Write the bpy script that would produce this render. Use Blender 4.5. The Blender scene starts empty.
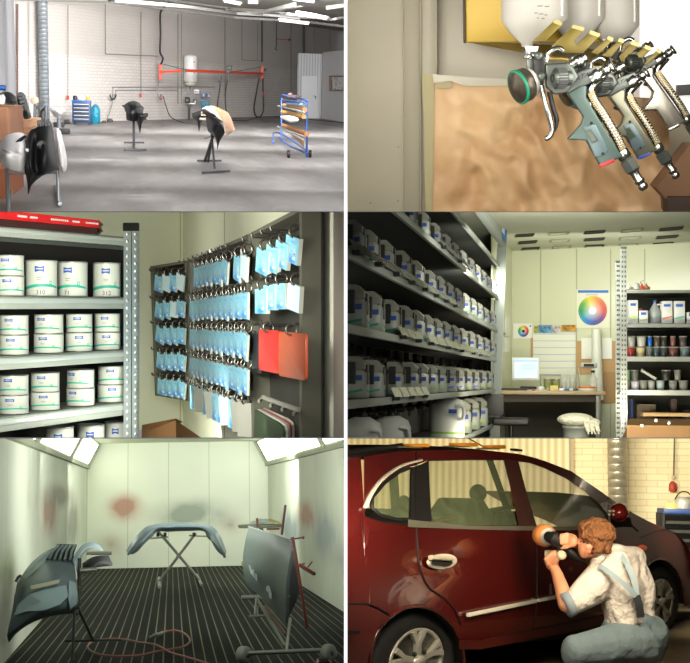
import bpy, bmesh, math, random
from mathutils import Vector as V, Matrix
random.seed(7)
PI = math.pi
F = 1200.0; CX = 345.0; CY = 331.5
CAM = V((0, 0, 8))
COL = bpy.context.scene.collection

# ------------------------------------------------------------------ rooms
class Room:
    """A rigid model room: eye at (0,0,h), floor z=0, y runs into the room."""
    def __init__(s, box, hor, h, hx=None):
        s.box = box; s.h = h
        pcx = hx if hx is not None else (box[0] + box[2]) / 2
        a = (pcx - CX) / F; v0 = (CY - hor) / F
        t = v0 / (1 + a * a)
        s.Z = V((-a * t, -t, 1)).normalized()
        s.Y = V((a, 1, v0)).normalized()
        s.X = s.Y.cross(s.Z)
        s.R = Matrix((s.X, s.Y, s.Z))          # world -> local rotation
        s.M = Matrix.Translation(CAM) @ s.R.transposed().to_4x4() @ Matrix.Translation(V((0, 0, -h)))
        s.objs = []
    def ray(s, px, py):
        return s.R @ V(((px - CX) / F, 1, (CY - py) / F))
    def fl(s, px, py, z=0.0):
        r = s.ray(px, py); t = (z - s.h) / r.z
        return V((r.x * t, r.y * t, z))
    def at(s, px, py, d):
        r = s.ray(px, py); t = d / r.y
        return V((r.x * t, d, s.h + r.z * t))
    def u(s, d, n=1):                           # size of n pixels at depth d
        return n * d / F
    def pix(s, p):
        q = s.R.transposed() @ (p - V((0, 0, s.h)))
        return (CX + F * q.x / q.y, CY - F * q.z / q.y)

class Plane:
    """Vertical plane in a room through two points; hit() meets it with a sight line."""
    def __init__(s, room, a, b):
        s.r = room; s.a = V((a.x, a.y, 0)); s.b = V((b.x, b.y, 0))
        s.d = (s.b - s.a).normalized(); s.n = V((s.d.y, -s.d.x, 0))   # towards the viewer
    def hit(s, px, py, off=0.0):
        r = s.r.ray(px, py); o = V((0, 0, s.r.h))
        t = ((s.a + s.n * off) - o).dot(s.n) / r.dot(s.n)
        return o + r * t
    def uv(s, p):
        return ((V((p.x, p.y, 0)) - s.a).dot(s.d), p.z)
    def pt(s, u, z, off=0.0):
        q = s.a + s.d * u + s.n * off
        return V((q.x, q.y, z))

# ------------------------------------------------------------------ materials
def lin(h):
    h = h.lstrip('#'); c = [int(h[i:i + 2], 16) / 255 for i in (0, 2, 4)]
    return tuple((x / 12.92 if x <= .04045 else ((x + .055) / 1.055) ** 2.4) for x in c) + (1,)
_mats = {}
def mat(key, col='#808080', rough=.6, metal=0., nz=None, bump=None, emit=None, alpha=None, trans=0., ior=1.45, coat=0., spec=None, build=None, col2=None):
    if key in _mats: return _mats[key]
    m = bpy.data.materials.new(key); m.use_nodes = True
    N = m.node_tree.nodes; L = m.node_tree.links; b = N['Principled BSDF']
    b.inputs['Base Color'].default_value = lin(col)
    b.inputs['Roughness'].default_value = rough; b.inputs['Metallic'].default_value = metal
    if trans: b.inputs['Transmission Weight'].default_value = trans
    b.inputs['IOR'].default_value = ior
    if coat: b.inputs['Coat Weight'].default_value = coat; b.inputs['Coat Roughness'].default_value = .03
    if spec is not None: b.inputs['Specular IOR Level'].default_value = spec
    if alpha is not None: b.inputs['Alpha'].default_value = alpha
    if emit: b.inputs['Emission Color'].default_value = lin(emit[0]); b.inputs['Emission Strength'].default_value = emit[1]
    tc = N.new('ShaderNodeTexCoord')
    if nz:
        t = N.new('ShaderNodeTexNoise'); t.inputs['Scale'].default_value = nz[0]; t.inputs['Detail'].default_value = 5
        L.new(tc.outputs['Object'], t.inputs['Vector'])
        r = N.new('ShaderNodeValToRGB'); c = lin(col)
        r.color_ramp.elements[0].position = .3; r.color_ramp.elements[1].position = .7
        r.color_ramp.elements[0].color = tuple(x * (1 - nz[1]) for x in c[:3]) + (1,)
        r.color_ramp.elements[1].color = (tuple(min(1, x * (1 + nz[1])) for x in c[:3]) + (1,)) if not col2 else lin(col2)
        L.new(t.outputs['Fac'], r.inputs['Fac']); L.new(r.outputs['Color'], b.inputs['Base Color'])
    if bump:
        t = N.new('ShaderNodeTexNoise'); t.inputs['Scale'].default_value = bump[0]; t.inputs['Detail'].default_value = 4
        L.new(tc.outputs['Object'], t.inputs['Vector'])
        bp = N.new('ShaderNodeBump'); bp.inputs['Strength'].default_value = bump[1]; bp.inputs['Distance'].default_value = bump[2] if len(bump) > 2 else .02
        L.new(t.outputs['Fac'], bp.inputs['Height']); L.new(bp.outputs['Normal'], b.inputs['Normal'])
    if build: build(m, N, L, b, tc)
    _mats[key] = m
    return m

def nmath(N, L, op, a, b=None):
    n = N.new('ShaderNodeMath'); n.operation = op
    for i, x in enumerate((a, b)):
        if x is None: continue
        if isinstance(x, (int, float)): n.inputs[i].default_value = x
        else: L.new(x, n.inputs[i])
    return n.outputs[0]
def nmix(N, L, fac, a, b):
    n = N.new('ShaderNodeMix'); n.data_type = 'RGBA'
    if isinstance(fac, (int, float)): n.inputs[0].default_value = fac
    else: L.new(fac, n.inputs[0])
    for i, x in ((6, a), (7, b)):
        if isinstance(x, tuple): n.inputs[i].default_value = x
        else: L.new(x, n.inputs[i])
    return n.outputs[2]
def nnoise(N, L, vec, scale, lo=.35, hi=.65, detail=4, dist=0.):
    t = N.new('ShaderNodeTexNoise'); t.inputs['Scale'].default_value = scale; t.inputs['Detail'].default_value = detail
    t.inputs['Distortion'].default_value = dist
    L.new(vec, t.inputs['Vector'])
    r = N.new('ShaderNodeMapRange'); r.inputs[1].default_value = lo; r.inputs[2].default_value = hi
    L.new(t.outputs['Fac'], r.inputs[0])
    return r.outputs[0]
def nspot(N, L, vec, c, rad):
    """soft round stain: 1 at c falling to 0 at rad (rad per axis)"""
    mp = N.new('ShaderNodeMapping'); mp.vector_type = 'POINT'
    mp.inputs['Location'].default_value = tuple(-c[i] / rad[i] for i in range(3)); mp.inputs['Scale'].default_value = tuple(1 / rad[i] for i in range(3))
    L.new(vec, mp.inputs['Vector'])
    g = N.new('ShaderNodeTexGradient'); g.gradient_type = 'QUADRATIC_SPHERE'; L.new(mp.outputs[0], g.inputs[0])
    return g.outputs['Fac']

# ------------------------------------------------------------------ mesh builder (room-local coordinates)
def perp(t):
    a = V((0, 0, 1)) if abs(t.z) < .9 else V((1, 0, 0))
    x = t.cross(a).normalized(); return x, x.cross(t).normalized()
class MB:
    def __init__(s): s.v = []; s.f = []; s.sm = []; s.mi = []; s.m = 0; s.uvs = {}
    def add(s, vs, fs, smooth=False):
        b = len(s.v); s.v += [V(v) for v in vs]
        for f in fs: s.f.append([b + i for i in f]); s.sm.append(smooth); s.mi.append(s.m)
        return s
    def quad(s, a, b, c, d, uv=None):
        if uv: s.uvs[len(s.f)] = uv
        return s.add([a, b, c, d], [(0, 1, 2, 3)])
    def box(s, c, sz, rz=0., R=None):
        c = V(c); R = R or Matrix.Rotation(rz, 3, 'Z')
        vs = [c + R @ V((x * sz[0] / 2, y * sz[1] / 2, z * sz[2] / 2)) for x in (-1, 1) for y in (-1, 1) for z in (-1, 1)]
        return s.add(vs, [(0, 1, 3, 2), (4, 6, 7, 5), (0, 4, 5, 1), (2, 3, 7, 6), (0, 2, 6, 4), (1, 5, 7, 3)])
    def prism(s, pts, vec):
        n = len(pts); vec = V(vec); vs = [V(p) for p in pts] + [V(p) + vec for p in pts]
        nrm = V((0, 0, 0))
        for i in range(n): nrm += vs[i].cross(vs[(i + 1) % n])
        fs = [tuple(range(n)), tuple(range(2 * n - 1, n - 1, -1))] + [(i + n, (i + 1) % n + n, (i + 1) % n, i) for i in range(n)]
        if nrm.dot(vec) > 0: fs = [tuple(reversed(f)) for f in fs]
        return s.add(vs, fs)
    def bar(s, p0, p1, w, t=None, up=None):
        p0 = V(p0); p1 = V(p1); t = w if t is None else t; d = (p1 - p0).normalized()
        if up is None: x, y = perp(d)
        else: y = (V(up) - d * V(up).dot(d)).normalized(); x = d.cross(y)
        q = [p0 + x * (w / 2 * i) + y * (t / 2 * j) for i, j in ((-1, -1), (1, -1), (1, 1), (-1, 1))]
        return s.prism(q, p1 - p0)
    def tube(s, pts, r, n=8, caps=True, closed=False, flat=1.):
        pts = [V(p) for p in pts]; k = len(pts); rs = r if isinstance(r, (list, tuple)) else [r] * k
        vs = []; x = None
        for i, p in enumerate(pts):
            if closed: t = pts[(i + 1) % k] - pts[i - 1]
            else: t = pts[min(i + 1, k - 1)] - pts[max(i - 1, 0)]
            if t.length < 1e-9: t = V((0, 0, 1))
            t.normalize()
            if x is None: x, y = perp(t)
            else:
                x = (x - t * x.dot(t))
                if x.length < 1e-6: x, _ = perp(t)
                x.normalize(); y = x.cross(t)
            for j in range(n):
                a = 2 * PI * j / n; vs.append(p + x * (rs[i] * math.cos(a)) + y * (rs[i] * flat * math.sin(a)))
        fs = []
        for i in range(k if closed else k - 1):
            i2 = (i + 1) % k
            for j in range(n): fs.append((i * n + j, i2 * n + j, i2 * n + (j + 1) % n, i * n + (j + 1) % n))
        s.add(vs, fs, True)
        if caps and not closed:
            s.add(vs[:n], [tuple(range(n))]); s.add(vs[-n:], [tuple(reversed(range(n)))])
        return s
    def cyl(s, p0, p1, r, r1=None, n=16): return s.tube([p0, p1], [r, r if r1 is None else r1], n)
    def lathe(s, base, prof, axis=(0, 0, 1), n=20, smooth=True, sx=1., sy=1., ref=None):
        base = V(base); t = V(axis).normalized(); x, y = perp(t)
        if ref is not None: x = (V(ref) - t * V(ref).dot(t)).normalized(); y = t.cross(x)
        k = len(prof); vs = []
        for r, h in prof:
            for j in range(n):
                a = 2 * PI * j / n; vs.append(base + t * h + x * (r * sx * math.cos(a)) + y * (r * sy * math.sin(a)))
        fs = []
        for i in range(k - 1):
            for j in range(n): fs.append((i * n + j, i * n + (j + 1) % n, (i + 1) * n + (j + 1) % n, (i + 1) * n + j))
        s.add(vs, fs, smooth)
        if prof[0][0] > 1e-6: s.add(vs[:n], [tuple(reversed(range(n)))])
        if prof[-1][0] > 1e-6: s.add(vs[-n:], [tuple(range(n))])
        return s
    def sph(s, c, r, n=14, m=9, R=None):
        c = V(c); r = (r, r, r) if isinstance(r, (int, float)) else r; R = R or Matrix.Identity(3); vs = []
        for i in range(m + 1):
            th = PI * i / m
            for j in range(n):
                a = 2 * PI * j / n
                vs.append(c + R @ V((r[0] * math.sin(th) * math.cos(a), r[1] * math.sin(th) * math.sin(a), r[2] * math.cos(th))))
        fs = [(i * n + j, (i + 1) * n + j, (i + 1) * n + (j + 1) % n, i * n + (j + 1) % n) for i in range(m) for j in range(n)]
        return s.add(vs, fs, True)
    def grid(s, rows, smooth=True, thick=None):
        k = len(rows[0]); vs = [V(p) for r in rows for p in r]; R = len(rows)
        fs = [(i * k + j, i * k + j + 1, (i + 1) * k + j + 1, (i + 1) * k + j) for i in range(R - 1) for j in range(k - 1)]
        s.add(vs, fs, smooth)
        if thick is not None:
            t = V(thick); s.add([v + t for v in vs], [tuple(reversed(f)) for f in fs], smooth)
            loop = list(range(k)) + [i * k + k - 1 for i in range(1, R)] + [(R - 1) * k + j for j in range(k - 2, -1, -1)] + [i * k for i in range(R - 2, 0, -1)]
            n = len(loop); rim = [vs[i] for i in loop] + [vs[i] + t for i in loop]
            s.add(rim, [(i, i + n, (i + 1) % n + n, (i + 1) % n) for i in range(n)])
        return s
    def torus(s, c, R, r, axis=(0, 1, 0), n=20, m=8, sx=1., sy=1.):
        t = V(axis).normalized(); x, y = perp(t); c = V(c)
        return s.tube([c + x * (R * sx * math.cos(2 * PI * i / n)) + y * (R * sy * math.sin(2 * PI * i / n)) for i in range(n)], r, m, closed=True)
    def text(s, txt, o, xd, yd, size, depth=.0, align='LEFT'):
        cu = bpy.data.curves.new('t', 'FONT'); cu.body = txt; cu.size = size; cu.align_x = align; cu.resolution_u = 2
        ob = bpy.data.objects.new('t', cu); me = bpy.data.meshes.new_from_object(ob)
        o = V(o); xd = V(xd).normalized(); yd = V(yd).normalized()
        s.add([o + xd * v.co.x + yd * v.co.y for v in me.vertices], [tuple(p.vertices) for p in me.polygons])
        bpy.data.meshes.remove(me); bpy.data.objects.remove(ob); bpy.data.curves.remove(cu)
        return s

LOC = {}
def root_of(o):
    while o.parent: o = o.parent
    return o
def tag(o, label=None, cat=None, group=None, kind=None):
    for k, v in (('label', label), ('category', cat), ('group', group), ('kind', kind)):
        if v: o[k] = v
    return o
def thing(room, name, label, cat, loc=(0, 0, 0), rz=0., group=None):
    o = bpy.data.objects.new(name, None); COL.objects.link(o); o.empty_display_size = .05
    L = Matrix.Translation(V(loc)) @ Matrix.Rotation(rz, 4, 'Z')
    o.matrix_world = room.M @ L; LOC[o.name] = (room, L); room.objs.append(o)
    return tag(o, label, cat, group)
def ob(mb, name, m, room, parent=None, label=None, cat=None, group=None, kind=None, bevel=0., seg=2, sub=0, loc=None, wn=False, merge=0.):
    if parent is not None: room, L = LOC[root_of(parent).name]
    elif kind == 'structure' or (loc is None and not mb.v): L = Matrix.Identity(4)
    else:
        if loc is None:
            xs = [v.x for v in mb.v]; ys = [v.y for v in mb.v]; zs = [v.z for v in mb.v]
            loc = ((min(xs) + max(xs)) / 2, (min(ys) + max(ys)) / 2, min(zs))
        L = Matrix.Translation(V(loc))
    Li = L.inverted()
    me = bpy.data.meshes.new(name); me.from_pydata([Li @ v for v in mb.v], [], mb.f)
    for i, p in enumerate(me.polygons): p.use_smooth = mb.sm[i]; p.material_index = mb.mi[i]
    if mb.uvs:
        ul = me.uv_layers.new(name='UVMap')
        for i, p in enumerate(me.polygons):
            if i in mb.uvs:
                for k, li in enumerate(p.loop_indices): ul.data[li].uv = mb.uvs[i][k]
    for mm in (m if isinstance(m, (list, tuple)) else [m]): me.materials.append(mm)
    if bevel or sub or merge:
        bm = bmesh.new(); bm.from_mesh(me)
        if merge or sub: bmesh.ops.remove_doubles(bm, verts=bm.verts, dist=merge or 1e-5)
        if bevel:
            es = [e for e in bm.edges if len(e.link_faces) == 2 and e.calc_face_angle(0) > .5]
            bmesh.ops.bevel(bm, geom=es, offset=bevel, segments=seg, affect='EDGES', profile=.6, clamp_overlap=True)
            for f in bm.faces: f.smooth = True if seg > 1 else f.smooth
        bm.to_mesh(me); bm.free()
        if bevel and seg > 1: me.set_sharp_from_angle(angle=.7)
    o = bpy.data.objects.new(name, me); COL.objects.link(o)
    if parent is not None: o.parent = parent
    else: o.matrix_world = room.M @ L; LOC[o.name] = (room, L)
    room.objs.append(o)
    if sub:
        md = o.modifiers.new('s', 'SUBSURF'); md.levels = md.render_levels = sub
        for p in me.polygons: p.use_smooth = True
    if parent is None and kind is None and not cat: raise Exception('no category ' + name)
    return tag(o, label, cat, group, kind)
def dup(root, loc, rz=0., label=None, group=None, sc=None):
    room, _ = LOC[root.name]
    L = Matrix.Translation(V(loc)) @ Matrix.Rotation(rz, 4, 'Z')
    if sc: L = L @ Matrix.Diagonal((sc[0], sc[1], sc[2], 1))
    r = root.copy(); COL.objects.link(r); r.matrix_world = room.M @ L; LOC[r.name] = (room, L); room.objs.append(r)
    if label: r['label'] = label
    if group: r['group'] = group
    def rec(src, dst):
        for ch in [c for c in room.objs if c.parent == src]:
            c = ch.copy(); COL.objects.link(c); c.parent = dst; room.objs.append(c); rec(ch, c)
    rec(root, r)
    return r

def area(name, room, p, look, size, power, color=(1, 1, 1), size_y=None, spread=PI):
    l = bpy.data.lights.new(name, 'AREA'); l.energy = power; l.color = color; l.shape = 'RECTANGLE'
    l.size = size; l.size_y = size_y or size; l.spread = spread
    o = bpy.data.objects.new(name, l); COL.objects.link(o)
    a = room.M @ V(p); b = room.M @ V(look)
    q = (b - a).to_track_quat('-Z', 'Z'); o.matrix_world = Matrix.Translation(a) @ q.to_matrix().to_4x4()
    return o
def point(name, room, p, power, color=(1, 1, 1), r=.1):
    l = bpy.data.lights.new(name, 'POINT'); l.energy = power; l.color = color; l.shadow_soft_size = r
    o = bpy.data.objects.new(name, l); COL.objects.link(o); o.matrix_world = Matrix.Translation(room.M @ V(p)); return o

ORD = ['first', 'second', 'third', 'fourth', 'fifth', 'sixth', 'seventh', 'eighth', 'ninth', 'tenth', 'eleventh', 'twelfth', 'thirteenth',
       'fourteenth', 'fifteenth', 'sixteenth', 'seventeenth', 'eighteenth', 'nineteenth', 'twentieth', 'twenty-first', 'twenty-second', 'twenty-third']
def lerp(a, b, t): return a + (b - a) * t
def bez(pts, n=24):
    """Catmull-Rom through pts (Vectors)"""
    pts = [V(p) for p in pts]; out = []; k = len(pts)
    for i in range(k - 1):
        p0 = pts[max(i - 1, 0)]; p1 = pts[i]; p2 = pts[i + 1]; p3 = pts[min(i + 2, k - 1)]; m = max(2, n // (k - 1))
        for j in range(m):
            t = j / m; out.append(.5 * ((2 * p1) + (p2 - p0) * t + (2 * p0 - 5 * p1 + 4 * p2 - p3) * t * t + (3 * p1 - p0 - 3 * p2 + p3) * t ** 3))
    out.append(pts[-1]); return out

def dense(rows, k=4):
    """Catmull-Rom refinement of a control grid, passing through every point"""
    n = len(rows[0]); rr = []
    for r in rows: rr.append(bez(r, k * (len(r) - 1)) if len(r) > 1 else r)
    cols = [bez([r[j] for r in rr], k * (len(rr) - 1)) for j in range(len(rr[0]))]
    return [[c[i] for c in cols] for i in range(len(cols[0]))]
# ------------------------------------------------------------------ camera, world, cabinet
cam = bpy.data.cameras.new('camera'); cam.sensor_width = 36; cam.lens = 36 * F / 690; cam.clip_end = 200
co = bpy.data.objects.new('camera', cam); COL.objects.link(co); co.location = CAM; co.rotation_euler = (PI / 2, 0, 0)
bpy.context.scene.camera = co
sc = bpy.context.scene; sc.view_settings.view_transform = 'Standard'; sc.view_settings.look = 'None'
sc.cycles.max_bounces = 8; sc.cycles.transparent_max_bounces = 16; sc.cycles.caustics_reflective = False; sc.cycles.caustics_refractive = False
sc.cycles.sample_clamp_indirect = 4
w = bpy.data.worlds.new('world'); sc.world = w; w.use_nodes = True
w.node_tree.nodes['Background'].inputs[0].default_value = (.8, .85, .9, 1); w.node_tree.nodes['Background'].inputs[1].default_value = .35

R1 = Room((0, 0, 344, 211.5), 82, 1.0)
R2 = Room((347.5, 0, 690, 211.5), 106, 1.0)
R3 = Room((0, 212, 344, 437.5), 303, 1.0)
R4 = Room((347.5, 212, 690, 437.5), 381, 1.0)
R5 = Room((0, 438.5, 344, 663), 493, 1.3)
R6 = Room((347.5, 438.5, 690, 663), 500, 1.45)
NEAR = 7.0; FAR = 44.0; MG = 34
def wpt(px, py, d): return CAM + V(((px - CX) / F * d, d, (CY - py) / F * d))
class W0:                                        # world coordinates as a 'room'
    M = Matrix.Identity(4); objs = []
W = W0()
def shell(name, pa, pb, pc, pd, m, near=NEAR):
    """wedge between two sight planes: pa,pb one side, pc,pd the other"""
    a = [wpt(*p, near) for p in (pa, pb, pc, pd)]; b = [wpt(*p, FAR) for p in (pa, pb, pc, pd)]
    mb = MB(); mb.add(a + b, [(3, 2, 1, 0), (4, 5, 6, 7), (0, 1, 5, 4), (1, 2, 6, 5), (2, 3, 7, 6), (3, 0, 4, 7)])
    return ob(mb, name, m, W, kind='structure')
mw = mat('partition_white', '#f4f4f4', .8)
mg_ = mat('partition_grey', '#45423c', .9)
shell('wall_partition', (344.2, -MG), (347.2, -MG), (347.2, 663 + MG), (344.2, 663 + MG), mw)
mb = MB(); a = [wpt(x, y, NEAR - .03) for x, y in ((344.0, -MG), (347.4, -MG), (347.4, 663 + MG), (344.0, 663 + MG))]
mb.add(a + [p + V((0, .03, 0)) for p in a], [(3, 2, 1, 0), (0, 1, 5, 4), (1, 2, 6, 5), (2, 3, 7, 6), (3, 0, 4, 7)])
ob(mb, 'trim_1', mat('edge_selflit_white', '#ffffff', .5, emit=('#ffffff', .85)), W, kind='structure')  # divider edge is self-lit so it stays white, not a lamp
for y in (211.6, 437.8):
    shell('wall_partition', (-MG, y), (344.2, y), (344.2, y + .5), (-MG, y + .5), mg_)
    shell('wall_partition', (347.2, y), (690 + MG, y), (690 + MG, y + .5), (347.2, y + .5), mg_)
for x in (-MG - 2, 690 + MG):
    shell('wall_outer_blocker', (x, -MG - 2), (x + 2, -MG - 2), (x + 2, 665 + MG), (x, 665 + MG), mg_)  # unseen outer shell added to let light in from the front only
for y in (-MG - 2, 663 + MG):
    shell('wall_outer_blocker', (-MG, y), (690 + MG, y), (690 + MG, y + 2), (-MG, y + 2), mg_)

def wall(room, pl, pts, name, m, off=0., kind='structure'):
    """pts: pixel corners on plane pl (ccw)"""
    q = [pl.hit(x, y, off) for x, y in pts]
    mb = MB(); mb.quad(*q, uv=[pl.uv(p) for p in q]); return ob(mb, name, m, room, kind=kind)

# ================================================================== ROOM 1: large workshop hall
def room1():
    R = R1; P = R.at; G = R.fl
    def bb(m, N, L, b, tc):
        br = N.new('ShaderNodeTexBrick'); L.new(tc.outputs['UV'], br.inputs[0])
        br.inputs['Color1'].default_value = lin('#d2cdc8'); br.inputs['Color2'].default_value = lin('#cac5c0'); br.inputs['Mortar'].default_value = lin('#b4afaa')
        br.inputs['Scale'].default_value = 1; br.inputs['Brick Width'].default_value = .22; br.inputs['Row Height'].default_value = .075; br.inputs['Mortar Size'].default_value = .007
        f = nnoise(N, L, tc.outputs['Object'], .5, .4, .7)
        sp = N.new('ShaderNodeSeparateXYZ'); L.new(tc.outputs['Object'], sp.inputs[0])
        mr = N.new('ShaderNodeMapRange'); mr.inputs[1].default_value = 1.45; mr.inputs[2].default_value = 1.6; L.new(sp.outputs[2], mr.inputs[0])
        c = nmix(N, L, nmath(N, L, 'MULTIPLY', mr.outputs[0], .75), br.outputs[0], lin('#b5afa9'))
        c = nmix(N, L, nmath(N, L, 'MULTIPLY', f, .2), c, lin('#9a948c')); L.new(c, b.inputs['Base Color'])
        bp = N.new('ShaderNodeBump'); bp.inputs['Strength'].default_value = .35; bp.inputs['Distance'].default_value = .02; L.new(br.outputs['Fac'], bp.inputs['Height']); bp.invert = True
        L.new(bp.outputs[0], b.inputs['Normal'])
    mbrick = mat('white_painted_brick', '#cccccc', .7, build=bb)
    def fb(m, N, L, b, tc):
        o = tc.outputs['Object']; mp = N.new('ShaderNodeMapping'); mp.inputs['Scale'].default_value = (1.3, .32, 1); L.new(o, mp.inputs[0]); o2 = mp.outputs[0]
        c = nmix(N, L, nnoise(N, L, o2, .9, .35, .65, 6, .6), lin('#5c5a59'), lin('#7a7776'))
        c = nmix(N, L, nmath(N, L, 'MULTIPLY', nnoise(N, L, o2, 2.6, .55, .75, 6, 1.), .6), c, lin('#94908e'))
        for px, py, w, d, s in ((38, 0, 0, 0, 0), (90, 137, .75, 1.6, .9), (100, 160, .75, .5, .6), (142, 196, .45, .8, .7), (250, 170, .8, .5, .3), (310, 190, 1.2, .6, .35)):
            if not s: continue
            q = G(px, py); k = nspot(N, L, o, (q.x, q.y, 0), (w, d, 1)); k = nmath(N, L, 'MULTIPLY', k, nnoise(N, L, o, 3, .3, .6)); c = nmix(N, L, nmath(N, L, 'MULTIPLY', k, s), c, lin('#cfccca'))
        L.new(c, b.inputs['Base Color'])
        L.new(nmath(N, L, 'ADD', nmath(N, L, 'MULTIPLY', nnoise(N, L, o2, 1.2, .3, .7), .2), .34), b.inputs['Roughness'])
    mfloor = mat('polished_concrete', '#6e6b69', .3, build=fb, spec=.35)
    mgrey = mat('grey_wall_paint', '#8f9094', .7, nz=(1, .05))
    mceil = mat('hall_ceiling_grey', '#aaa79e', .9, nz=(.8, .15))
    mpan = mat('white_cabin_panel', '#bfc0c0', .5)
    back = Plane(R, G(17, 124), G(300, 115.5))
    ZC = 3.0
    a = back.a; 
    # floor, ceiling
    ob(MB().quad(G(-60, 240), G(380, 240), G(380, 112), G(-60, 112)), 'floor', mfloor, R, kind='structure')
    q = [back.hit(-50, 60), back.hit(380, 60)]
    ob(MB().quad(V((q[0].x, q[0].y + 1, ZC)), V((q[1].x, q[1].y + 1, ZC)), V((8, 9, ZC)), V((-8, 9, ZC))), 'ceiling', mceil, R, kind='structure')
    def wz(pl, u0, u1, z0, z1, name, m, off=0.):
        q = [pl.pt(u0, z0, off), pl.pt(u1, z0, off), pl.pt(u1, z1, off), pl.pt(u0, z1, off)]
        mb = MB(); mb.quad(*q, uv=[pl.uv(p) for p in q]); return ob(mb, name, m, R, kind='structure')
    uu = lambda pl, px, py=100: pl.uv(pl.hit(px, py))[0]
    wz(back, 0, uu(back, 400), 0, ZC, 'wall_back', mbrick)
    left = Plane(R, G(-40, 168), V((a.x, a.y, 0)))
    wz(left, 0, left.uv(V((a.x, a.y, 0)))[0], 0, ZC, 'wall_left', mgrey)
    # cabin on the right: ribbed front, flat side
    cf = Plane(R, G(297, 118), G(321, 118.5)); cs = Plane(R, G(321, 118.5), G(360, 124.5))
    def rb(m, N, L, b, tc):
        s = N.new('ShaderNodeSeparateXYZ'); L.new(tc.outputs['UV'], s.inputs[0])
        f = nmath(N, L, 'LESS_THAN', nmath(N, L, 'FRACT', nmath(N, L, 'MULTIPLY', s.outputs[0], 11)), .3)
        L.new(nmix(N, L, f, lin('#c4c6c8'), lin('#9da0a3')), b.inputs['Base Color'])
    u0, u1 = uu(cf, 297), uu(cf, 321)
    wz(cf, u0, u1, 0, cf.uv(cf.hit(310, 53.5))[1], 'wall_cabin', mat('ribbed_white_metal', '#c0c0c0', .45, build=rb))
    wz(cs, 0, uu(cs, 360), 0, cs.uv(cs.hit(321, 52.5))[1], 'wall_cabin', mpan)
    d = thing(R, 'door_1', None, None, cf.hit(310, 118)); tag(d, kind='structure')
    q = [cf.hit(302, 118.3, .02), cf.hit(317.5, 118.4, .02), cf.hit(317.5, 76, .02), cf.hit(302, 76, .02)]
    ob(MB().prism(q, -cf.n * .03), 'door_leaf', mat('door_white', '#d4d6d8', .5), R, d, bevel=.01)
    ob(MB().tube([cf.hit(314, 96, .02), cf.hit(314, 96, .06), cf.hit(316, 96.5, .06), cf.hit(315.5, 99, .06)], .012), 'door_handle', mat('black_plastic', '#161616', .4), R, d)
    # hole to the office: framed picture window on the cabin side
    wn = thing(R, 'window_1', None, None, cs.hit(336, 90)); tag(wn, kind='structure')
    fr = MB()
    for (x0, y0, x1, y1) in ((329, 75.5, 350, 76.8), (329, 89.5, 350, 91), (329, 75.5, 330.3, 91)):
        fr.prism([cs.hit(x0, y1, .04), cs.hit(x1, y1, .04), cs.hit(x1, y0, .04), cs.hit(x0, y0, .04)], -cs.n * .04)
    ob(fr, 'window_frame', mat('window_brown', '#7a5a44', .5), R, wn)
    def gb(m, N, L, b, tc):
        f = nnoise(N, L, tc.outputs['Object'], 4, .45, .55); L.new(nmix(N, L, f, lin('#2c2624'), lin('#8a8580')), b.inputs['Base Color'])
    ob(MB().quad(cs.hit(330, 90, .01), cs.hit(350, 90, .01), cs.hit(350, 76, .01), cs.hit(330, 76, .01)), 'pane', mat('office_window_glass', '#55504c', .12, build=gb), R, wn)

    steel = mat('galvanised_steel', '#8d9498', .4, .3, nz=(6, .2))
    dark = mat('dark_conduit', '#3a3838', .6); grey = mat('grey_conduit', '#7e7c7a', .6); red = mat('red_plastic', '#b02c28', .45)
    # big spiral duct
    dd = back.hit(45, 120).y - .35; x0 = P(44.7, 110, dd); r = R.u(dd, 4.6)
    mb = MB(); prof = []; z = 0
    while z < ZC: prof += [(r, z), (r, z + .07), (r * 1.06, z + .08), (r, z + .09)]; z += .09
    mb.lathe((x0.x, x0.y, 0), prof, n=20)
    ob(mb, 'spiral_duct', steel, R, label='tall galvanised spiral air duct on white brick wall', cat='duct')
    # vertical conduits
    def pipe(px, y0, y1, r, m, label, off=.05, name='wall_conduit', group=None, pts=None):
        pts = [back.hit(px, y0, off), back.hit(px, y1, off)] if pts is None else [back.hit(x, y, off) for x, y in pts]
        return ob(MB().tube(pts, R.u(30, r), 6), name, m, R, label=label, cat='pipe', group=group)
    pipe(17.5, 4, 120, .9, mat('rust_conduit', '#6a5048', .7), 'dark brown pipe in the far left corner of the hall')
    pipe(29, 3, 112, .35, grey, 'thin grey conduit just left of the spiral duct')
    pipe(0, 0, 0, .45, grey, 'grey conduit turning at a right angle towards the extraction arm', pts=[(105.5, 4), (105.5, 54), (158, 56)])
    pipe(178, 14, 104, .5, grey, 'left of two close conduits behind the water heater')
    pipe(181.5, 14, 104, .4, grey, 'right of two close conduits behind the water heater')
    pipe(0, 0, 0, .4, grey, 'grey conduit bending right towards the right arm bracket', pts=[(242, 17), (242, 60), (261, 61)])
    pipe(0, 0, 0, .35, grey, 'long horizontal conduit low on the wall under the heater', pts=[(113, 96), (113, 87), (215, 87)])
    pipe(0, 0, 0, .3, grey, 'thin horizontal conduit just below the long low conduit', pts=[(114, 100), (116, 90), (178, 90)])
    pipe(257.5, 14, 60, .35, grey, 'thin grey conduit just left of the black column')
    pipe(0, 0, 0, .5, dark, 'dark conduit ending in a small white hook', pts=[(276.5, 22), (276.5, 46), (275, 49), (277.5, 50)])
    pipe(262, 20, 62, 1.1, dark, 'thick black conduit dropping to the right arm bracket', .1)
    pipe(303.5, 26, 53, 1.4, dark, 'thick dark column above the cabin corner', .1)
    pipe(313.5, 22, 52, .5, grey, 'thin conduit above the ribbed cabin front')
    pipe(329.5, 24, 50, .5, grey, 'thin conduit above the flat cabin side')
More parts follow.
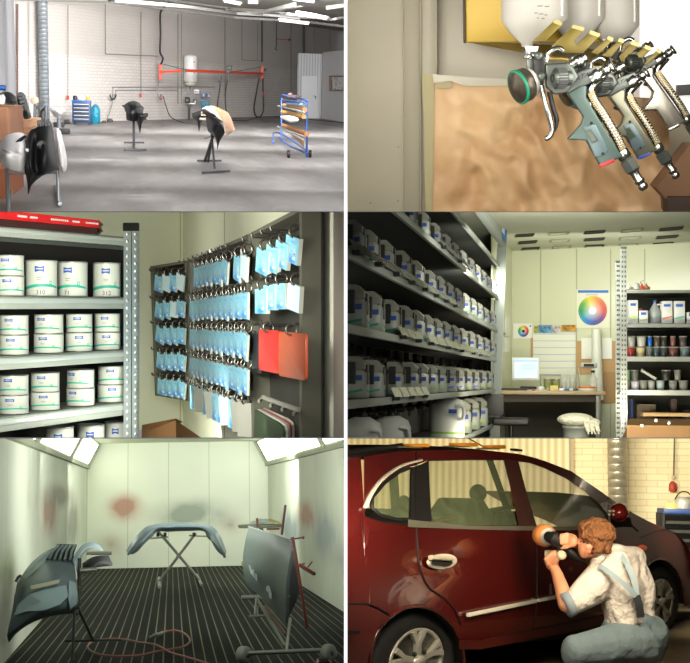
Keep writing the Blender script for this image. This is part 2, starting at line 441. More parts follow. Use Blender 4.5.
    def pull(px, y0, y1, label):
        t = thing(R, 'pull_switch', label, 'switch', back.hit(px, y1 + 3, .08))
        ob(MB().tube([back.hit(px, y0, .08), back.hit(px, y1, .08)], R.u(30, .28), 5), 'cord', dark, R, t)
        c = back.hit(px, y1 + 1.5, .08); ob(MB().box(c, (.055, .05, .09)), 'switch_box', red, R, t, bevel=.01)
    pull(68, 5, 96, 'red pull switch hanging left of the blue tool chest')
    pull(141, 12, 94, 'red pull switch hanging above the first bumper stand')
    pull(225, 17, 93, 'red pull switch hanging between the black hoses')
    pull(291, 24, 92, 'pull switch hanging above the blue paper trolley')
    t = thing(R, 'wall_lamp_arm', 'small red lamp on a short horizontal arm high on the wall', 'lamp', back.hit(289, 40, .2))
    ob(MB().tube([back.hit(277, 39, .1), back.hit(288, 39.6, .3)], R.u(30, .45), 6), 'arm', red, R, t)
    ob(MB().sph(back.hit(289.5, 39.8, .3), R.u(30, 1.5)), 'bulb_head', mat('dark_red', '#7c2028', .4), R, t)
    # cable trays and tubes under the ceiling
    tray = mat('tray_grey', '#65635f', .55); trayd = mat('tray_dark', '#4b4a48', .6)
    def tr(pts, w, h, m, name, label, cat, dd=2.0):
        p = [P(x, y, d) for x, y, d in pts]
        mb = MB()
        for i in range(len(p) - 1): mb.bar(p[i], p[i + 1], w, h, (0, 0, 1))
        return ob(mb, name, m, R, label=label, cat=cat)
    tr([(20, -1, 27), (110, 2.2, 28.5), (235, 17.5, 31), (309, 22, 31), (350, 27, 30)], .05, .055, tray, 'cable_tray', 'pale grey cable tray running along the top of the wall', 'cable tray')
    tr([(110, 0, 24), (180, 6, 25), (235, 13.5, 28), (330, 18.5, 28)], .12, .06, trayd, 'cable_tray', 'dark cable tray running just above the pale tray', 'cable tray')
    tr([(150, -2, 22), (235, 9, 24), (262, 14.5, 27), (300, 19, 27)], .06, .035, trayd, 'ceiling_pipe', 'thin dark pipe above the dark cable tray', 'pipe')
    tr([(230, 9, 24), (268, 11.5, 22), (300, 4, 19), (325, -2, 17)], .12, .06, tray, 'cable_tray', 'grey cable tray slanting across the ceiling at upper right', 'cable tray')
    tr([(262, 10, 23), (330, 20, 26), (345, 17, 22)], .04, .04, trayd, 'ceiling_pipe', 'thin dark pipe under the slanting tray', 'pipe')
    t = thing(R, 'ceiling_box', 'black grated box hanging under the ceiling above the tray', 'box', P(253, 4, 20))
    b = MB().box(P(253, 1, 20), (.17, .1, .1)); ob(b, 'casing', mat('black_metal', '#1c1c1e', .5), R, t, bevel=.008)
    ob(MB().box(P(253, 1, 19.93), (.13, .02, .07)), 'grille', trayd, R, t)
    tr([(326, 8, 20), (350, 4.5, 20)], .1, .06, trayd, 'ceiling_fitting', 'dark lamp fitting at the upper right edge of the hall', 'lamp')
    wl = mat('tube_light', '#ffffff', .4, emit=('#fff4f2', 2.2)); wl2 = mat('tube_off', '#d5d3d0', .4, emit=('#ffffff', .3)); fx = mat('fitting_white', '#c9c9c7', .5)
    for i, (p0, p1, m, lb) in enumerate((((280, 20.5, 26), (308, 24, 27), wl2, 'white fluorescent fitting below the pale tray'),
                           ((298, 13.5, 24), (326, 18.5, 25), wl, 'lit pinkish fluorescent fitting above the pale tray'),
                           ((293, -1.2, 17), (314, 1.6, 17), wl, 'lit fluorescent fitting at the very top of the hall'),
                           ((225, 1.5, 22), (240, 4.5, 22.5), wl2, 'short white fitting near the black grated box'))):
        t = thing(R, 'fluorescent_light', lb, 'light', P(*p0), group=None)
        a0, a1 = P(*p0), P(*p1); ob(MB().bar(a0 + V((0, 0, .03)), a1 + V((0, 0, .03)), .09, .03, (0, 0, 1)), 'fitting', fx, R, t)
        ob(MB().tube([a0, a1], .02, 8), 'tube', m, R, t)

    # extraction arm
    org = mat('orange_paint', '#e2482a', .45); t = thing(R, 'extraction_arm', 'long orange wall-mounted extraction arm with two brackets', 'crane', P(212, 80, 28))
    D = back.hit(162, 80).y - .5; D2 = back.hit(262, 80).y - .5
    b = MB(); b.bar(P(160, 72, D - 1), P(186, 70.8, D - 1.5), R.u(D, 2), R.u(D, 2)); b.bar(P(185, 70.5, D - 1.5), P(262, 73.5, D2 - .5), R.u(D, 2.6), R.u(D, 2.6)); ob(b, 'boom', org, R, t)
    for x, y0, y1, dd_ in ((160.3, 63.5, 80, D), (262, 66, 79, D2)):
        ob(MB().bar(P(x, y0, dd_), P(x, y1, dd_), R.u(D, 3), R.u(D, 3)), 'bracket', org, R, t)
    ob(MB().tube([P(163, 64, D - .6), P(186, 70, D - 1.5)], R.u(D, .3), 5), 'stay_wire', dark, R, t)
    ob(MB().tube([P(226, 73, D - .6), P(261, 67, D2 - .5)], R.u(D, .3), 5), 'stay_wire', dark, R, t)
    ob(MB().cyl(P(184.5, 68.5, D - 1.6), P(184.5, 72.5, D - 1.6), R.u(D, 1.4)), 'joint', mat('green_joint', '#3d5a46', .5), R, t)
    ob(MB().box(P(265, 69.6, D2 - .3), (.07, .07, .07)), 'motor', dark, R, t, bevel=.01)
    hose = mat('black_rubber', '#1d1b1c', .55)
    ob(MB().tube(bez([P(176, 1, 25), P(172, 1.5, 26), P(167, 4, 27), P(163, 9, D - .3), P(160.3, 14, D - .2), P(160.5, 35, D - .2), P(160, 52, D - .2), P(163, 58, D - .3), P(161, 64, D - .2)], 30), R.u(D, .9), 8), 'air_hose', hose, R, label='black hose dropping from the ceiling to the left bracket', cat='hose')
    ob(MB().tube(bez([P(160, 80, D - .3), P(157.5, 88, D - .4), P(158, 96, D - .4), P(161, 98, D - .3)], 16), R.u(D, .5), 6), 'air_line', grey, R, label='thin grey air line under the left orange bracket', cat='hose')
    t = thing(R, 'air_coupling', 'red and grey air coupling on the wall below the left bracket', 'fitting', P(161, 98, D))
    ob(MB().box(P(161, 96.5, D), (.06, .05, .13)), 'body', mat('coupling_grey', '#5c5552', .5), R, t, bevel=.01); ob(MB().box(P(161.2, 98.5, D - .04), (.05, .04, .07)), 'valve', red, R, t, bevel=.01)
    ob(MB().tube(bez([P(163, 96, D - .1), P(166, 106, D - .2), P(171, 117, D - .4), G(185, 123), G(206, 126), G(214, 134), G(205, 139)], 40), R.u(D, .45), 6), 'air_hose', hose, R, label='black hose running from the wall coupling to the second stand', cat='hose')
    for px, lab in ((219, 'left'), (227.5, 'right')):
        t = thing(R, 'hanging_hose', 'black tool hose hanging from the orange arm, %s of the pair near its middle' % lab, 'hose', P(px, 110, D - 1))
        dd_ = D - 1
        if lab == 'left': pp = [P(221, 76, dd_), P(219.5, 90, dd_), P(217.5, 105, dd_), P(219, 115, dd_)]
        else: pp = [P(229, 76, dd_), P(226.5, 84, dd_), P(225.3, 98, dd_), P(226, 110, dd_), P(228, 114, dd_)]
        ob(MB().tube(bez(pp, 16), R.u(D, .7), 7), 'hose', hose, R, t); ob(MB().box(P(px + .8, 79, dd_), (.045, .045, .18)), 'connector', mat('black_metal'), R, t, bevel=.008)
    t = thing(R, 'arm_trolley_box', 'small dark trolley fitting on top of the orange arm', 'fitting', P(229, 70, D - .9))
    b = MB(); b.tube([P(226, 66, D - 1), P(227, 70, D - 1), P(231, 70, D - 1), P(232, 66, D - 1)], .015, 6, closed=True); ob(b, 'loop', dark, R, t)
    ob(MB().box(P(228, 72, D - 1), (.1, .09, .07)), 'carriage', mat('black_metal'), R, t, bevel=.01)
    dd_ = D2 - .6
    ob(MB().tube(bez([P(259, 78, dd_), P(256, 95, dd_), P(254, 108, dd_), P(256, 116, dd_), P(261, 116, dd_), P(263.5, 108, dd_), P(263, 92, dd_), P(263, 78, dd_)], 40), R.u(D, .8), 7), 'hanging_hose', hose, R, label='black hose hanging in a loop under the right bracket', cat='hose')
    t = thing(R, 'air_coupling', 'red air coupling on the looped hose under the right bracket', 'fitting', P(262.5, 95, dd_))
    ob(MB().box(P(262.5, 94, dd_ - .05), (.05, .05, .13)), 'body', red, R, t, bevel=.01); ob(MB().box(P(262.5, 90.5, dd_ - .05), (.035, .035, .06)), 'valve', dark, R, t)
    # floor cables along wall
    ob(MB().tube(bez([G(232, 120.5), G(245, 121), G(254, 118.5), G(268, 117), G(300, 118.8), G(344, 123)], 30), .02, 5), 'floor_cable', hose, R, label='black cable lying along the foot of the back wall', cat='cable')

    # water heater
    D = back.hit(190, 80).y - .45; t = thing(R, 'water_heater', 'white cylindrical water heater hung on the brick wall', 'water heater', P(190.5, 84, D))
    wht = mat('heater_white', '#d8d8d6', .3); c = P(190.5, 82, D); r = R.u(D, 6.6); hh = R.u(D, 25)
    ob(MB().lathe(c, [(0, -.03), (r * .9, 0), (r, .04), (r, hh - .05), (r * .9, hh), (0, hh + .03)], n=24), 'tank', wht, R, t)
    ob(MB().lathe(c - V((0, 0, .11)), [(r * .4, 0), (r * .85, .05), (r * .92, .09), (0, .09)], n=20), 'base_cap', mat('cap_cream', '#cfc8b8', .4), R, t)
    b = MB(); b.sph(P(194, 62, D - r), .016); b.sph(P(194, 73, D - r), .016); ob(b, 'knob', dark, R, t)
    b = MB(); b.tube([P(188.5, 84, D), P(188.5, 92, D), P(186, 97, D)], .012, 6); b.tube([P(192, 84, D), P(192, 94, D)], .012, 6); ob(b, 'pipe', steel, R, t)
    t = thing(R, 'compressed_air_unit', 'small brass and grey compressor unit mounted under the heater', 'pump', P(190, 104, D))
    ob(MB().lathe(P(185, 100.5, D), [(0, 0), (.09, 0), (.1, .03), (.1, .11), (.06, .14), (0, .14)], axis=(1, 0, 0), n=14), 'motor', mat('motor_dark', '#5d5650', .45, .5), R, t)
    ob(MB().box(P(190, 103.5, D), (.3, .1, .03)), 'shelf_plate', steel, R, t); ob(MB().lathe(P(195, 102.5, D), [(.06, 0), (.06, .08), (.03, .11), (0, .11)], n=12), 'filter', mat('filter_grey', '#8d8984', .3, .5), R, t)
    t = thing(R, 'pipe_stand', 'dark upright pump post standing on floor below the heater', 'post', P(189, 119, D)); g = G(189, 120)
    ob(MB().cyl((g.x, g.y, 0), (g.x, g.y, .36), .035), 'post', mat('dark_conduit'), R, t); ob(MB().box((g.x, g.y, .39), (.11, .09, .06)), 'head', mat('black_metal'), R, t, bevel=.01)
    t = thing(R, 'socket_box', 'small white socket box on wall right of the heater', 'socket', back.hit(196, 92))
    ob(MB().box(back.hit(196.5, 91.5, .06), (.15, .1, .12)), 'case', wht, R, t, bevel=.012); ob(MB().box(back.hit(196.5, 91.5, .12), (.09, .02, .02)), 'slot', grey, R, t)
    blu = mat('blue_plastic', '#2f62a8', .45); teal = mat('teal_sheet', '#1f7090', .5, nz=(5, .3)); 
    t = thing(R, 'parts_rack', 'blue wall rack with small cans beside the heater', 'rack', back.hit(206, 108))
    ob(MB().box(back.hit(205.5, 104.5, .2), (.24, .12, .2)), 'bin', mat('teal_bin', '#0f7086', .5), R, t, bevel=.012)
    ob(MB().box(back.hit(206, 93.5, .2), (.26, .12, .012)), 'shelf', blu, R, t); ob(MB().box(back.hit(206, 96.8, .2), (.26, .12, .012)), 'shelf', blu, R, t)
    ob(MB().box(back.hit(200.6, 97, .2), (.012, .12, .36)), 'side', blu, R, t)
    for k, x in enumerate((203.5, 206.5, 209)):
        q = back.hit(x, 96.5, .2); ob(MB().lathe(q, [(.025, 0), (.025, .07), (.015, .08), (0, .08)], n=10), 'spray_can', blu if k % 2 else mat('can_white', '#c8d0d8', .4), R, label='small %s can on the blue wall rack' % ['pale', 'blue', 'white'][k], cat='can')

    # tool chest
    g = G(81.5, 124.5); w = R.u(g.y, 17.5); d_ = .32; hgt = R.u(g.y, 20)
    t = thing(R, 'tool_chest', 'blue wheeled tool chest with dark drawers against the wall', 'tool chest', g)
    blu2 = mat('chest_blue', '#22406e', .4)
    c = V((g.x, g.y + d_ / 2, .04 + hgt / 2)); ob(MB().box(c, (w, d_, hgt)), 'body', blu2, R, t, bevel=.012)
    ob(MB().box((g.x, g.y + d_ / 2, .04 + hgt + .012), (w * 1.05, d_ * 1.05, .03)), 'worktop', mat('top_blue', '#2a5ba6', .35), R, t, bevel=.008)
    for k in range(5):
        z = .04 + hgt * (.13 + .175 * k); o = ob(MB().box((g.x, g.y - .008, z), (w * .84, .02, hgt * .135)), 'drawer', mat('drawer_grey', '#353a42', .4), R, t, bevel=.004)
        ob(MB().box((g.x, g.y - .024, z + hgt * .045), (w * .8, .014, .014)), 'handle', mat('chrome_dull', '#b5bcc4', .3, .7), R, o)
    for sx in (-1, 1):
        for sy in (0.04, d_ - .04): ob(MB().cyl((g.x + sx * w * .4 - .012, g.y + sy, .025), (g.x + sx * w * .4 + .012, g.y + sy, .025), .025), 'caster', hose, R, t)
    zt = .04 + hgt + .03
    ob(MB().lathe((g.x - w * .35, g.y + .1, zt), [(.045, 0), (.05, .06), (.035, .1), (0, .1)], n=10), 'mug', mat('black_plastic'), R, label='black canister at left on the tool chest', cat='canister')
    ob(MB().sph((g.x - w * .02, g.y + .13, zt + .035), (.09, .07, .055)), 'rag_heap', mat('rag_white', '#d6d6da', .9, bump=(20, .8)), R, label='heap of white rags on the blue tool chest', cat='rags')
    t = thing(R, 'spray_bottle', 'yellow bottle on right end of the blue tool chest', 'bottle', (g.x + w * .35, g.y + .1, zt))
    ob(MB().lathe((g.x + w * .35, g.y + .1, zt), [(.045, 0), (.05, .03), (.045, .06), (.02, .08), (.02, .09)], n=10), 'body', mat('yellow_plastic', '#c79a2c', .4), R, t); ob(MB().box((g.x + w * .35, g.y + .1, zt + .1), (.05, .03, .02)), 'cap', mat('can_white'), R, t)
    g2 = G(95, 123.5); pr = []
    b = MB(); b.lathe((g2.x, g2.y + .12, 0), [(.08, 0), (.11, .08), (.12, .2), (.11, .32), (.07, .4), (.03, .43), (0, .44)], n=16)
    o = ob(b, 'bin_bag', mat('teal_bag', '#157a94', .35, bump=(9, 1, .05)), R, label='crumpled teal plastic bag right of the blue tool chest', cat='bag')
    for v in o.data.vertices: v.co += V((random.uniform(-.012, .012), random.uniform(-.012, .012), random.uniform(-.012, .012)))
    for lab, px, py, s in (('left', 104, 123, .05), ('right', 110, 122, .07)):
        ob(MB().lathe(G(px, py), [(s, 0), (s * 1.1, s * .6), (s * .7, s * 1.1), (0, s * 1.2)], n=12), 'floor_clutter', mat('clutter_dark', '#4a4643', .7), R, label='small dark tool lying at wall foot, %s of two' % lab, cat='tool')
    ob(MB().tube(bez([back.hit(112, 94, .1), back.hit(113, 99, .1), back.hit(112, 105, .12), back.hit(107, 119, .15), G(103, 123)], 20), R.u(30, .4), 6), 'air_line', grey, R, label='thin grey line from wall hook down to the floor clutter', cat='hose')
    t = thing(R, 'wall_hook', 'small dark forked hook on the wall above floor clutter', 'hook', back.hit(112.5, 98, .1))
    b = MB(); b.tube(bez([back.hit(110, 94.5, .12), back.hit(111, 98, .12), back.hit(113, 99, .12), back.hit(115, 98, .12), back.hit(116.2, 94.5, .12)], 12), .018, 6); ob(b, 'fork', dark, R, t); ob(MB().box(back.hit(113, 99, .08), (.05, .04, .04)), 'plate', grey, R, t)

    # bumper stand 1
    stand = mat('stand_grey', '#3d3f42', .5, .3); blk = mat('black_bumper', '#0b0c0f', .42, nz=(3, .2)); 
    g = G(134, 148); D = g.y; t = thing(R, 'panel_stand', 'dark grey T stand carrying the black bumper near the wall', 'stand', g)
    b = MB(); 
    ob(MB().bar(P(134, 148, D), P(133.6, 110, D), .038), 'post', stand, R, t, bevel=.01)
    ob(MB().bar(G(124, 144.3) + V((0, 0, .03)), G(144, 144.3) + V((0, 0, .03)), .04, .03), 'foot', stand, R, t, bevel=.01); ob(MB().bar(G(124, 151.8) + V((0, 0, .03)), G(146, 151.8) + V((0, 0, .03)), .04, .03), 'foot', stand, R, t, bevel=.01)
    ob(MB().bar(G(134, 144.3) + V((0, 0, .03)), G(134.4, 151.8) + V((0, 0, .03)), .03, .03), 'foot_beam', stand, R, t)
    def pg(D, rows, thick, name, m, parent=None, sub=2, **k):
        """curved sheet from rows of (px,py,depth offset)"""
        b = MB(); b.grid(dense([[P(x, y, D + z) for x, y, z in r] for r in rows]), thick=thick)
        return ob(b, name, m, R, parent, **k)
    t = thing(R, 'car_bumper', 'crumpled black car bumper on the stand nearest the back wall', 'bumper', P(134, 124, D), group=None)
    pg(D, [[(124, 105, .1), (130, 101.5, 0), (138, 102, 0), (142, 106, .1)], [(126, 108, -.2), (131, 106, -.3), (138, 107, -.3), (144, 108, -.1)],
           [(126, 114, -.25), (131, 113, -.4), (137, 114, -.35), (143, 113, -.2)], [(126.5, 120, -.2), (131, 121, -.35), (137, 121, -.3), (147, 119.5, -.2)]], (0, .05, 0), 'shell', blk, t, sub=2)
    pg(D, [[(135, 112, -.35), (139, 113.5, -.45), (147.5, 113, -.35)], [(137, 116, -.4), (141, 117, -.5), (148, 116, -.35)], [(136.5, 121, -.3), (141, 124, -.35), (143, 121, -.3)], [(138, 124, -.2), (140, 133.5, -.2), (141.5, 124, -.2)]], (0, .04, 0), 'lower_grille', blk, t)
    pg(D, [[(124, 107, .3), (128, 102.5, .2), (134, 100.8, .2), (140, 103.5, .2)], [(125, 112, 0), (130, 108, -.1), (136, 107, -.1), (141, 109, 0)]], (0, .05, 0), 'upper_lip', mat('bumper_greenish', '#272c2a', .5), t)
    ob(MB().tube([P(123.3, 106, D + .2), P(126, 106.5, D + .1)], .02, 6), 'bracket', mat('rust_conduit'), R, t)

    # bumper stand 2 : X-shaped
    g = G(213, 165); D = g.y; t = thing(R, 'panel_stand', 'dark grey X-legged stand carrying the two-tone bumper', 'stand', g)
    b = MB(); 
    for (x0, y0, x1, y1) in ((211.5, 134, 215, 171), (212.5, 134, 208, 161.5), (213, 136, 204.5, 161)):
        ob(MB().bar(P(x0, y0, D), P(x1, y1 + (2.4 if y1 > 165 else .5), D + (-.75 if y1 > 165 else .5)), .026), 'leg', stand, R, t)
    q = .02
    ob(MB().bar(G(197, 162.2) + V((0, 0, q)), G(221.5, 162.2) + V((0, 0, q)), .032, .026), 'foot', stand, R, t, bevel=.01); ob(MB().bar(G(202.5, 174.5) + V((0, 0, q)), G(229.5, 172.5) + V((0, 0, q)), .032, .026), 'foot', stand, R, t, bevel=.01)
    t = thing(R, 'car_bumper', 'black bumper with cream and white edge on the X-legged stand', 'bumper', P(213, 134, D))
    crm = mat('cream_paint', '#967252', .4)
    pg(D, [[(207, 107, .3), (213, 105.6, .2), (222, 109.5, .2), (228, 112.5, .4)], [(209, 108.5, 0), (217, 110, -.1), (226, 114, 0), (231.5, 119, .3)], [(216, 114, -.3), (223, 118, -.3), (229.5, 124, -.1), (234.5, 128, .2)],
           [(223, 122, -.4), (225, 127, -.4), (229, 131, -.2), (234.5, 130, .1)], [(224, 130, -.4), (225.5, 134, -.4), (227, 135.5, -.3), (230, 134, 0)]], (0, .05, 0), 'cover', crm, t)
    pg(D - .05, [[(202, 108.5, .2), (207, 106.2, .1), (213, 106.5, .1)], [(204, 110, .0), (210, 109, -.2), (217, 112.5, -.2)], [(210, 112, -.3), (216, 114.5, -.4), (221, 118, -.4)], [(218, 118, -.4), (221, 122, -.5), (224.5, 126, -.4)], [(222, 126, -.4), (224, 131, -.5), (226.5, 134.5, -.4)]],
       (0, .02, 0), 'white_edge', mat('edge_paint_white', '#c6c2bc', .35), t)
    pg(D - .2, [[(192, 113.5, .3), (198, 111, .2), (204, 109, .1), (211, 110, .1)], [(192.5, 117, .2), (198, 114.5, 0), (205, 112, -.2), (213, 113.5, -.2)], [(194, 119, .2), (198.5, 119.5, 0), (203, 114, -.1), (216, 117, -.3)], [(197, 121, .2), (198.5, 127, .1), (201, 122, .1), (204, 117, 0)], [(198, 126, .2), (199, 131.5, .2), (200, 128, .2), (202, 122, .2)]], (0, .03, 0), 'left_wing', blk, t)
    pg(D - .3, [[(206, 117, 0), (212, 117, -.2), (219, 119, -.3), (223, 121, -.3)], [(206.5, 124, -.1), (213, 123, -.4), (220, 124, -.5), (224, 127, -.4)], [(208, 131, -.1), (213, 130, -.4), (219, 129, -.4), (224.5, 133, -.4)], [(210, 133, 0), (214, 134, -.3), (219, 136, -.3), (222, 137.5, -.3)], [(216.5, 137, -.1), (217, 143, -.1), (217.5, 149.5, -.1), (219, 143, -.1)]], (0, .03, 0), 'right_wing', blk, t)
    b = MB(); b.box(P(205, 114, D - .3), (.1, .05, .05)); b.box(P(203.5, 119, D - .3), (.1, .05, .03)); ob(b, 'brace', mat('brace_pale', '#b0a190', .5), R, t, bevel=.01)

    # blue paper trolley
    A = G(277.5, 141); B = G(306.5, 157)
    t = thing(R, 'paper_trolley', 'blue wheeled trolley carrying rolls of brown masking paper', 'trolley', (A + B) / 2)
    bl = mat('trolley_blue', '#1f4f9c', .4); kraft = mat('kraft_roll', '#8a6038', .7); pl = Plane(R, A, B); r = .015
    T = lambda x, y, o=0: pl.hit(x, y, o)
    ob(MB().tube([T(281.5, 141), T(281.5, 97, 0)], r, 8), 'post', bl, R, t); ob(MB().tube([T(306.8, 158), T(306.5, 101)], r * 1.1, 8), 'post', bl, R, t)
    ob(MB().tube([T(281.5, 97), T(283, 95), T(305, 99.5), T(307.5, 102)], r, 8), 'top_rail', bl, R, t)
    ob(MB().tube([T(282, 99.5, .2), T(306, 103, .2)], r * .7, 8), 'rail', bl, R, t)
    ob(MB().tube(bez([G(273, 146) + V((0, 0, .05)), G(273.5, 141.5) + V((0, 0, .15)), G(279, 139.5) + V((0, 0, .12)), G(289, 143) + V((0, 0, .08)), G(307, 155) + V((0, 0, .06))], 16), r, 8), 'base_rail', bl, R, t)
    ob(MB().tube([G(279, 141) + V((0, 0, .06)), G(290, 150) + V((0, 0, .06)), G(308, 157.5) + V((0, 0, .06))], r, 8), 'base_rail', bl, R, t)
    for (x, y) in ((288.5, 158), (310, 157.5)):
        c = G(x, y) + V((0, 0, .055)); ob(MB().lathe(c - V((.02, 0, 0)), [(.02, 0), (.05, 0), (.055, .01), (.055, .03), (.05, .04), (.02, .04)], axis=(1, 0, 0), n=16), 'wheel', hose, R, t)
    def roll(x0, y0, x1, y1, rr, lab, m=kraft):
        ob(MB().tube([T(x0, y0, .12), T(x1, y1, .12)], rr, 12), 'paper_roll', m, R, label=lab, cat='paper roll')
    roll(283.5, 105.5, 305, 109.5, .034, 'brown paper roll on the upper bar of blue trolley')
    roll(282.5, 112, 304, 116.5, .034, 'thin ochre paper roll below the top roll', mat('ochre_roll', '#a27a3a', .7))
    roll(283, 125.5, 307, 134, .034, 'brown paper roll on the lower bar of blue trolley')
    ob(MB().tube([T(278, 106, .25), T(304, 112, .25)], .013, 6), 'cutter_bar', steel, R, t); ob(MB().tube([T(277.5, 126.5, .25), T(303, 139.5, .25)], .013, 6), 'cutter_bar', steel, R, t)
    b = MB(); b.grid([[T(288, 131, .1), T(297, 134, .1), T(304, 137, .1)], [T(290, 134, .08), T(298, 139, .08), T(304, 143, .08)], [T(294, 137, .06), T(300, 143, .06), T(304, 149, .06)]]); ob(b, 'paper_sheet', mat('kraft_sheet', '#b58a5c', .7), R, label='brown paper sheet hanging from the lower roll', cat='paper')
    b = MB(); b.grid([[T(279, 114.5, .3), T(290, 115, .35), T(299, 117.5, .3)], [T(280, 118, .34), T(289, 119, .45), T(300, 121, .3)], [T(287, 121.5, .3), T(292, 123, .4), T(297, 122, .3)]], thick=(0, .02, 0)); ob(b, 'plastic_film', mat('white_film', '#d9d9dc', .35), R, sub=1, label='crumpled white film draped over the trolley bar', cat='film')
    b = MB(); b.box(T(292, 96, .03), (.14, .06, .035)); b.sph(T(290, 94.5, .03), (.04,.03,.025)); b.sph(T(298, 97, .03), (.045,.03,.025)); ob(b, 'tool_pile', mat('dark_tools', '#5a4a48', .6), R, label='dark hand tools lying on top of the blue trolley', cat='tools')
    ob(MB().bar(T(286, 103.5, .15), T(301, 103.8, .15), .03, .03), 'blue_film_roll', mat('film_blue', '#5f9ad0', .4), R, label='narrow pale blue film roll under the trolley top', cat='film roll')

    # left foreground pile
    kb = mat('cardboard', '#8a6148', .8, nz=(3, .12)); kb2 = mat('cardboard_red', '#7a4428', .8)
    def hbox(x0, y0, x1, y1, d, dep, name, m, lab, cat='box'):
        a_, b_ = P(x0, y1, d), P(x1, y0, d); c = (a_ + b_) / 2 + V((0, dep / 2, 0))
        t = thing(R, name, lab, cat, (c.x, c.y, a_.z)); sz = (abs(b_.x - a_.x), dep, abs(b_.z - a_.z))
        ob(MB().box(c, sz), 'carton', m, R, t, bevel=.01, seg=1); ob(MB().box(c + V((0, 0, sz[2] / 2 + .004)), (sz[0] * .99, .12, .006)), 'tape', mat('brown_tape', '#a98a66', .5), R, t)
    g = G(-4, 205); g.y += .5; hbox(-22, 168, 6, 208, g.y, 1.2, 'cardboard_box', kb2, 'tall reddish cardboard box at the lower left edge of hall')
    hbox(-22, 107, 8.5, 168, g.y + .1, 1., 'cardboard_box', kb, 'worn brown carton stacked on the reddish box')
    hbox(8, 128, 31, 134, 14.5, 1.2, 'cardboard_box', kb, 'flat brown carton behind the white bumper')
    hbox(8.5, 120.5, 30.5, 127.6, 14.6, 1.2, 'cardboard_box', mat('cardboard_light', '#9a7458', .8), 'flat lighter carton on top of the flat brown carton')
    ob(MB().grid([[P(6, 113, 14.4), P(12, 110, 14.6), P(18, 113, 14.6)], [P(7, 119, 14.2), P(13, 117, 14.4), P(22, 119, 14.4)]], thick=(0, .03, 0)), 'white_cloth', mat('cloth_white', '#cfcac6', .9), R, sub=1, label='white cloth on the flat cartons', cat='cloth')
    # dark bumper heap
    t = thing(R, 'black_fender_pile', 'shiny black car mirror and trim heaped on cartons at left', 'car parts', P(15, 112, 14))
    pg(14.3, [[(-6, 96, 0), (3, 92, 0), (10, 92.5, 0), (17, 98, 0)], [(-6, 104, -.4), (4, 101, -.5), (12, 102, -.4), (20, 105, -.2)], [(-6, 112, -.3), (5, 113, -.4), (14, 112, -.3), (22, 112, -.1)], [(-5, 118, 0), (6, 119, -.1), (15, 118, -.1), (24, 117, 0)]], (0, .05, 0), 'black_shell', mat('gloss_black', '#191c20', .35), t)
    pg(14.1, [[(17, 93.5, 0), (21, 92, -.1), (25, 95, 0)], [(18, 104, -.2), (24, 104, -.3), (28, 106, -.1)], [(22, 112, -.2), (27, 113, -.3), (30, 113, -.1)], [(24, 119, -.1), (28, 119, -.1), (31, 117, 0)]], (0, .05, 0), 'ribbed_trim', mat('trim_dark', '#2c2e30', .45), t)
    b = MB(); [b.bar(P(17.5 + i * 1.1, 95 + i * 3.6, 13.8), P(24 + i, 94 + i * 3.6, 13.8), .015, .03) for i in range(5)]; ob(b, 'rib', mat('rib_grey', '#4c4e50', .4), R, t)
    ob(MB().tube([P(-4, 88, 14.2), P(2, 87.5, 14.2), P(6, 88.5, 14.2)], .03, 8), 'blue_handle', blu, R, t)
    ob(MB().grid([[P(-2, 96, 13.6), P(3, 94, 13.6)], [P(0, 102, 13.5), P(5, 98, 13.5)], [P(-1, 107, 13.6), P(4, 105, 13.6)]], thick=(0, .03, 0)), 'folded_paper', mat('paper_white', '#ddd8d2', .8), R, label='folded white paper lying on the black parts', cat='paper')
    # front stand with black fender and white bumpers
    D = G(58, 207).y; t = thing(R, 'panel_stand', 'grey tubular stand in left foreground holding the black fender', 'stand', G(40, 207)); sg = mat('stand_steel', '#6d7175', .4, .5)
    ob(MB().tube([P(57.5, 168, D + .2), P(58.5, 206, D)], .013, 8), 'leg', sg, R, t); ob(MB().tube([G(55.5, 190) + V((0, 0, .03)), G(60, 207.5) + V((0, 0, .03))], .018, 8), 'foot', sg, R, t)
    ob(MB().tube([P(7, 165, D - .1), P(8.5, 214, D - .4)], .015, 8), 'leg', sg, R, t); ob(MB().tube([P(11, 192, D + .1), P(7, 214, D - .4)], .013, 8), 'foot', sg, R, t); ob(MB().tube([P(7, 173.5, D), P(57, 172.5, D + .2)], .01, 8), 'crossbar', sg, R, t)
    wt = mat('white_plastic_bumper', '#c9c7c8', .4, nz=(2, .06))
    t = thing(R, 'white_bumper', 'translucent white car bumper hanging left of black fender', 'bumper', P(12, 172, D))
    pg(D - .05, [[(-3, 148, .3), (4, 137, .1), (12, 133.5, 0), (20, 133, 0), (25, 136, .1)], [(-2, 152, -.1), (6, 147, -.25), (14, 145, -.3), (22, 144, -.3), (27, 145, -.1)], [(0, 160, -.2), (6, 156, -.4), (14, 157, -.4), (22, 157, -.4), (27, 156, -.2)], [(3, 167, -.1), (9, 169, -.2), (16, 171, -.2), (22, 171.5, -.2), (27, 170, 0)]], (0, .08, 0), 'shell', wt, t)
    pg(D - .5, [[(2, 148, 0), (10, 151.5, -.1), (22, 154, 0)], [(3, 151, 0), (11, 154.5, -.1), (23, 157, 0)]], (0, .03, 0), 'groove', mat('groove_white', '#b5b3b5', .5), t)
    t = thing(R, 'white_bumper', 'white car bumper end hanging right of black fender', 'bumper', P(60, 172, D))
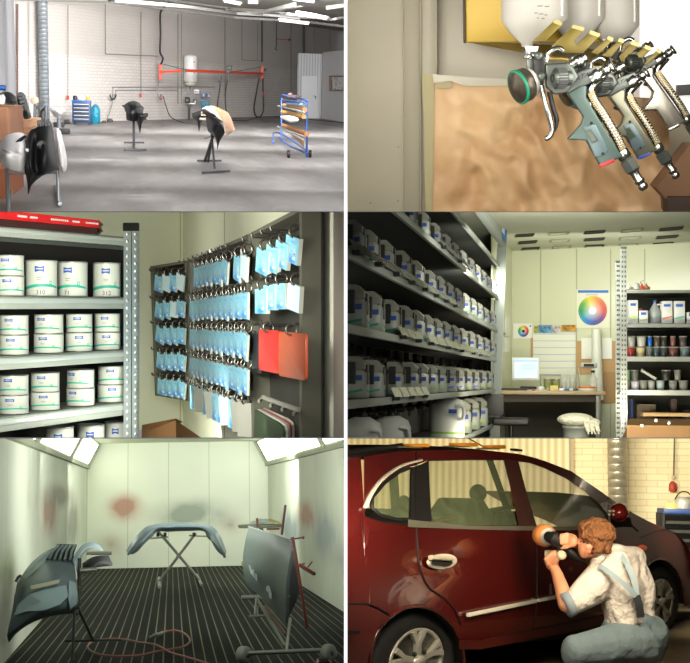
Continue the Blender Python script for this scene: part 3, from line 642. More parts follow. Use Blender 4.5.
    pg(D + .25, [[(54, 130, 0), (57, 128.5, -.1), (60, 131, 0)], [(55, 140, -.2), (59, 139, -.3), (62.5, 141, 0)], [(56, 155, -.2), (61, 154, -.3), (65.5, 154, 0)], [(58, 165, -.1), (62, 166, -.3), (66.5, 164, 0)], [(60, 170, 0), (63, 172.5, -.1), (65.5, 171, 0)]], (0, .06, 0), 'shell', wt, t)
    b = MB(); b.tube(bez([P(57, 133, D - .05), P(60, 148, D - .1), P(63, 166, D - .1)], 10), .007, 6); ob(b, 'crease', mat('groove_white'), R, t)
    t = thing(R, 'black_fender', 'glossy black car fender hung on the front stand', 'fender', P(40, 190, D))
    gb_ = mat('gloss_black_fender', '#0c0d10', .5, spec=.3)
    pg(D - .15, [[(26, 137, .1), (31, 130, 0), (36, 128, 0), (38, 125, 0), (44, 122, 0), (50, 121, .1)],
                 [(24.5, 142, 0), (30, 138, -.15), (36, 134, -.1), (40, 134, -.15), (47, 131, -.15), (52.5, 129, .1)],
                 [(24, 152, 0), (30, 150, -.3), (36, 148, -.15), (41, 148, -.3), (48, 146, -.3), (54.5, 145, 0)],
                 [(24, 166, 0), (30, 164, -.35), (36, 163, -.2), (42, 162, -.35), (50, 160, -.3), (56.5, 158, 0)],
                 [(26, 176, 0), (31, 174, -.3), (37, 173, -.2), (43, 173.5, -.3), (51, 171, -.2), (57.5, 168.5, 0)],
                 [(27.3, 184, 0), (29, 182, -.1), (33, 179, -.1), (39, 176, -.15), (46, 174, -.1), (57, 169.5, 0)],
                 [(28, 194.5, 0), (28.8, 192, 0), (31, 186, 0), (36, 180.5, 0), (44, 175, 0), (56.5, 170, 0)]], (0, .04, 0), 'panel', gb_, t)
    c = P(41.5, 144.5, D - .42); ob(MB().lathe(c, [(R.u(D, 3.6), 0), (R.u(D, 4), .02), (R.u(D, 3.2), .04), (R.u(D, 2.7), .02), (R.u(D, 2.7), 0)], axis=(0, -1, 0), n=18), 'lamp_ring', mat('ring_black', '#2b2d31', .3), R, t)
    ob(MB().cyl(c + V((0, 0.0, 0)), c + V((0, -.015, 0)), R.u(D, 2.6)), 'lamp_hole', mat('hole_grey', '#4c4a48', .7), R, t); c = P(27.5, 150, D - .42); ob(MB().cyl(c, c + V((0, -.03, 0)), R.u(D, 1.5)), 'badge', mat('badge_pale', '#b9b6b2', .4), R, t)
    ob(MB().tube(bez([P(25, 136.5, D - .2), P(20, 140, D - .3), P(16.3, 144, D - .3), P(16, 149, D - .3)], 12), .013, 8), 'hook_arm', gb_, R, t)
    b = MB(); [b.box(P(38 + i * 2.6, 123.5 - i * .4, D - .2), (.014, .03, .05)) for i in range(5)]; ob(b, 'clip_teeth', mat('ring_black'), R, t)
    # rear stand clutter behind
    D = 19; t = thing(R, 'panel_stand', 'dark metal stand with forked arms behind the black fender', 'stand', P(42, 124, D)); 
    ob(MB().tube([P(35, 103, D), P(34.5, 126, D)], .022, 8), 'post', sg, R, t); ob(MB().tube([P(46, 106, D), P(46, 124, D)], .03, 8), 'post', sg, R, t)
    ob(MB().tube([P(34, 109, D), P(40, 106, D), P(44, 101, D)], .018, 8), 'arm', sg, R, t); ob(MB().tube(bez([P(41, 121, D), P(41, 113, D), P(44, 109, D), P(47.5, 110, D)], 10), .02, 8), 'hook', mat('black_plastic'), R, t)
    ob(MB().sph(P(34.5, 100.5, D), (R.u(D, 4), R.u(D, 2), R.u(D, 4))), 'round_sponge', mat('sponge_cream', '#cdb9a2', .8), R, label='round cream polishing pad on top of the rear stand', cat='pad')
    t = thing(R, 'plastic_wrapped_part', 'white plastic-wrapped car part behind the black fender', 'car part', P(58, 118, 21))
    b = MB(); b.grid([[P(48, 108, 21), P(54, 106.5, 20.8), P(60, 108, 20.8), (P(66, 108.5, 21))], [P(51, 112, 20.8), P(56, 111, 20.6), P(61, 112, 20.6), P(65, 111, 20.9)], [P(54, 117, 21), P(57, 118, 20.9), P(60, 117.5, 20.9), P(62, 115, 21)]], thick=(0, .05, 0)); o = ob(b, 'wrap', mat('wrap_white', '#c6c4c6', .3, bump=(12, 1, .05)), R, t, sub=2)
    ob(MB().cyl(P(59, 118, 21.1), P(59, 128, 21.1), .035), 'post', sg, R, t)
    for x, y, s, lb in ((59, 127, .22, 'left'), (63, 134, .25, 'nearest'), (67, 124, .12, 'smallest')): ob(MB().box(G(x, y) + V((0, 0, .05)), (s, s * .6, .1)), 'floor_block', mat('black_metal'), R, bevel=.01, label='%s dark block on floor beneath the plastic-wrapped part' % lb, cat='block')
    # unseen area lamps added to light the hall evenly
    for d, pw in ((9.4, 60), (12, 95), (15, 130), (19, 200), (24, 360)):
        for x in ((80, 172, 284) if d > 12.5 else (110, 250)):
            if x < 90 and d > 20: continue
            p = P(x, 3, d); area('hall_fill', R, p, p + V((0, 1, -.3 if d < 24 else -.15)), 2.2, pw * (1.35 if x > 200 else .45 if x < 90 else 1), (1, .98, .97), .9)

# ================================================================== ROOM 2: spray guns on a yellow wall rack
def room2():
    R = R2; P = R.at
    q2 = lambda pts, d: [P(x, y, d) for x, y in pts]
    pw = mat('painted_partition', '#a39c86', .5, nz=(1.5, .04)); pw2 = mat('partition_strip', '#9a937d', .5); lineL = mat('seam_light', '#c9c3b0', .5)
    bw = mat('wall_cream', '#c6bea6', .4, nz=(1, .04))
    ob(MB().quad(P(436, 250, 11.6), P(740, 250, 11.6), P(740, -45, 11.6), P(436, -45, 11.6)), 'wall_back', bw, R, kind='structure')
    def slab(pts, d, th, name, m, parent=None, bevel=.006, seg=2, **k):
        return ob(MB().prism(q2(pts, d), (0, th, 0)), name, m, R, parent, bevel=bevel, seg=seg, **k)
    slab([(340, 250), (402.5, 250), (402.5, -45), (340, -45)], 11.3, .3, 'wall_left', pw, kind='structure')
    slab([(402.5, 250), (419.5, 250), (419.5, -45), (402.5, -45)], 11.33, .3, 'trim_2', pw2, kind='structure')
    slab([(419.5, 250), (436.5, 250), (436.5, -45), (419.5, -45)], 11.36, .4, 'trim_3', mat('strip_light', '#a8a18b', .45), kind='structure')
    for x, n, w in ((402.5, 'trim_4', .7), (419.8, 'trim_5', .8), (436, 'trim_6', .6)): slab([(x, 250), (x + w, 250), (x + w, -45), (x, -45)], 11.28, .1, n, lineL, kind='structure')
    d_ = thing(R, 'wall_screws', 'small dark screw heads on the grey panel at left', 'screws', P(398, 147, 10.9))
    for x, y in ((398.3, 147), (370.5, 203), (398, 201)): ob(MB().sph(P(x, y, 10.94), .006), 'screw', mat('screw_brown', '#5d4c38', .5), R, d_)
    # kraft paper
    def kb(m, N, L, b, tc):
        o = tc.outputs['Object']; c = nmix(N, L, nnoise(N, L, o, 1.2, .3, .7, 5, .5), lin('#b98f62'), lin('#e2bf90')); L.new(c, b.inputs['Base Color'])
    rows = []; random.seed(3)
    from mathutils import noise
    n = 46
    for j in range(n + 1):
        r = []
        for i in range(64):
            u = i / 63; v = j / n
            xt = lerp(432.5, 668, u); y0 = lerp(79, 103, u) if u < .6 else lerp(93.4, 99, (u - .6) / .4)
            xb = lerp(429, 672, u); x = lerp(xt, xb, v); y = lerp(y0, 246, v)
            q = V((x * .02, y * .012, 0)); h = noise.fractal(V((q.x + q.y * .6, q.y * 1.4 - q.x * .3, 1)), 1, 2, 4)
            h2 = abs(noise.noise(V((x * .03 - y * .015, (y + x * .5) * .022, 4))))
            h3 = abs(noise.noise(V((x * .07 + y * .03, y * .05 - x * .02, 9)))); k = min(1, u * 6, v * 8 + .1)
            r.append(P(x, y, 11.25 - k * (.06 * h + .17 * (.35 - h2) + .05 * (.3 - h3))))
        rows.append(r)
    ob(MB().grid(rows), 'masking_paper', mat('kraft_paper', '#b08c62', .45, build=kb, spec=.4), R, label='large crinkled sheet of brown masking paper taped to the wall', cat='paper')
    tape = mat('masking_tape', '#b5ab80', .6, alpha=.85)
    slab([(426, 212 + 38), (432, 250), (434.5, 90), (434, 76), (421.5, 73), (424, 120)], 11.22, .006, 'masking_tape', tape, label='vertical strip of masking tape along left edge of brown paper', cat='tape', bevel=0)
    slab([(433, 74), (465, 77), (520, 80), (520, 86), (465, 86), (450, 81), (433, 83)], 11.2, .006, 'masking_tape', mat('clear_tape', '#c4bda4', .3, alpha=.8), label='strip of clear tape along the top edge of brown paper', cat='tape', bevel=0)
    slab([(436, 82), (452, 82), (452, 88), (437, 88)], 11.19, .006, 'masking_tape', tape, label='short tape piece at top left corner of brown paper', cat='tape', bevel=0)
    # right side: bright window and room beyond
    ob(MB().box(P(668, 58, 11.4), (R.u(11.4, 64), .05, R.u(11.4, 118))), 'window_2', mat('window_glow', '#ffffff', .5, emit=('#fffaf2', .8)), R, kind='structure')
    slab([(630, 118), (640, 118), (640, -45), (630, -45)], 11.3, .06, 'trim_7', mat('window_frame_glow', '#e2ddd0', .4, emit=('#fff8ee', .35)), kind='structure')  # frame glows faintly by itself, window glare put into its material
    slab([(677, 85), (694, 84), (694, 95), (677, 96)], 11.2, .1, 'window_latch', mat('latch_grey', '#5a5956', .5), label='dark grey latch on the bright window at right', cat='latch')
    t = thing(R, 'cardboard_box', 'brown box leaning in the lower right corner below the guns', 'box', P(678, 205, 10.6))
    slab([(656, 188), (690, 144), (726, 144), (726, 214), (668, 214), (667, 200)], 10.6, .5, 'carton', mat('box_brown', '#7b5a3e', .7, nz=(3, .1)), t)
    slab([(668, 197), (726, 197), (726, 245), (669, 245)], 10.5, .4, 'base_board', mat('box_dark', '#3a2a1e', .7), t)
    # rack
    gold = mat('rack_yellow', '#b3921b', .35, .15); gold2 = mat('rack_olive', '#6d5e1e', .42, .3, nz=(4, .2)); edge = mat('rack_edge', '#b0a468', .4, .2)
    t = thing(R, 'spray_gun_rack', 'yellow metal wall rack with forked tines holding the spray guns', 'rack', P(530, 43, 10.8))
    slab([(465, 42), (610, 42), (610, -45), (463.5, -45)], 11.1, .04, 'back_plate', gold, t)
    slab([(463.3, 43), (465.5, 43), (464.5, -45), (462, -45)], 11.06, .1, 'plate_edge', mat('edge_dark', '#3a3018', .5), t)
    b = MB(); b.add([P(465, 42, 11.08), P(512, 43, 11.08), P(580, 46, 11.0), P(640, 62, 10.9), P(632, 68, 10.4), P(560, 57.5, 10.2), P(528, 53.5, 10.3)], [(0, 6, 5, 4, 3, 2, 1)]); ob(b, 'ledge', gold2, R, t)
    c = lambda pts: [(500 + x / 3.63, y / 3.63) for x, y in pts]
    tin = [[(115, 152), (195, 77), (225, 90), (165, 152)], [(185, 168), (262, 97), (305, 108), (268, 152), (276, 160), (325, 118), (362, 130), (300, 195), (225, 190)],
           [(330, 190), (390, 138), (410, 146), (355, 200)], [(365, 205), (430, 146), (450, 152), (405, 208)],
           [(430, 205), (475, 156), (505, 165), (475, 197), (485, 203), (525, 170), (548, 180), (495, 235), (440, 225)], [(520, 232), (570, 183), (585, 191), (532, 240)]]
    for k, tt in enumerate(tin):
        dd = 10.2 + .08 * k; o = slab(c(tt), dd, .03, 'tine', gold2, t)
        top = c(tt)[1:3] if len(tt) == 4 else c(tt)[1:3]
        (x0, y0), (x1, y1) = top; ob(MB().bar(P(x0, y0 - .4, dd - .004), P(x1, y1 - .4, dd - .004), .009, .03), 'lip', edge, R, o)
        if len(tt) > 4:
            (x0, y0), (x1, y1) = c(tt)[5:7]; ob(MB().bar(P(x0, y0 - .4, dd - .004), P(x1, y1 - .4, dd - .004), .009, .03), 'lip', edge, R, o)
    cup = mat('white_plastic_cup', '#c9c5bb', .4); mk = mat('print_grey', '#8b8a86', .6); ridge = mat('cup_ridge', '#ece9e2', .3)
    for cx, r, nx, ny, yb, d, lab in ((534.5, 31.5, 527, 47, 20, 10.6, 'large white plastic paint cup above the nearest spray gun'), (579, 24, 574, 46, 20, 10.95, 'second white paint cup, behind the nearest cup'), (617, 21, 611, 50, 26, 11.05, 'third white paint cup, nearest the window')):
        u = R.u(d, 1); o0 = P(cx, 0, d); t = thing(R, 'paint_cup', lab, 'cup', P(nx, ny, d))
        b = MB(); rings = [(nx, ny, 5), (nx, ny - 4, 6), (lerp(nx, cx, .6), yb + 14, r * .62), (cx, yb, r), (cx, -20, r), (cx, -50, r)]
        vs = []; n = 28
        for (x, y, rr) in rings:
            cc = P(x, y, d); vs.append([cc + V((math.cos(a * 2 * PI / n) * rr * u, math.sin(a * 2 * PI / n) * rr * u * .6, 0)) for a in range(n + 1)])
        b.grid(vs[::-1]); ob(b, 'body', cup, R, t)
        ob(MB().bar(P(cx + r - 4, yb - 4, d - r * u * .35), P(cx + r - 4, -40, d - r * u * .35), .03, .02), 'edge_ridge', ridge, R, t)
        if cx < 540:
            for k, (x, y, w) in enumerate(((540, 6, 5), (547, 6.5, 4), (536, 13, 3), (541, 14, 4), (546, 15, 3), (538, 18, 2), (543, 18.5, 3))):
                ob(MB().box(P(x, y, d - r * u * .62), (u * w, .004, u * .9)), 'scale_mark', mk, R, t)
    # spray guns
    ch = mat('chrome', '#a5a6a0', .27, 1.0, bump=(14, .15, .02)); chd = mat('gun_metal', '#555a55', .38, .6); teal = mat('gun_body_teal', '#44544f', .4, .4); dk = mat('gun_black', '#100f0e', .5, 0)
    br = mat('brown_ring', '#4e463c', .35, .5, nz=(20, .3)); wornw = mat('gun_white', '#c9c8c0', .4, .2); grn = mat('green_ring', '#0f7a5a', .35); rdg = mat('ridge_brass', '#8a7c5c', .38, .6)
    def gun(ox, oy, s, D, name_label, base_m, body_m, lcd=True, rot=0.):
        ca, sa = math.cos(rot), math.sin(rot); u = R.u(D, 1) * s
        def T(x, y, dz=0.):
            X = (x - 591) * s; Y = (y - 135) * s; return P(ox + X * ca - Y * sa, oy + X * sa + Y * ca, D + dz)
        def A(x, y): return T(500 + x / 6.31, 40 + y / 6.31)   # head crop coordinates
        def a(x, y, dz=0.): return T(500 + x / 6.31, 40 + y / 6.31, dz)
        def h(x, y, dz=0.): return T(565 + x / 3.856, 40 + y / 3.856, dz)
        t = thing(R, 'spray_gun', name_label, 'spray gun', T(591, 135))
        ob(MB().prism([a(155, 38, -.06), a(245, 38, -.06), a(235, 78, -.06), a(165, 72, -.06)], (0, .12, 0)), 'cup_neck', wornw, R, t, bevel=.008)
        ob(MB().lathe(a(190, 118, 0), [(6 * u, 0), (7 * u, 2 * u), (5 * u, 4 * u), (5.4 * u, 7 * u)], n=16), 'neck_collar', ch, R, t)
        ob(MB().prism([a(165, 120, -.03), a(215, 110, -.03), a(215, 230, -.03), a(175, 215, -.03)], (0, .1, 0)), 'head_block', chd, R, t, bevel=.012)
        # nozzle head
        ax = V((-.80, -.5, -.30)).normalized(); c0 = a(205, 262, -.02)
        ob(MB().lathe(c0, [(0, -4 * u), (10 * u, -3 * u), (14 * u, 2 * u), (14 * u, 6 * u), (12.5 * u, 8 * u)], axis=ax, n=28), 'fluid_head', wornw, R, t)
        ri = ob(MB().lathe(c0 + ax * 5 * u, [(12 * u, 0), (15.5 * u, 1 * u), (16.3 * u, 3 * u), (16.3 * u, 11 * u), (15 * u, 13 * u), (6 * u, 14 * u), (3 * u, 17 * u), (0, 17 * u)], axis=ax, n=32), 'air_cap', br, R, t)
        ob(MB().lathe(c0 + ax * 15 * u, [(15.6 * u, 0), (16.9 * u, .5 * u), (16.9 * u, 2.6 * u), (15.5 * u, 3 * u)], axis=ax, n=32), 'cap_ring', grn, R, ri)
        # lever and pivots
        ob(MB().prism([a(222, 80, -.1), a(275, 78, -.1), a(285, 200, -.1), a(270, 320, -.1), a(235, 300, -.1), a(212, 190, -.1)], (0, .04, 0)), 'lever_plate', dk, R, t, bevel=.01)
        for x, y in ((243, 100), (262, 230)): ob(MB().lathe(a(x, y, -.1), [(4.2 * u, 0), (4.4 * u, .012), (3 * u, .03), (0, .03)], axis=(0, -1, 0), n=18), 'pivot_screw', chd, R, t)
        ob(MB().tube(bez([a(262, 290, -.1), a(285, 400, -.12), a(310, 480, -.13), a(330, 560, -.12), a(315, 605, -.12), a(285, 625, -.11)], 24), [4 * u] * 6 + [4.6 * u] * 8 + [4.4 * u] * 6 + [3.4 * u, 3 * u, 2.6 * u, 2 * u, 1 * u], 10, flat=.6), 'trigger', ch, R, t)
        ob(MB().tube(bez([a(312, 330, -.05), a(335, 430, -.07), a(358, 510, -.08), a(345, 580, -.1)], 12), [4 * u] * 9 + [3 * u, 3 * u, 2 * u, 1.5 * u], 10, flat=.6), 'trigger_guard', dk, R, t)
        # casting
        ob(MB().prism([a(278, 150, -.08), a(430, 140, -.08), a(470, 180, -.08), a(500, 235, -.08), a(430, 330, -.08), a(345, 345, -.08), a(290, 300, -.08)], (0, .16, 0)), 'body_casting', chd, R, t, bevel=.02, seg=3)
        ob(MB().cyl(a(280, 115, -.02), a(430, 122, -.02), 1.4 * u, n=10), 'brass_rod', mat('brass', '#c6a850', .3, .8), R, t)
        # top hook
        ob(MB().tube(bez([a(290, 140, -.04), a(300, 95, -.04), a(330, 65, -.05), a(370, 52, -.05), a(400, 72, -.05)], 18), [4.2 * u] * 9 + [3.6 * u] * 6 + [2.6 * u, 2. * u, 1.4 * u, 1 * u][:2], 10), 'hanging_hook', ch, R, t) if False else ob(MB().tube(bez([a(290, 140, -.04), a(300, 95, -.04), a(330, 65, -.05), a(370, 52, -.05), a(400, 72, -.05)], 16), 2.8 * u, 10), 'hanging_hook', ch, R, t)
        # knurled knob
        kx = V((.85, .35, .0)).normalized(); kc = a(332, 243, -.2)
        kn = ob(MB().lathe(kc, [(0, 0), (6 * u, 0), (7.6 * u, 1.2 * u), (9 * u, 3 * u), (9.4 * u, 12 * u), (7 * u, 14 * u), (7 * u, 18 * u)], axis=kx, n=24, smooth=False), 'adjust_knob', chd, R, t)
        b = MB(); x_, y_ = perp(kx)
        for i in range(22): an = 2 * PI * i / 22; pp = x_ * math.cos(an) * 9.3 * u + y_ * math.sin(an) * 9.3 * u; b.bar(kc + kx * 3 * u + pp, kc + kx * 12 * u + pp, .9 * u, 1.3 * u)
        ob(b, 'knurling', dk, R, kn); ob(MB().torus(kc + kx * -.002, 3.2 * u, .6 * u, kx, 16, 6), 'knob_ring', dk, R, kn)
        # body bar with lettering
        ob(MB().prism([h(-10, 165, -.07), h(60, 120, -.07), h(128, 98, -.07), h(150, 130, -.07), h(100, 165, -.07), h(10, 205, -.07)], (0, .14, 0)), 'body_bar', chd, R, t, bevel=.014)
        if lcd: ob(MB().text('SATA', h(27, 165, -.078), h(100, 137) - h(27, 165), V((.2, 0, 1)), 7 * u), 'lettering', dk, R, t)
        # handle
        gp = [(8, 205), (60, 175), (85, 175), (82, 222), (120, 285), (175, 375), (222, 452), (135, 486), (82, 388), (8, 384), (62, 325), (72, 296), (40, 250)]
        ob(MB().prism([h(x, y, -.08) for x, y in gp], (0, .16, 0)), 'handle', body_m, R, t, bevel=.016, seg=3)
        path = bez([h(150, 135, -.0), h(100, 190, 0), h(112, 230, 0), h(150, 290, 0), (h(195, 365, 0)), h(232, 440, 0)], 30)
        ob(MB().tube(path, 4.6 * u, 12, flat=1.), 'handle_back', ch, R, t)
        rid = bez([h(100, 205, 0), h(118, 245, 0), h(150, 290, 0), h(195, 365, 0), h(222, 420, 0)], 26)
        b = MB(); [b.bar(p + V((-3. * u, -.02 - 3 * u, -1.3 * u)), p + V((2.6 * u, -.02 - 3 * u, 2.2 * u)), 1. * u, 1.4 * u) for p in rid]; ob(b, 'grip_ridges', rdg, R, t)
        if lcd:
            ob(MB().prism([h(70, 335, -.088), h(118, 325, -.088), h(168, 425, -.088), h(150, 448, -.088), h(115, 452, -.088)], (0, .02, 0)), 'display_plate', mat('plate_teal', '#56676a', .4, .3), R, t, bevel=.01)
            lc = ob(MB().prism([h(78, 350, -.096), h(100, 342, -.096), h(130, 388, -.096), h(104, 400, -.096)], (0, .012, 0)), 'display', mat('display_frame', '#3d463e', .4), R, t, bevel=.004)
            ob(MB().prism([h(84, 353, -.1), h(98, 348, -.1), h(121, 385, -.1), h(106, 392, -.1)], (0, .006, 0)), 'screen', mat('lcd', '#3c4634', .2), R, lc)
            for x, y in ((146, 438), (102, 320)): ob(MB().sph(h(x, y, -.09), 1.3 * u), 'screw', dk, R, t)
        ob(MB().prism([h(130, 480, -.09), h(188, 458, -.09), h(192, 470, -.09), h(140, 492, -.09)], (0, .18, 0)), 'base_cap', base_m, R, t, bevel=.006)
        ob(MB().prism([h(60, 255, -.03) + V((-.0, 0, 0)), h(52, 270, -.03), h(28, 262, -.03), h(32, 250, -.03)], (0, .05, 0)), 'trigger_stop', dk, R, t, bevel=.004)
        # air connector
        c0, c1 = h(215, 425, 0), h(310, 580, 0); ax = (c1 - c0); Ln = ax.length; ax.normalize(); k = Ln / 47.
        ob(MB().lathe(c0, [(5 * u, 0), (6.4 * u, 1 * k), (6.4 * u, 9 * k), (5 * u, 10 * k)], axis=ax, n=18), 'connector_collar', ch, R, t)
        ob(MB().lathe(c0, [(5 * u, 10 * k), (7.8 * u, 12 * k), (8 * u, 23 * k), (5.2 * u, 26 * k)], axis=ax, n=6, smooth=False), 'connector_hex', chd, R, t)
        ob(MB().lathe(c0, [(4.4 * u, 26 * k), (4.2 * u, 34 * k), (5 * u, 35 * k), (5 * u, 37 * k), (3.8 * u, 38 * k), (3.8 * u, 40 * k), (4.8 * u, 41 * k), (4.6 * u, 44 * k), (3. * u, 46 * k), (0, 46 * k)], axis=ax, n=18), 'air_nipple', ch, R, t)
        # rear air valve
        v0, v1 = h(118, 140, -.06), h(186, 98, -.1); ax = (v1 - v0).normalized()
        ob(MB().lathe(v0, [(6.5 * u, -4 * u), (6.5 * u, 4 * u), (4 * u, 5 * u), (4 * u, 9 * u), (5 * u, 9 * u), (5 * u, 14 * u), (3.4 * u, 15 * u), (6 * u, 17 * u), (6.2 * u, 19 * u), (0, 19.5 * u)], axis=ax, n=18), 'air_valve', ch, R, t)
        v0, v1 = h(20, 100, 0), h(90, 60, -.02); ax = (v1 - v0).normalized()
        ob(MB().lathe(v0, [(5 * u, -6 * u), (6 * u, 0), (4.5 * u, 5 * u), (6 * u, 7 * u), (6 * u, 12 * u), (3.5 * u, 14 * u), (4.8 * u, 17 * u), (0, 18 * u)], axis=ax, n=18), 'needle_knob', ch, R, t)
        return t
    gun(591, 135, 1., 9.6, 'nearest spray gun, with display and red base cap, teal ring at its nozzle', mat('cap_red', '#a8232a', .4), teal)
    gun(630, 132, .86, 10.1, 'middle spray gun, with display and blue base cap', mat('cap_blue', '#2a459a', .4), mat('gun_body_olive', '#6b6a5a', .3, .6), rot=-.02)
    gun(660, 106, .80, 10.7, 'farthest spray gun at right, all chrome without display', ch, mat('gun_body_chrome', '#9b968a', .25, .8), lcd=False, rot=-.07)
    area('rack_window_light', R, P(670, 40, 9.0), P(520, 150, 11.3), 1.0, 36, (1, .96, .88))
    area('rack_front_fill', R, P(400, -20, 8.2), P(500, 110, 11.5), 1.2, 90, (1, .95, .85))  # unseen lamp added in front to brighten the rack and panels
    area('rack_low_fill', R, P(560, 210, 8.6), P(540, 150, 11.3), 1.0, 24, (1, .95, .88))  # another added lamp out of sight, fill from below

# ================================================================== ROOM 3: shelf of paint cans and swatch rack
def can_mesh(b, c, r, h, num=None, rot=0., ms=(0, 1, 2, 3, 4)):
    """paint can with label band; the label faces -Y turned by rot"""
    white, blue, green, ink, metal = ms
    b.m = white; b.lathe(c, [(r * .97, 0), (r, .02 * h), (r, .95 * h)], n=28)
    b.m = metal; b.lathe(c, [(r, .95 * h), (r * 1.03, .96 * h), (r * 1.03, .985 * h), (r * .93, 1. * h), (r * .9, .96 * h), (0, .955 * h)], n=28)
    b.lathe(c, [(r * .99, -.0), (r * 1.02, .005 * h), (r * 1.02, .025 * h), (r, .03 * h)], n=28)
    def pt(a, z, o=1.012): return c + V((math.sin(a + rot) * r * o, -math.cos(a + rot) * r * o, z * h))
    def patch(a0, a1, f0, f1, n=8, o=1.012):
        rows = [[pt(lerp(a0, a1, i / n), f1(i / n), o) for i in range(n + 1)], [pt(lerp(a0, a1, i / n), f0(i / n), o) for i in range(n + 1)]]
        b.grid(rows[::-1])
    b.m = blue; patch(-.32, .28, lambda t: .66 + .03 * (1 - abs(2 * t - 1)), lambda t: .83 - .03 * (1 - abs(2 * t - 1)))
    b.m = white; patch(-.24, .2, lambda t: .735, lambda t: .765, o=1.02)
    b.m = green; patch(-1.3, 1.35, lambda t: .18 + .09 * math.sin(t * PI * .9) - .03 * (1 - t), lambda t: .235 + .1 * math.sin(t * PI * .9), 16)
    b.m = green; patch(.62, .8, lambda t: .32, lambda t: .42, 2); b.m = white; patch(.66, .76, lambda t: .34, lambda t: .4, 2, 1.02)
    b.m = ink; [patch(-.2 + .03 * k, .16 - .03 * k, lambda t: .5 - .05 * k, lambda t: .512 - .05 * k, 4) for k in range(2)]
    if num:
        cu = bpy.data.curves.new('t', 'FONT'); cu.body = num; cu.size = .17 * h; cu.resolution_u = 2; o = bpy.data.objects.new('t', cu); me = bpy.data.meshes.new_from_object(o)
        b.add([pt((v.co.x - .11 * h) / r, .045 + v.co.y / h, 1.02) for v in me.vertices], [tuple(p.vertices) for p in me.polygons])
        bpy.data.meshes.remove(me); bpy.data.objects.remove(o); bpy.data.curves.remove(cu)
def room3():
    R = R3; P = R.at
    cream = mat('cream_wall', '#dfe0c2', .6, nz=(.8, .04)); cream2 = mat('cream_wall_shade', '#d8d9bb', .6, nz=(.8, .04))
    cor = P(183, 300, 15.6); RWl = Plane(R, cor, P(330, 300, 8.6)); LWl = Plane(R, P(-40, 300, 14.0), cor)
    def wz(pl, u0, u1, name, m):
        q = [pl.pt(u0, -.6), pl.pt(u1, -.6), pl.pt(u1, 3), pl.pt(u0, 3)]; ob(MB().quad(*q), name, m, R, kind='structure')
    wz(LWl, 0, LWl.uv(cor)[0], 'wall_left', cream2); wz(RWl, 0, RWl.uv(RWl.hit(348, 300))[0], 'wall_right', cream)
    for k, x in enumerate((180, 224)):
        pl = RWl if x > 183 else LWl
        ob(MB().prism([pl.hit(x, 460, .004), pl.hit(x + .7, 460, .004), pl.hit(x + .7, 200, .004), pl.hit(x, 200, .004)], -pl.n * .002), 'trim_8', mat('seam_and_corner_shade', '#a0a184', .7), R, kind='structure')  # strip near the corner paints its shading; the other is a seam
    # wall edge / door frame at right
    b = MB(); b.prism([RWl.hit(320, 460, .05), RWl.hit(333, 460, .05), RWl.hit(333, 200, .05), RWl.hit(320, 200, .05)], -RWl.n * .04); ob(b, 'trim_9', mat('frame_white', '#dcd9c4', .5), R, kind='structure', bevel=.01)
    b = MB(); b.prism([RWl.hit(333, 460, .1), RWl.hit(346, 460, .1), RWl.hit(346, 200, .1), RWl.hit(333, 200, .1)], -RWl.n * .09); ob(b, 'trim_10', mat('frame_pinkish', '#b9aea0', .5), R, kind='structure', bevel=.01)
    # ---- shelving
    S = Plane(R, P(0, 300, 10), P(124, 300, 11.4)); steel = mat('zinc_shelf', '#a4a89a', .45, .2, nz=(3, .08)); hole = mat('hole_dark', '#2a2c26', .6)
    t = thing(R, 'metal_shelving', 'galvanised steel shelving unit with perforated post, full of paint cans', 'shelving', S.hit(60, 430))
    n = S.n; back = V((0, 1, 0))
    def face(x0, x1, ya0, ya1, yb0, yb1, off=0., th=.02):
        """front strip on the shelf plane: (x0: y ya0..ya1) to (x1: yb0..yb1)"""
        return [S.hit(x0, ya1, off), S.hit(x1, yb1, off), S.hit(x1, yb0, off), S.hit(x0, ya0, off)]
    dz = .95
    shelf_z = []
    for k, (a0, a1, b0, b1) in enumerate(((229.5, 238.5, 232.3, 243), (296.5, 310, 296.5, 307.5), (356.5, 370, 350.2, 361.5), (416.5, 432, 404, 415.5), (480, 500, 459, 475))):
        p = face(-34, 126, a0 + (a0 - b0) * .27, a1 + (a1 - b1) * .27, b0, b1)
        z = (p[2].z + p[3].z) / 2; shelf_z.append(z); L0 = p[0]; L1 = p[1]
        zt = z; zb = (p[0].z + p[1].z) / 2; A = V((L0.x, L0.y, 0)); B = V((L1.x, L1.y, 0)); up = V((0, 0, 1))
        b = MB(); b.prism([A + up * zb, B + up * zb, B + up * zt, A + up * zt], back * .03)
        o = ob(b, 'shelf_rail', steel, R, t, bevel=.006)
        b = MB(); b.prism([A + up * lerp(zb, zt, .45) + n * .012, B + up * lerp(zb, zt, .45) + n * .012, B + up * lerp(zb, zt, .8) + n * .012, A + up * lerp(zb, zt, .8) + n * .012], back * .02)
        ob(b, 'rail_bead', mat('zinc_light', '#c2c8bd', .3, .4), R, o, bevel=.004)
        b = MB(); b.prism([A + up * (zt - .012), B + up * (zt - .012), B + back * dz + up * (zt - .012), A + back * dz + up * (zt - .012)], up * .01); 
        for i in range(14): q = lerp(A, B, i / 13) + back * .2; b.prism([q + up * (zt - .05), q + V((.02, 0, 0)) + up * (zt - .05), q + V((.02, 0, 0)) + back * (dz - .2) + up * (zt - .05), q + back * (dz - .2) + up * (zt - .05)], up * .035)
        ob(b, 'shelf_deck', mat('zinc_dark', '#6d7268', .5, .3), R, t)
        b = MB(); b.prism([A + back * dz + up * zb, B + back * dz + up * zb, B + back * dz + up * zt, A + back * dz + up * zt], back * .02); ob(b, 'rear_rail', mat('zinc_dark'), R, t)
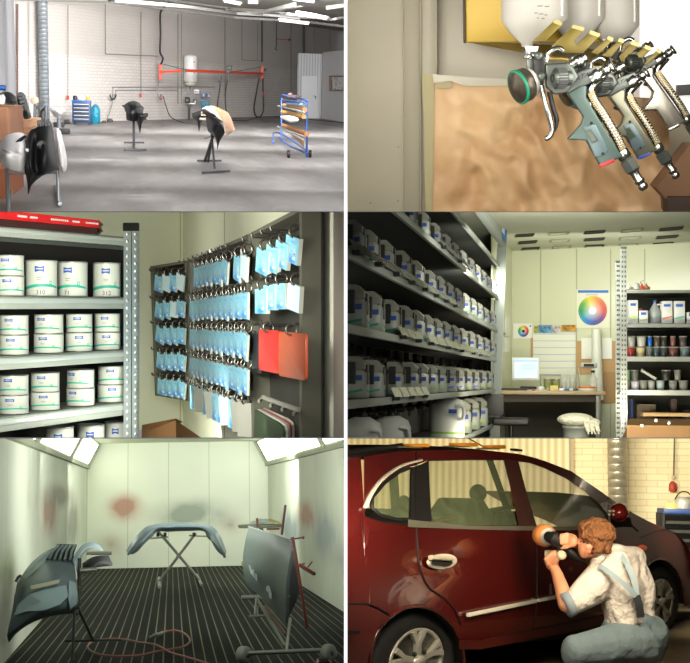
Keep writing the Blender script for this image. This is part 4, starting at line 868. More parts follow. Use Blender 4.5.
    b = MB(); q0, q1 = S.hit(-34, 460), S.hit(124, 460); b.prism([V((q0.x, q0.y, -.8)) + back * (dz + .03), V((q1.x, q1.y, -.8)) + back * (dz + .03), V((q1.x, q1.y, shelf_z[0])) + back * (dz + .03), V((q0.x, q0.y, shelf_z[0])) + back * (dz + .03)], back * .01)
    ob(b, 'dark_back_sheet', mat('shelf_shade_dark', '#1c1812', .9), R, t)  # dark sheet added in place of the shade behind the cans
    for x0, x1 in ((123.6, 131), (132, 138.8)):
        b = MB(); b.prism([S.hit(x0, 480, .02), S.hit(x1, 480, .02), S.hit(x1, 229, .02), S.hit(x0, 229, .02)], back * .015)
        b.m = 1
        for k in range(30):
            y = 234 + k * 7.4; xc = (x0 + x1) / 2; c = S.hit(xc, y, .024); b.lathe(c, [(.0, .0), (.018, 0), (.02, .004), (.0, .005)], axis=n, n=10, sx=1.)
        ob(b, 'post', [mat('zinc_post', '#aeb4ae', .3, .35), mat('hole_light', '#dfe2da', .3, .3)], R, t)
    b = MB(); b.prism([S.hit(131, 480, .0), S.hit(132.2, 480, .0), S.hit(132.2, 229, .0), S.hit(131, 229, .0)], back * .015); ob(b, 'post_seam', mat('seam_shadow', '#55594f', .6), R, t)
    b = MB(); b.prism([S.hit(122.8, 231, .03), S.hit(139, 231, .03), S.hit(139, 222.5, .03), S.hit(122.8, 222.5, .03)], back * .12); ob(b, 'post_cap', mat('black_cap', '#1a1b18', .5), R, t, bevel=.01)
    b = MB(); b.prism([S.hit(110, 480, -dz * .9), S.hit(117, 480, -dz * .9), S.hit(117, 247, -dz * .9), S.hit(110, 247, -dz * .9)], back * .015); ob(b, 'rear_post', mat('zinc_dark'), R, t)
    b = MB(); b.prism([S.hit(136.5, 480, 0.02), S.hit(138.8, 480, .02), S.hit(138.8, 230, .02), S.hit(136.5, 230, .02)], back * .18); ob(b, 'post_side', mat('zinc_light'), R, t)
    # ---- cans
    cm = [mat('can_label_white', '#b9bcad', .45), mat('can_blue', '#22489a', .5), mat('can_green', '#1f9a80', .5), mat('can_ink', '#3a4038', .6), mat('can_tin', '#9fa39a', .35, .5)]
    def can(x0, x1, y0, y1, zi, lab, num=None, name='paint_can', back_=.16, rot=0.):
        c = S.hit((x0 + x1) / 2, y1, -back_); w = R.u(c.y, x1 - x0); h = R.u(c.y, y1 - y0)
        c = V((c.x, c.y, zi)); b = MB(); can_mesh(b, c, w / 2, h, num, rot)
        o = ob(b, name, cm, R, label=lab, cat='can', group='white paint cans on the steel shelving', loc=c); return c.z + h
    z1, z2, z3, z4 = [z + .004 for z in shelf_z[1:5]]
    pos = ['leftmost', 'second from the left', 'third from the left', 'fourth from the left']
    def stack(x0, x1, y0, ym, y1, z, where, shelf, rot=0.):
        zz = can(x0, x1, ym, y1, z, 'white paint can, lower of the %s pair on %s shelf' % (where, shelf), rot=rot)
        can(x0 + .5, x1 - .3, y0, ym, zz + .002, 'white paint can, upper of the %s pair on %s shelf' % (where, shelf), rot=rot - .15)
    stack(-5, 23.5, 257, 277, 296, z1, 'leftmost', 'top can')
    can(26.5, 56.5, 261, 296, z1, 'large white paint can numbered 310 on the top can shelf', '310'); can(58.5, 87, 262, 296, z1, 'large white paint can third from left on top can shelf', '71', rot=-.25)
    can(93.5, 120, 262, 295.5, z1, 'large white paint can numbered 312 beside the steel post', '312')
    for i, (x0, x1, y0, ym, y1) in enumerate(((0, 28, 318, 337, 356), (34.5, 63, 318, 336.5, 355), (66, 92, 317, 335, 353), (94.5, 120, 316, 334, 351))): stack(x0, x1, y0, ym, y1, z2, pos[i], 'middle can', (-.1, -.3, .1, 0)[i])
    for i, (x0, x1, y0, ym, y1) in enumerate(((-1, 28, 379, 398, 416), (31, 59, 375, 393.5, 411), (67, 94, 372, 390, 407), (98, 124, 369, 387, 404))): stack(x0, x1, y0, ym, y1, z3, pos[i], 'lower can', (-.1, 0, -.5, .15)[i])
    zc = z4
    for i, (x0, x1, y0) in enumerate(((46, 73, 426), (78, 104, 424), (105, 127, 421))):
        c = S.hit((x0 + x1) / 2, y0, -.2); hh = c.z - z4; b = MB(); w = R.u(c.y, x1 - x0); cc = V((c.x, c.y, c.z - .34)); 
        for q in (0,): can_mesh(b, cc, w / 2, .34, None, 0)
        b.m = 0; 
        ob(b, 'paint_can', cm, R, label='white paint can cut off at the picture bottom, %s of three' % ['leftmost', 'middle', 'rightmost'][i], cat='can', group='white paint cans on the steel shelving', loc=cc)
        if cc.z > z4 + .02:
            b = MB(); b.lathe((cc.x, cc.y, z4), [(w / 2, 0), (w / 2, cc.z - z4 - .002), (0, cc.z - z4 - .002)], n=20); ob(b, 'paint_can', cm[0], R, label='white paint can standing under a can of the bottom row', cat='can', group='hidden cans')
    # books on top
    zt = shelf_z[0]
    def book(x0, x1, z0, z1, dp, mc, lab, off):
        a, c = S.hit(x0, 230, off), S.hit(x1, 230, off); a = V((a.x, a.y, z0)); c = V((c.x, c.y, z0)); th = z1 - z0; up = V((0, 0, 1))
        t = thing(R, 'lever_folder', lab, 'folder', (a + c) / 2)
        for zz, nme in ((0, 'cover'), (th - .012, 'cover')): ob(MB().prism([a + up * zz, c + up * zz, c + back * dp + up * zz, a + back * dp + up * zz], up * .012), nme, mc, R, t)
        ob(MB().prism([a + up * .012 - n * .003, c + up * .012 - n * .003, c + up * (th - .012) - n * .003, a + up * (th - .012) - n * .003], back * .02), 'spine', mc, R, t)
        ob(MB().prism([a + up * .013 - n * .03, c + up * .013 - n * .03 - S.d * .02, c + back * dp * .95 + up * .013 - S.d * .02, a + back * dp * .95 + up * .013], up * (th - .026)), 'pages', mat('page_white', '#cfc8b4', .8), R, t)
        return t, a, c, th
    redm = mat('folder_red', '#c21f22', .35); dred = mat('folder_dark', '#3a1d1a', .5)
    t, a, c, th = book(-34, 97, zt + .003, zt + .055, .6, dred, 'dark red folder lying flat on top of shelving, beneath the red one', .0)
    t, a, c, th = book(-34, 99.5, zt + .058, zt + .128, .6, redm, 'bright red folder with small white print lying on top of shelving', .02)
    wm = mat('print_white', '#e8d8d0', .5)
    for k, (u0, u1) in enumerate(((.35, .42), (.44, .5), (.6, .74), (.77, .83), (.88, .99))):
        b = MB(); p0 = lerp(a, c, u0); p1 = lerp(a, c, u1); m = 9
        for i in range(m): q = lerp(p0, p1, i / m); q2 = lerp(p0, p1, (i + .7) / m); b.prism([q + V((0, 0, .028)) + n * .003, q2 + V((0, 0, .028)) + n * .003, q2 + V((0, 0, .044)) + n * .003, q + V((0, 0, .044)) + n * .003], n * .001)
        ob(b, 'spine_print', wm, R, t)
    # cardboard box bottom
    t = thing(R, 'cardboard_box', 'open brown cardboard box on the floor below the swatch rack', 'box', P(168, 440, 12.5)); cb = mat('box_cardboard', '#8a6238', .8, nz=(4, .1))
    q = lambda pts, d: [P(x, y, d) for x, y in pts]
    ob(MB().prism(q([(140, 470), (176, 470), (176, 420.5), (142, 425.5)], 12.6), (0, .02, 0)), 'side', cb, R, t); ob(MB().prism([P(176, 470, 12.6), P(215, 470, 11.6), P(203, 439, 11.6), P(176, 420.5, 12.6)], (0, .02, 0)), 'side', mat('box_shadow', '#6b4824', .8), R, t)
    ob(MB().prism([P(142, 425, 12.55), P(176, 418.5, 12.55), P(183, 422, 12.8), P(150, 430, 12.6)], (0, .01, 0)), 'flap', cb, R, t)
    # ---- swatch rack
    fr = mat('rack_frame', '#5c5b4e', .5, .2); fr2 = mat('rack_inner', '#2b2a25', .6); pin = mat('pin_steel', '#4f4c45', .3, .7); chrome = mat('ring_chrome', '#6f6b62', .25, .8)
    t = thing(R, 'swatch_rack', 'dark grey three-wing wall cabinet hung with rows of blue colour cards', 'wall rack', P(220, 330, 12))
    LW = Plane(R, P(150, 300, 15.2), P(187.3, 300, 14.05)); MW = Plane(R, P(187.8, 300, 14), P(248.6, 300, 9.8)); RW = Plane(R, P(249.4, 300, 9.75), P(302.5, 300, 8.35))
    def panel(pl, tl, tr, br_, bl, th, name):
        ps = [pl.hit(*p, -.0) for p in (bl, br_, tr, tl)]
        o = ob(MB().prism([p - pl.n * th for p in ps], pl.n * .02), name, fr2, R, t)
        b = MB(); w = [.045] * 4
        cc = sum(ps, V((0, 0, 0))) / 4
        for i in range(4):
            a, c = ps[i], ps[(i + 1) % 4]; ins = lambda p: p + (cc - p) * .0
            s_ = 1 if i in (0, 3) else -1
            wd = (pl.hit(tl[0] + 2.6, 300) - pl.hit(tl[0], 300)).length if i == 3 else (pl.hit(tr[0], 300) - pl.hit(tr[0] - 2.6, 300)).length
            off = V((0, 0, .03 * s_)) if i in (0, 2) else pl.d * (wd * s_)
            b.prism([a, c, c + off, a + off], -pl.n * th)
        ob(b, 'wing_frame', fr, R, o); return o
    lw = panel(LW, (150.2, 266.3), (187, 260.5), (188, 401), (155, 395.5), .16, 'left_wing')
    mw_ = panel(MW, (187.8, 260.3), (248.5, 234), (250, 437), (188.6, 401), .16, 'middle_wing')
    rw = panel(RW, (249.3, 233.5), (302, 206), (302, 462), (251, 438), .16, 'right_wing')
    b = MB(); a = [RW.hit(302, 462), RW.hit(302, 195)]; e = [P(317.5, 462, 8.95), P(317.5, 190, 8.95)]
    b.add([a[0], e[0], e[1], a[1]], [(0, 1, 2, 3)]); ob(b, 'cabinet_side', mat('rack_side', '#6a6758', .5), R, t)
    b = MB(); b.cyl(MW.hit(248.8, 262, .02), MW.hit(248.8, 276, .02), .02); b.cyl(MW.hit(249, 400, .02), MW.hit(249, 414, .02), .02); ob(b, 'hinge', fr2, R, t)
    ob(MB().box(MW.hit(213, 251, .01), (.08, .03, .03)), 'catch', mat('zinc_light'), R, t)
    def cardm():
        def f(m, N, L, b, tc):
            s = N.new('ShaderNodeSeparateXYZ'); L.new(tc.outputs['UV'], s.inputs[0]); U, Vv = s.outputs[0], s.outputs[1]
            base = nmix(N, L, nnoise(N, L, tc.outputs['UV'], 3, .4, .7), lin('#70b4cc'), lin('#9ccedc'))
            uvv = tc.outputs['UV']
            for cx, cy, rx, ry, col, s_ in ((.5, .8, .32, .1, '#5f8fc8', .9), (.5, .12, .55, .24, '#2f7cc8', 1.4), (.35, .3, .18, .12, '#4f95d8', 1.2), (.25, .42, .1, .06, '#b85a70', 1.), (.72, .38, .1, .07, '#c8404a', 1.2), (.55, .46, .09, .05, '#c86a70', .9), (.7, .2, .2, .1, '#e4f2f6', 1.3)):
                k = nspot(N, L, uvv, (cx, cy, 0), (rx, ry, 1)); k = nmath(N, L, 'MINIMUM', nmath(N, L, 'MULTIPLY', k, s_ * 1.6), 1.0); base = nmix(N, L, k, base, lin(col))
            L.new(base, b.inputs['Base Color'])
        return f
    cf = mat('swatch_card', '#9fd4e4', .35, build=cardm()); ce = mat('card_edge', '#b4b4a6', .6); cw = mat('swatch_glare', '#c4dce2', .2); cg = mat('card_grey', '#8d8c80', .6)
    cnt = [0]
    def card(pl, px, py, w, h, tilt, lab, m=cf, th=.018, off=.06, fan=.0, cat='colour card', name='swatch_card', group='blue colour cards hanging in the rack', ring=True, wpx=None):
        """px,py: top centre on the plane"""
        c = pl.hit(px, py, off); ca, sa = math.cos(tilt), math.sin(tilt); fwd = (pl.n + pl.d * fan).normalized(); side = (pl.d - pl.n * fan * 1.).normalized()
        if wpx: w = (pl.hit(px + wpx / 2, py) - pl.hit(px - wpx / 2, py)).length
        def q(u, v, o=0.): return c + side * (u * ca - v * sa * (-1.0) * (w / .2 if w > .2 else 1)) + V((0, 0, 1)) * (-u * sa + v * ca) + fwd * o
        t_ = thing(R, name, lab, cat, q(0, 0), group=group)
        b = MB(); b.m = 0; r = .012
        b.quad(q(-w / 2, -h), q(w / 2, -h), q(w / 2, 0), q(-w / 2, 0), uv=[(0, 0), (1, 0), (1, 1), (0, 1)]); b.m = 1
        B_ = [q(-w / 2, -h, -th), q(w / 2, -h, -th), q(w / 2, 0, -th), q(-w / 2, 0, -th)]; F_ = [q(-w / 2, -h), q(w / 2, -h), q(w / 2, 0), q(-w / 2, 0)]
        for i in range(4): b.add([F_[i], B_[i], B_[(i + 1) % 4], F_[(i + 1) % 4]], [(0, 1, 2, 3)])
        b.add(B_, [(3, 2, 1, 0)])
        ob(b, 'card_stack', [m, ce], R, t_)
        if ring: ob(MB().torus(q(0, .035, -.02), .045, .009, side, 14, 5), 'ring', chrome, R, t_)
        return t_
    def pegs(pl, x0, x1, y0, y1, n_, o):
        b = MB()
        for i in range(n_):
            f = (i + .5) / n_; p = pl.hit(lerp(x0, x1, f), lerp(y0, y1, f), -.14); b.cyl(p, p + pl.n * .17, .009, n=6); b.cyl(p + pl.n * .17, p + pl.n * .18 + V((0, 0, .03)), .011, n=6)
        b.bar(pl.hit(x0, y0, -.13), pl.hit(x1, y1, -.13), .05, .02); ob(b, 'peg_rail', pin, R, o)
    rnd = random.Random(5); rowname = ['top', 'second', 'third', 'fourth', 'bottom']
    # left wing
    for r, (ya, yb) in enumerate(((275.5, 273.5), (302.5, 300), (327, 327), (353, 353.5), (378.5, 380.5))):
        dx = r * .7; pegs(LW, 160 + dx, 184, ya - 4, yb - 4, 4, lw)
        for i in range(4):
            f = i / 3.; x = lerp(159 + dx, 180.5 + dx * .4, f); y = lerp(ya, yb, f) + .6
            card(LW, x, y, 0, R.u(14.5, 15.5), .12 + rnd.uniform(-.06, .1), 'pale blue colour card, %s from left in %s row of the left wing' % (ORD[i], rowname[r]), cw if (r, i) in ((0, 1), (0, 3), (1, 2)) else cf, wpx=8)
    # middle wing
    mx = MW
    zrow = [MW.hit(190, y).z for y in (266, 299, 328.5, 357, 384)]
    SW = (MW.hit(247, 300) - MW.hit(191, 300)).length / 11
    for r in range(5):
        n_ = 11
        uA = MW.uv(MW.hit(192.5, 300))[0]; uB = MW.uv(MW.hit(243.5, 300))[0]
        if r == 0: ys = (268, 252.5)
        elif r == 1: ys = (300, 291)
        elif r == 2: ys = (328, 331)
        elif r == 3: ys = (356, 368)
        else: ys = (383.5, 404)
        pa = MW.hit(190, ys[0]); pb = MW.hit(247.5, ys[1]); pegs(MW, 191, 247, ys[0] - 4, ys[1] - 6, 11, mw_)
        for i in range(n_):
            f = (i + .5) / n_; p = lerp(pa, pb, f); x, y = R.pix(p)
            if r == 0 and (i == 0 or i == 8): continue
            m = cf; th = .018; fan = 0.; name = 'pale blue colour card'
            hgt = (.205 if r != 4 else .26)
            if r == 4 and i in (2, 4, 7, 9, 10): m = cg; name = 'grey-edged colour card'; fan = .9
            if r == 4: th = .05
            if r == 0 and i == 9: fan = .0
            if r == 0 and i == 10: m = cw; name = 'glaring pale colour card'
            card(MW, x, y + .5, SW * (1.02 if fan == 0 else .42), hgt + rnd.uniform(-.008, .01), (.1 if r < 4 else -.1) + rnd.uniform(-.08, .1), '%s, %s from left in %s row of the middle wing' % (name, ORD[i - (1 if r == 0 else 0)], rowname[r]), m, th, fan=fan)
    # right wing
    for r, (pts) in enumerate((((263, 249.5, 12), (272.5, 246.5, 12), (282, 242, 12), (292.5, 236.5, 13)), ((260.5, 289, 11), (269, 285, 11), (279, 283.5, 12), (294, 284.5, 12)))):
        for i, (x, y, w_) in enumerate(pts):
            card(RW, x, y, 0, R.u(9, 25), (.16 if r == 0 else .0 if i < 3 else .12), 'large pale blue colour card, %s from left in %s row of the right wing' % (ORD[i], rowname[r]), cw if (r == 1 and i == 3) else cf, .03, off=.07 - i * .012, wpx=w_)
        pegs(RW, 258, 298, (243, 282)[r], (229, 276)[r], 4, rw)
    pegs(RW, 258, 298, 325, 324, 4, rw)
    for (x, y, w_, h_, m, lab, nm) in ((256.5, 331, 10, 42, mat('card_black', '#20262a', .4), 'black plastic card half hidden behind the red one', 'plastic_card'), (268.5, 330, 20, 42, mat('card_red', '#c0201a', .28), 'bright red plastic card hanging in the right wing', 'plastic_card'), (291.5, 332.5, 26, 46, mat('card_orange', '#b54d2a', .28), 'orange-red plastic card hanging right of the bright red one', 'plastic_card')):
        o_ = {'black': .02, 'brigh': .05, 'orang': .08}[lab[:5]]
        c = RW.hit(x, y, o_); w = (RW.hit(x + w_ / 2, y) - RW.hit(x - w_ / 2, y)).length; h = R.u(c.y, h_); dn = V((0, 0, -1)); b = MB(); rr = .035; pts = []
        for (cx, cz, a0) in ((w / 2 - rr, -rr, PI / 2), (-w / 2 + rr, -rr, PI), (-w / 2 + rr, -h + rr, PI * 1.5), (w / 2 - rr, -h + rr, 0)):
            for k in range(5): an = a0 + (k / 4) * PI / 2 if a0 != PI / 2 else PI / 2 - 0 + 0; 
        def rc(cx, cz, a0): return [c + RW.d * (cx + rr * math.cos(a0 + k / 4 * PI / 2)) + V((0, 0, cz + rr * math.sin(a0 + k / 4 * PI / 2))) for k in range(5)]
        pts = rc(w / 2 - rr, -rr, 0) + rc(-w / 2 + rr, -rr, PI / 2) + rc(-w / 2 + rr, -h + rr, PI) + rc(w / 2 - rr, -h + rr, PI * 1.5)
        t_ = thing(R, nm, lab, 'plastic card', c); ob(MB().prism(pts, -RW.n * .02), 'sheet', m, R, t_, bevel=.003)
        ob(MB().torus(c + V((0, 0, .02)), .04, .008, RW.d, 14, 5), 'ring', chrome, R, t_)
    # empty comb ledge
    b = MB(); b.bar(RW.hit(263, 397, .05), RW.hit(299, 410, .05), .02, .03)
    for i in range(4): p = RW.hit(263 + i * 11.5, 397 + i * 4.2, .02); b.bar(p, p + RW.n * .05 + RW.d * .06 + V((0, 0, -.03)), .02, .02)
    ob(b, 'comb_ledge', mat('ledge_grey', '#8a887c', .4, .3), R, rw)
    # green binder deck at bottom
    cols = [('binder_green', '#26341e', 'dark green'), ('binder_white', '#c6c4b8', 'white'), ('binder_grey', '#8c8a80', 'grey'), ('binder_red', '#8c3a34', 'red-edged'), ('binder_pale', '#b9b7ab', 'pale')]
    for k, (nm, colr, w_) in enumerate(cols):
        o_ = .12 - .03 * k; x1 = 283 + k * 2.2; ytop = 409.5 - k * .4; pl = RW
        pts = [pl.hit(x, y, o_) for x, y in ((253.5 + k, 470), (x1, 470), (x1, 432 - k), (x1 - 1.5, 426 - k), (x1 - 6, 422.5 - k), (254.5 + k * 2, ytop))]
        ob(MB().prism(pts, -RW.n * .022), 'colour_binder', mat(nm, colr, .5), R, bevel=.004, label='%s binder board in the bottom pocket of the right wing' % w_, cat='binder', group='binder boards in the bottom pocket')
    area('store_top_fill', R, P(120, 225, 8.0), P(150, 340, 13), 1.5, 26, (1, 1, .93))  # this and the lamps below are added, unseen fill for the store
    area('store_corner_fill', R, P(50, 240, 7.6), P(235, 320, 12.5), 1.0, 95, (1, 1, .92), .8, 1.9)
    area('store_door_fill', R, P(322, 330, 7.2), P(328, 330, 8.6), .4, 7, (1, 1, .92))
    area('store_wall_fill', R, P(60, 222, 12.9), P(160, 300, 15.2), 1.0, 22, (1, 1, .92), .4)
    area('store_fill', R, P(60, 330, 8.3), P(160, 330, 14), 1.0, 25, (1, 1, .93))

# ================================================================== ROOM 4: mixing room
def room4():
    R = R4; P = R.at; u1 = lambda d, n=1: R.u(d, n)
    cream = mat('mix_wall', '#bdbfa2', .28, nz=(.6, .04), spec=.5); ceil = mat('mix_ceiling', '#aeb09a', .6)
    cor = P(512, 381, 24); BW = Plane(R, cor, P(690, 381, 22.8)); LW = Plane(R, P(486, 381, 20.2), cor); ZC = P(512, 250.3, 24).z
    up = V((0, 0, 1))
    def wq(pl, x0, x1, z0, z1, name, m, off=0.):
        a = pl.uv(pl.hit(x0, 381))[0]; c = pl.uv(pl.hit(x1, 381))[0]; q = [pl.pt(a, z0, off), pl.pt(c, z0, off), pl.pt(c, z1, off), pl.pt(a, z1, off)]
        return ob(MB().quad(*q, uv=[pl.uv(p) for p in q]), name, m, R, kind='structure')
    wq(BW, 440, 735, -.6, ZC, 'wall_back', cream); wq(LW, 491, 512, -.6, ZC, 'wall_left', cream)
    ob(MB().quad(V((-3, 24.6, ZC)), V((8, 24.6, ZC)), V((8, 9, ZC)), V((-3, 9, ZC))), 'ceiling', ceil, R, kind='structure')
    ob(MB().quad(V((-3, 8, -.55)), V((8, 8, -.55)), V((8, 24.6, -.55)), V((-3, 24.6, -.55))), 'floor', mat('mix_floor', '#55564c', .6), R, kind='structure')
    seam = mat('mix_seam', '#9d9f84', .6)
    for i, x in enumerate((540, 576, 610, 644)):
        ob(MB().prism([BW.hit(x, 470, .01), BW.hit(x + 1., 470, .01), BW.hit(x + 1., 249, .01), BW.hit(x, 249, .01)], -BW.n * .01), 'trim_11', seam, R, kind='structure')
    ob(MB().bar(V((BW.hit(512, 250).x, BW.hit(512, 250).y - .02, ZC - .01)), V((BW.hit(720, 245).x, BW.hit(720, 245).y - .02, ZC - .01)), .02, .02), 'trim_12', seam, R, kind='structure')
    blk = mat('slot_black', '#15150f', .7); tr = mat('slot_trim', '#7c7d6a', .5)
    slots = [((516, 236), (533, 235), 1), ((519, 243), (536, 241.8), 1), ((522.5, 249.3), (538.5, 248.5), 1), ((549, 234.3), (568, 233.4), 0), ((551, 241.3), (569, 240.5), 0), ((553, 247.7), (570, 247), 0),
             ((585, 233), (604, 231.7), 1), ((585, 240), (603.5, 239), 1), ((585.5, 246.7), (603, 246), 1), ((622, 231.5), (642, 229.8), 0), ((620, 239), (640, 237.4), 0), ((619, 245.8), (637, 244.8), 0), ((660, 230), (682, 228), 1), ((657, 237.8), (677, 236.3), 1), ((653, 244.8), (672, 243.5), 1)]
    for i, ((x0, y0), (x1, y1), k) in enumerate(slots):
        h = 1.5; q = [R.fl(x0 - .7, y0 + h - .4, ZC - .012), R.fl(x1 - .7, y1 + h - .4, ZC - .012), R.fl(x1 + .7, y1 - h + .4, ZC - .012), R.fl(x0 + .7, y0 - h + .4, ZC - .012)]
        row = ['nearest', 'middle', 'farthest'][i % 3]; coln = ['first', 'second', 'third', 'fourth', 'fifth'][i // 3]
        t = thing(R, 'ceiling_vent', '%s ceiling slot vent, %s row in the %s group from the shelves' % ('black open' if k else 'closed pale', row, coln), 'vent', (q[0] + q[2]) / 2, group='slot vents in the mixing room ceiling')
        b = MB(); c = sum(q, V()) / 4
        for j in range(4): b.bar(q[j], q[(j + 1) % 4], .03, .015, up)
        ob(b, 'frame', blk if k else tr, R, t); ob(MB().prism([p + up * .004 for p in q], up * .005), 'louvre', blk if k else mat('slot_inner', '#b8b49c', .5), R, t)
    # ---- big shelf on the left
    SP = Plane(R, P(349, 381, 8), P(497, 381, 20.4)); n = SP.n; bk = -n
    grey = mat('shelf_grey', '#9aa096', .45, .2); dkg = mat('shelf_dark', '#24261f', .8); postm = mat('shelf_post', '#6f766e', .5, .2)
    t = thing(R, 'mixing_shelf', 'long grey mixing shelf receding along the left wall, packed with toner bottles', 'shelving', SP.hit(450, 437))
    Z = [3.03, 2.455, 1.885, 1.38, .865, .30]; EX = [503, 499.5, 498, 496.5, 495, 493]
    u0 = SP.uv(SP.hit(346, 381))[0] - .4
    for k, (z, ex) in enumerate(zip(Z, EX)):
        ue = SP.uv(SP.hit(ex, 381))[0]; th = .062; a, c = SP.pt(u0, 0), SP.pt(ue, 0)
        o = ob(MB().prism([a + up * (z - th), c + up * (z - th), c + up * z, a + up * z], bk * .04), 'shelf_rail', grey, R, t, bevel=.008)
        ob(MB().prism([a + up * (z - .02) + bk * .04, c + up * (z - .02) + bk * .04, c + up * (z - .02) + bk * .75, a + up * (z - .02) + bk * .75], up * .01), 'shelf_deck', dkg, R, t)
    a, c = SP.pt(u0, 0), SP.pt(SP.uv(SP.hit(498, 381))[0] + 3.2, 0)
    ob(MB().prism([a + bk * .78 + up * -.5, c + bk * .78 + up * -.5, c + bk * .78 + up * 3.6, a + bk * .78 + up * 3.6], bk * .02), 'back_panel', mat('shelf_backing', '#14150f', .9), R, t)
    dF = SP.hit(499, 381).y
    b = MB(); b.prism([P(498.5, 470, dF), P(491, 470, dF), P(500, 244, dF + .2), P(506.5, 246, dF + .2)], bk * .05); ob(b, 'end_post', postm, R, t, bevel=.01)
    b = MB(); b.prism([P(493, 470, dF + .4), P(484, 470, dF + .4), P(490, 300, dF + .4), P(498, 300, dF + .4)], bk * .03); ob(b, 'rear_end_post', dkg, R, t)
    b = MB(); b.prism([P(481, 212, dF - 3), P(489, 205, dF - 3), P(508, 213 + 2, dF), P(506.5, 247, dF), P(502, 241, dF - .2)], bk * .1); ob(b, 'header_panel', mat('header_grey', '#8f958c', .45), R, t, bevel=.01)
    b = MB(); b.prism([P(499, 216, dF - .6), P(506.2, 223, dF - .06), P(506, 243.5, dF - .06), P(500.5, 231, dF - .4)], n * .01); s_ = ob(b, 'header_sign', mat('sign_blue', '#2f6fb8', .4), R, t)
    b = MB(); b.prism([P(501.6, 222.5, dF - .42), P(504.3, 226, dF - .16), P(504.2, 236, dF - .16), P(502, 231, dF - .36)], n * .012); ob(b, 'sign_lettering', mat('sign_white', '#cfe0f0', .4), R, s_)
    # toner bottle
    bw = mat('toner_white', '#84877c', .4); lab = mat('toner_blue', '#1f3f86', .5); gw = mat('toner_green', '#168464', .5); lid = mat('lid_grey', '#77776a', .45, nz=(9, .1)); lidb = mat('lid_black', '#161612', .45)
    def bottle(c, s, lb, grp, band=gw):
        """toner bottle with grey mixing lid; c base centre"""
        t_ = thing(R, 'toner_bottle', lb, 'bottle', c, group=grp); w = .075 * s; l = .13 * s; h = .2 * s
        def ring(z, a, e): return [V((c.x + x * a, c.y + y * e, c.z + z)) for x, y in ((-1, -.7), (-.7, -1), (.7, -1), (1, -.7), (1, .7), (.7, 1), (-.7, 1), (-1, .7))]
        b = MB(); rs = [ring(0, w * .96, l * .96), ring(.01, w, l), ring(h * .86, w, l), ring(h, w * .6, l * .7)]
        vs = [p for r in rs for p in r]; b.add(vs, [(i * 8 + j, i * 8 + (j + 1) % 8, (i + 1) * 8 + (j + 1) % 8, (i + 1) * 8 + j) for i in range(3) for j in range(8)], True); b.add(rs[0], [tuple(range(7, -1, -1))]); b.add(rs[3], [tuple(range(8))])
        b.m = 1; y = c.y - l - .003; x0 = c.x - w * .65
        b.add([V((x0, y, c.z + h * .6)), V((c.x + w * .7, y, c.z + h * .6)), V((c.x + w * .7, y, c.z + h * .78)), V((x0, y, c.z + h * .78))], [(0, 1, 2, 3)])
        b.m = 2; b.add([V((x0, y, c.z + h * .14)), V((c.x + w * .7, y, c.z + h * .24)), V((c.x + w * .7, y, c.z + h * .32)), V((x0, y, c.z + h * .22))], [(0, 1, 2, 3)])
        x = c.x + w + .002; b.add([V((x, c.y - l * .65, c.z + h * .24)), V((x, c.y + l * .65, c.z + h * .14)), V((x, c.y + l * .65, c.z + h * .22)), V((x, c.y - l * .65, c.z + h * .32))], [(0, 1, 2, 3)])
        b.m = 1; b.add([V((x, c.y - l * .5, c.z + h * .6)), V((x, c.y + l * .5, c.z + h * .6)), V((x, c.y + l * .5, c.z + h * .78)), V((x, c.y - l * .5, c.z + h * .78))], [(0, 1, 2, 3)])
        ob(b, 'body', [bw, lab, band], R, t_)
        b = MB(); z = c.z + h; b.prism([V((c.x - w * .95, c.y - l * .8, z - .01)), V((c.x + w * .9, c.y - l * .8, z - .01)), V((c.x + w * .9, c.y - l * .8, z + .035 * s)), V((c.x + w * .2, c.y - l * .8, z + .085 * s)), V((c.x - w * .95, c.y - l * .8, z + .085 * s))], V((0, l * 1.5, 0)))
        ob(b, 'lid', lid, R, t_, bevel=.006 * s, seg=1)
        b = MB(); b.box((c.x - w * .25, c.y - l * .95, c.z + h * .85), (w * .75, l * .3, h * .75)); b.box((c.x + w * .98, c.y - l * .1, c.z + h * .8), (w * .2, l * .6, h * .7)); ob(b, 'handle', lidb, R, t_, bevel=.006 * s, seg=1)
        return t_
    rows = {4: [338, 357, 375, 396, 411, 421.6, 431, 440, 450, 459, 467, 474.5, 482, 488.5], 3: [340, 356, 373, 391, 405, 417, 427, 436.5, 445, 454, 462, 470, 478, 485, 491],
            2: [337, 354, 369, 385, 402, 416, 429, 439, 448, 456.5, 464.5, 471.5, 478, 484.5, 491], 1: [395, 409, 422, 434, 445, 453.5, 461.5, 469.5, 476, 482, 487, 492, 496.5]}
    rn = {4: 'fourth', 3: 'third', 2: 'second', 1: 'top'}; sc_ = {4: 1.06, 3: 1.12, 2: 1.05, 1: 1.0}
    rnd = random.Random(2)
    for k, xs in rows.items():
        vis = 0
        for x in xs:
            s = sc_[k] * (1.0 + rnd.uniform(-.02, .03)); c = SP.hit(x, 381, -.13); c = V((c.x, c.y, Z[k] + .002))
            band = gw if k != 4 or x < 425 else [mat('toner_blue2', '#2a5cae', .5), gw, mat('toner_lime', '#7aa23a', .5)][int(x) % 3]
            vis += 1 if x > 346 else 0
            if x <= 346: continue
            bottle(c, s, 'grey-lidded toner bottle, %s from the near end on the %s bottle shelf' % (ORD[vis - 1], rn[k]), 'toner bottles on the mixing shelf', band)
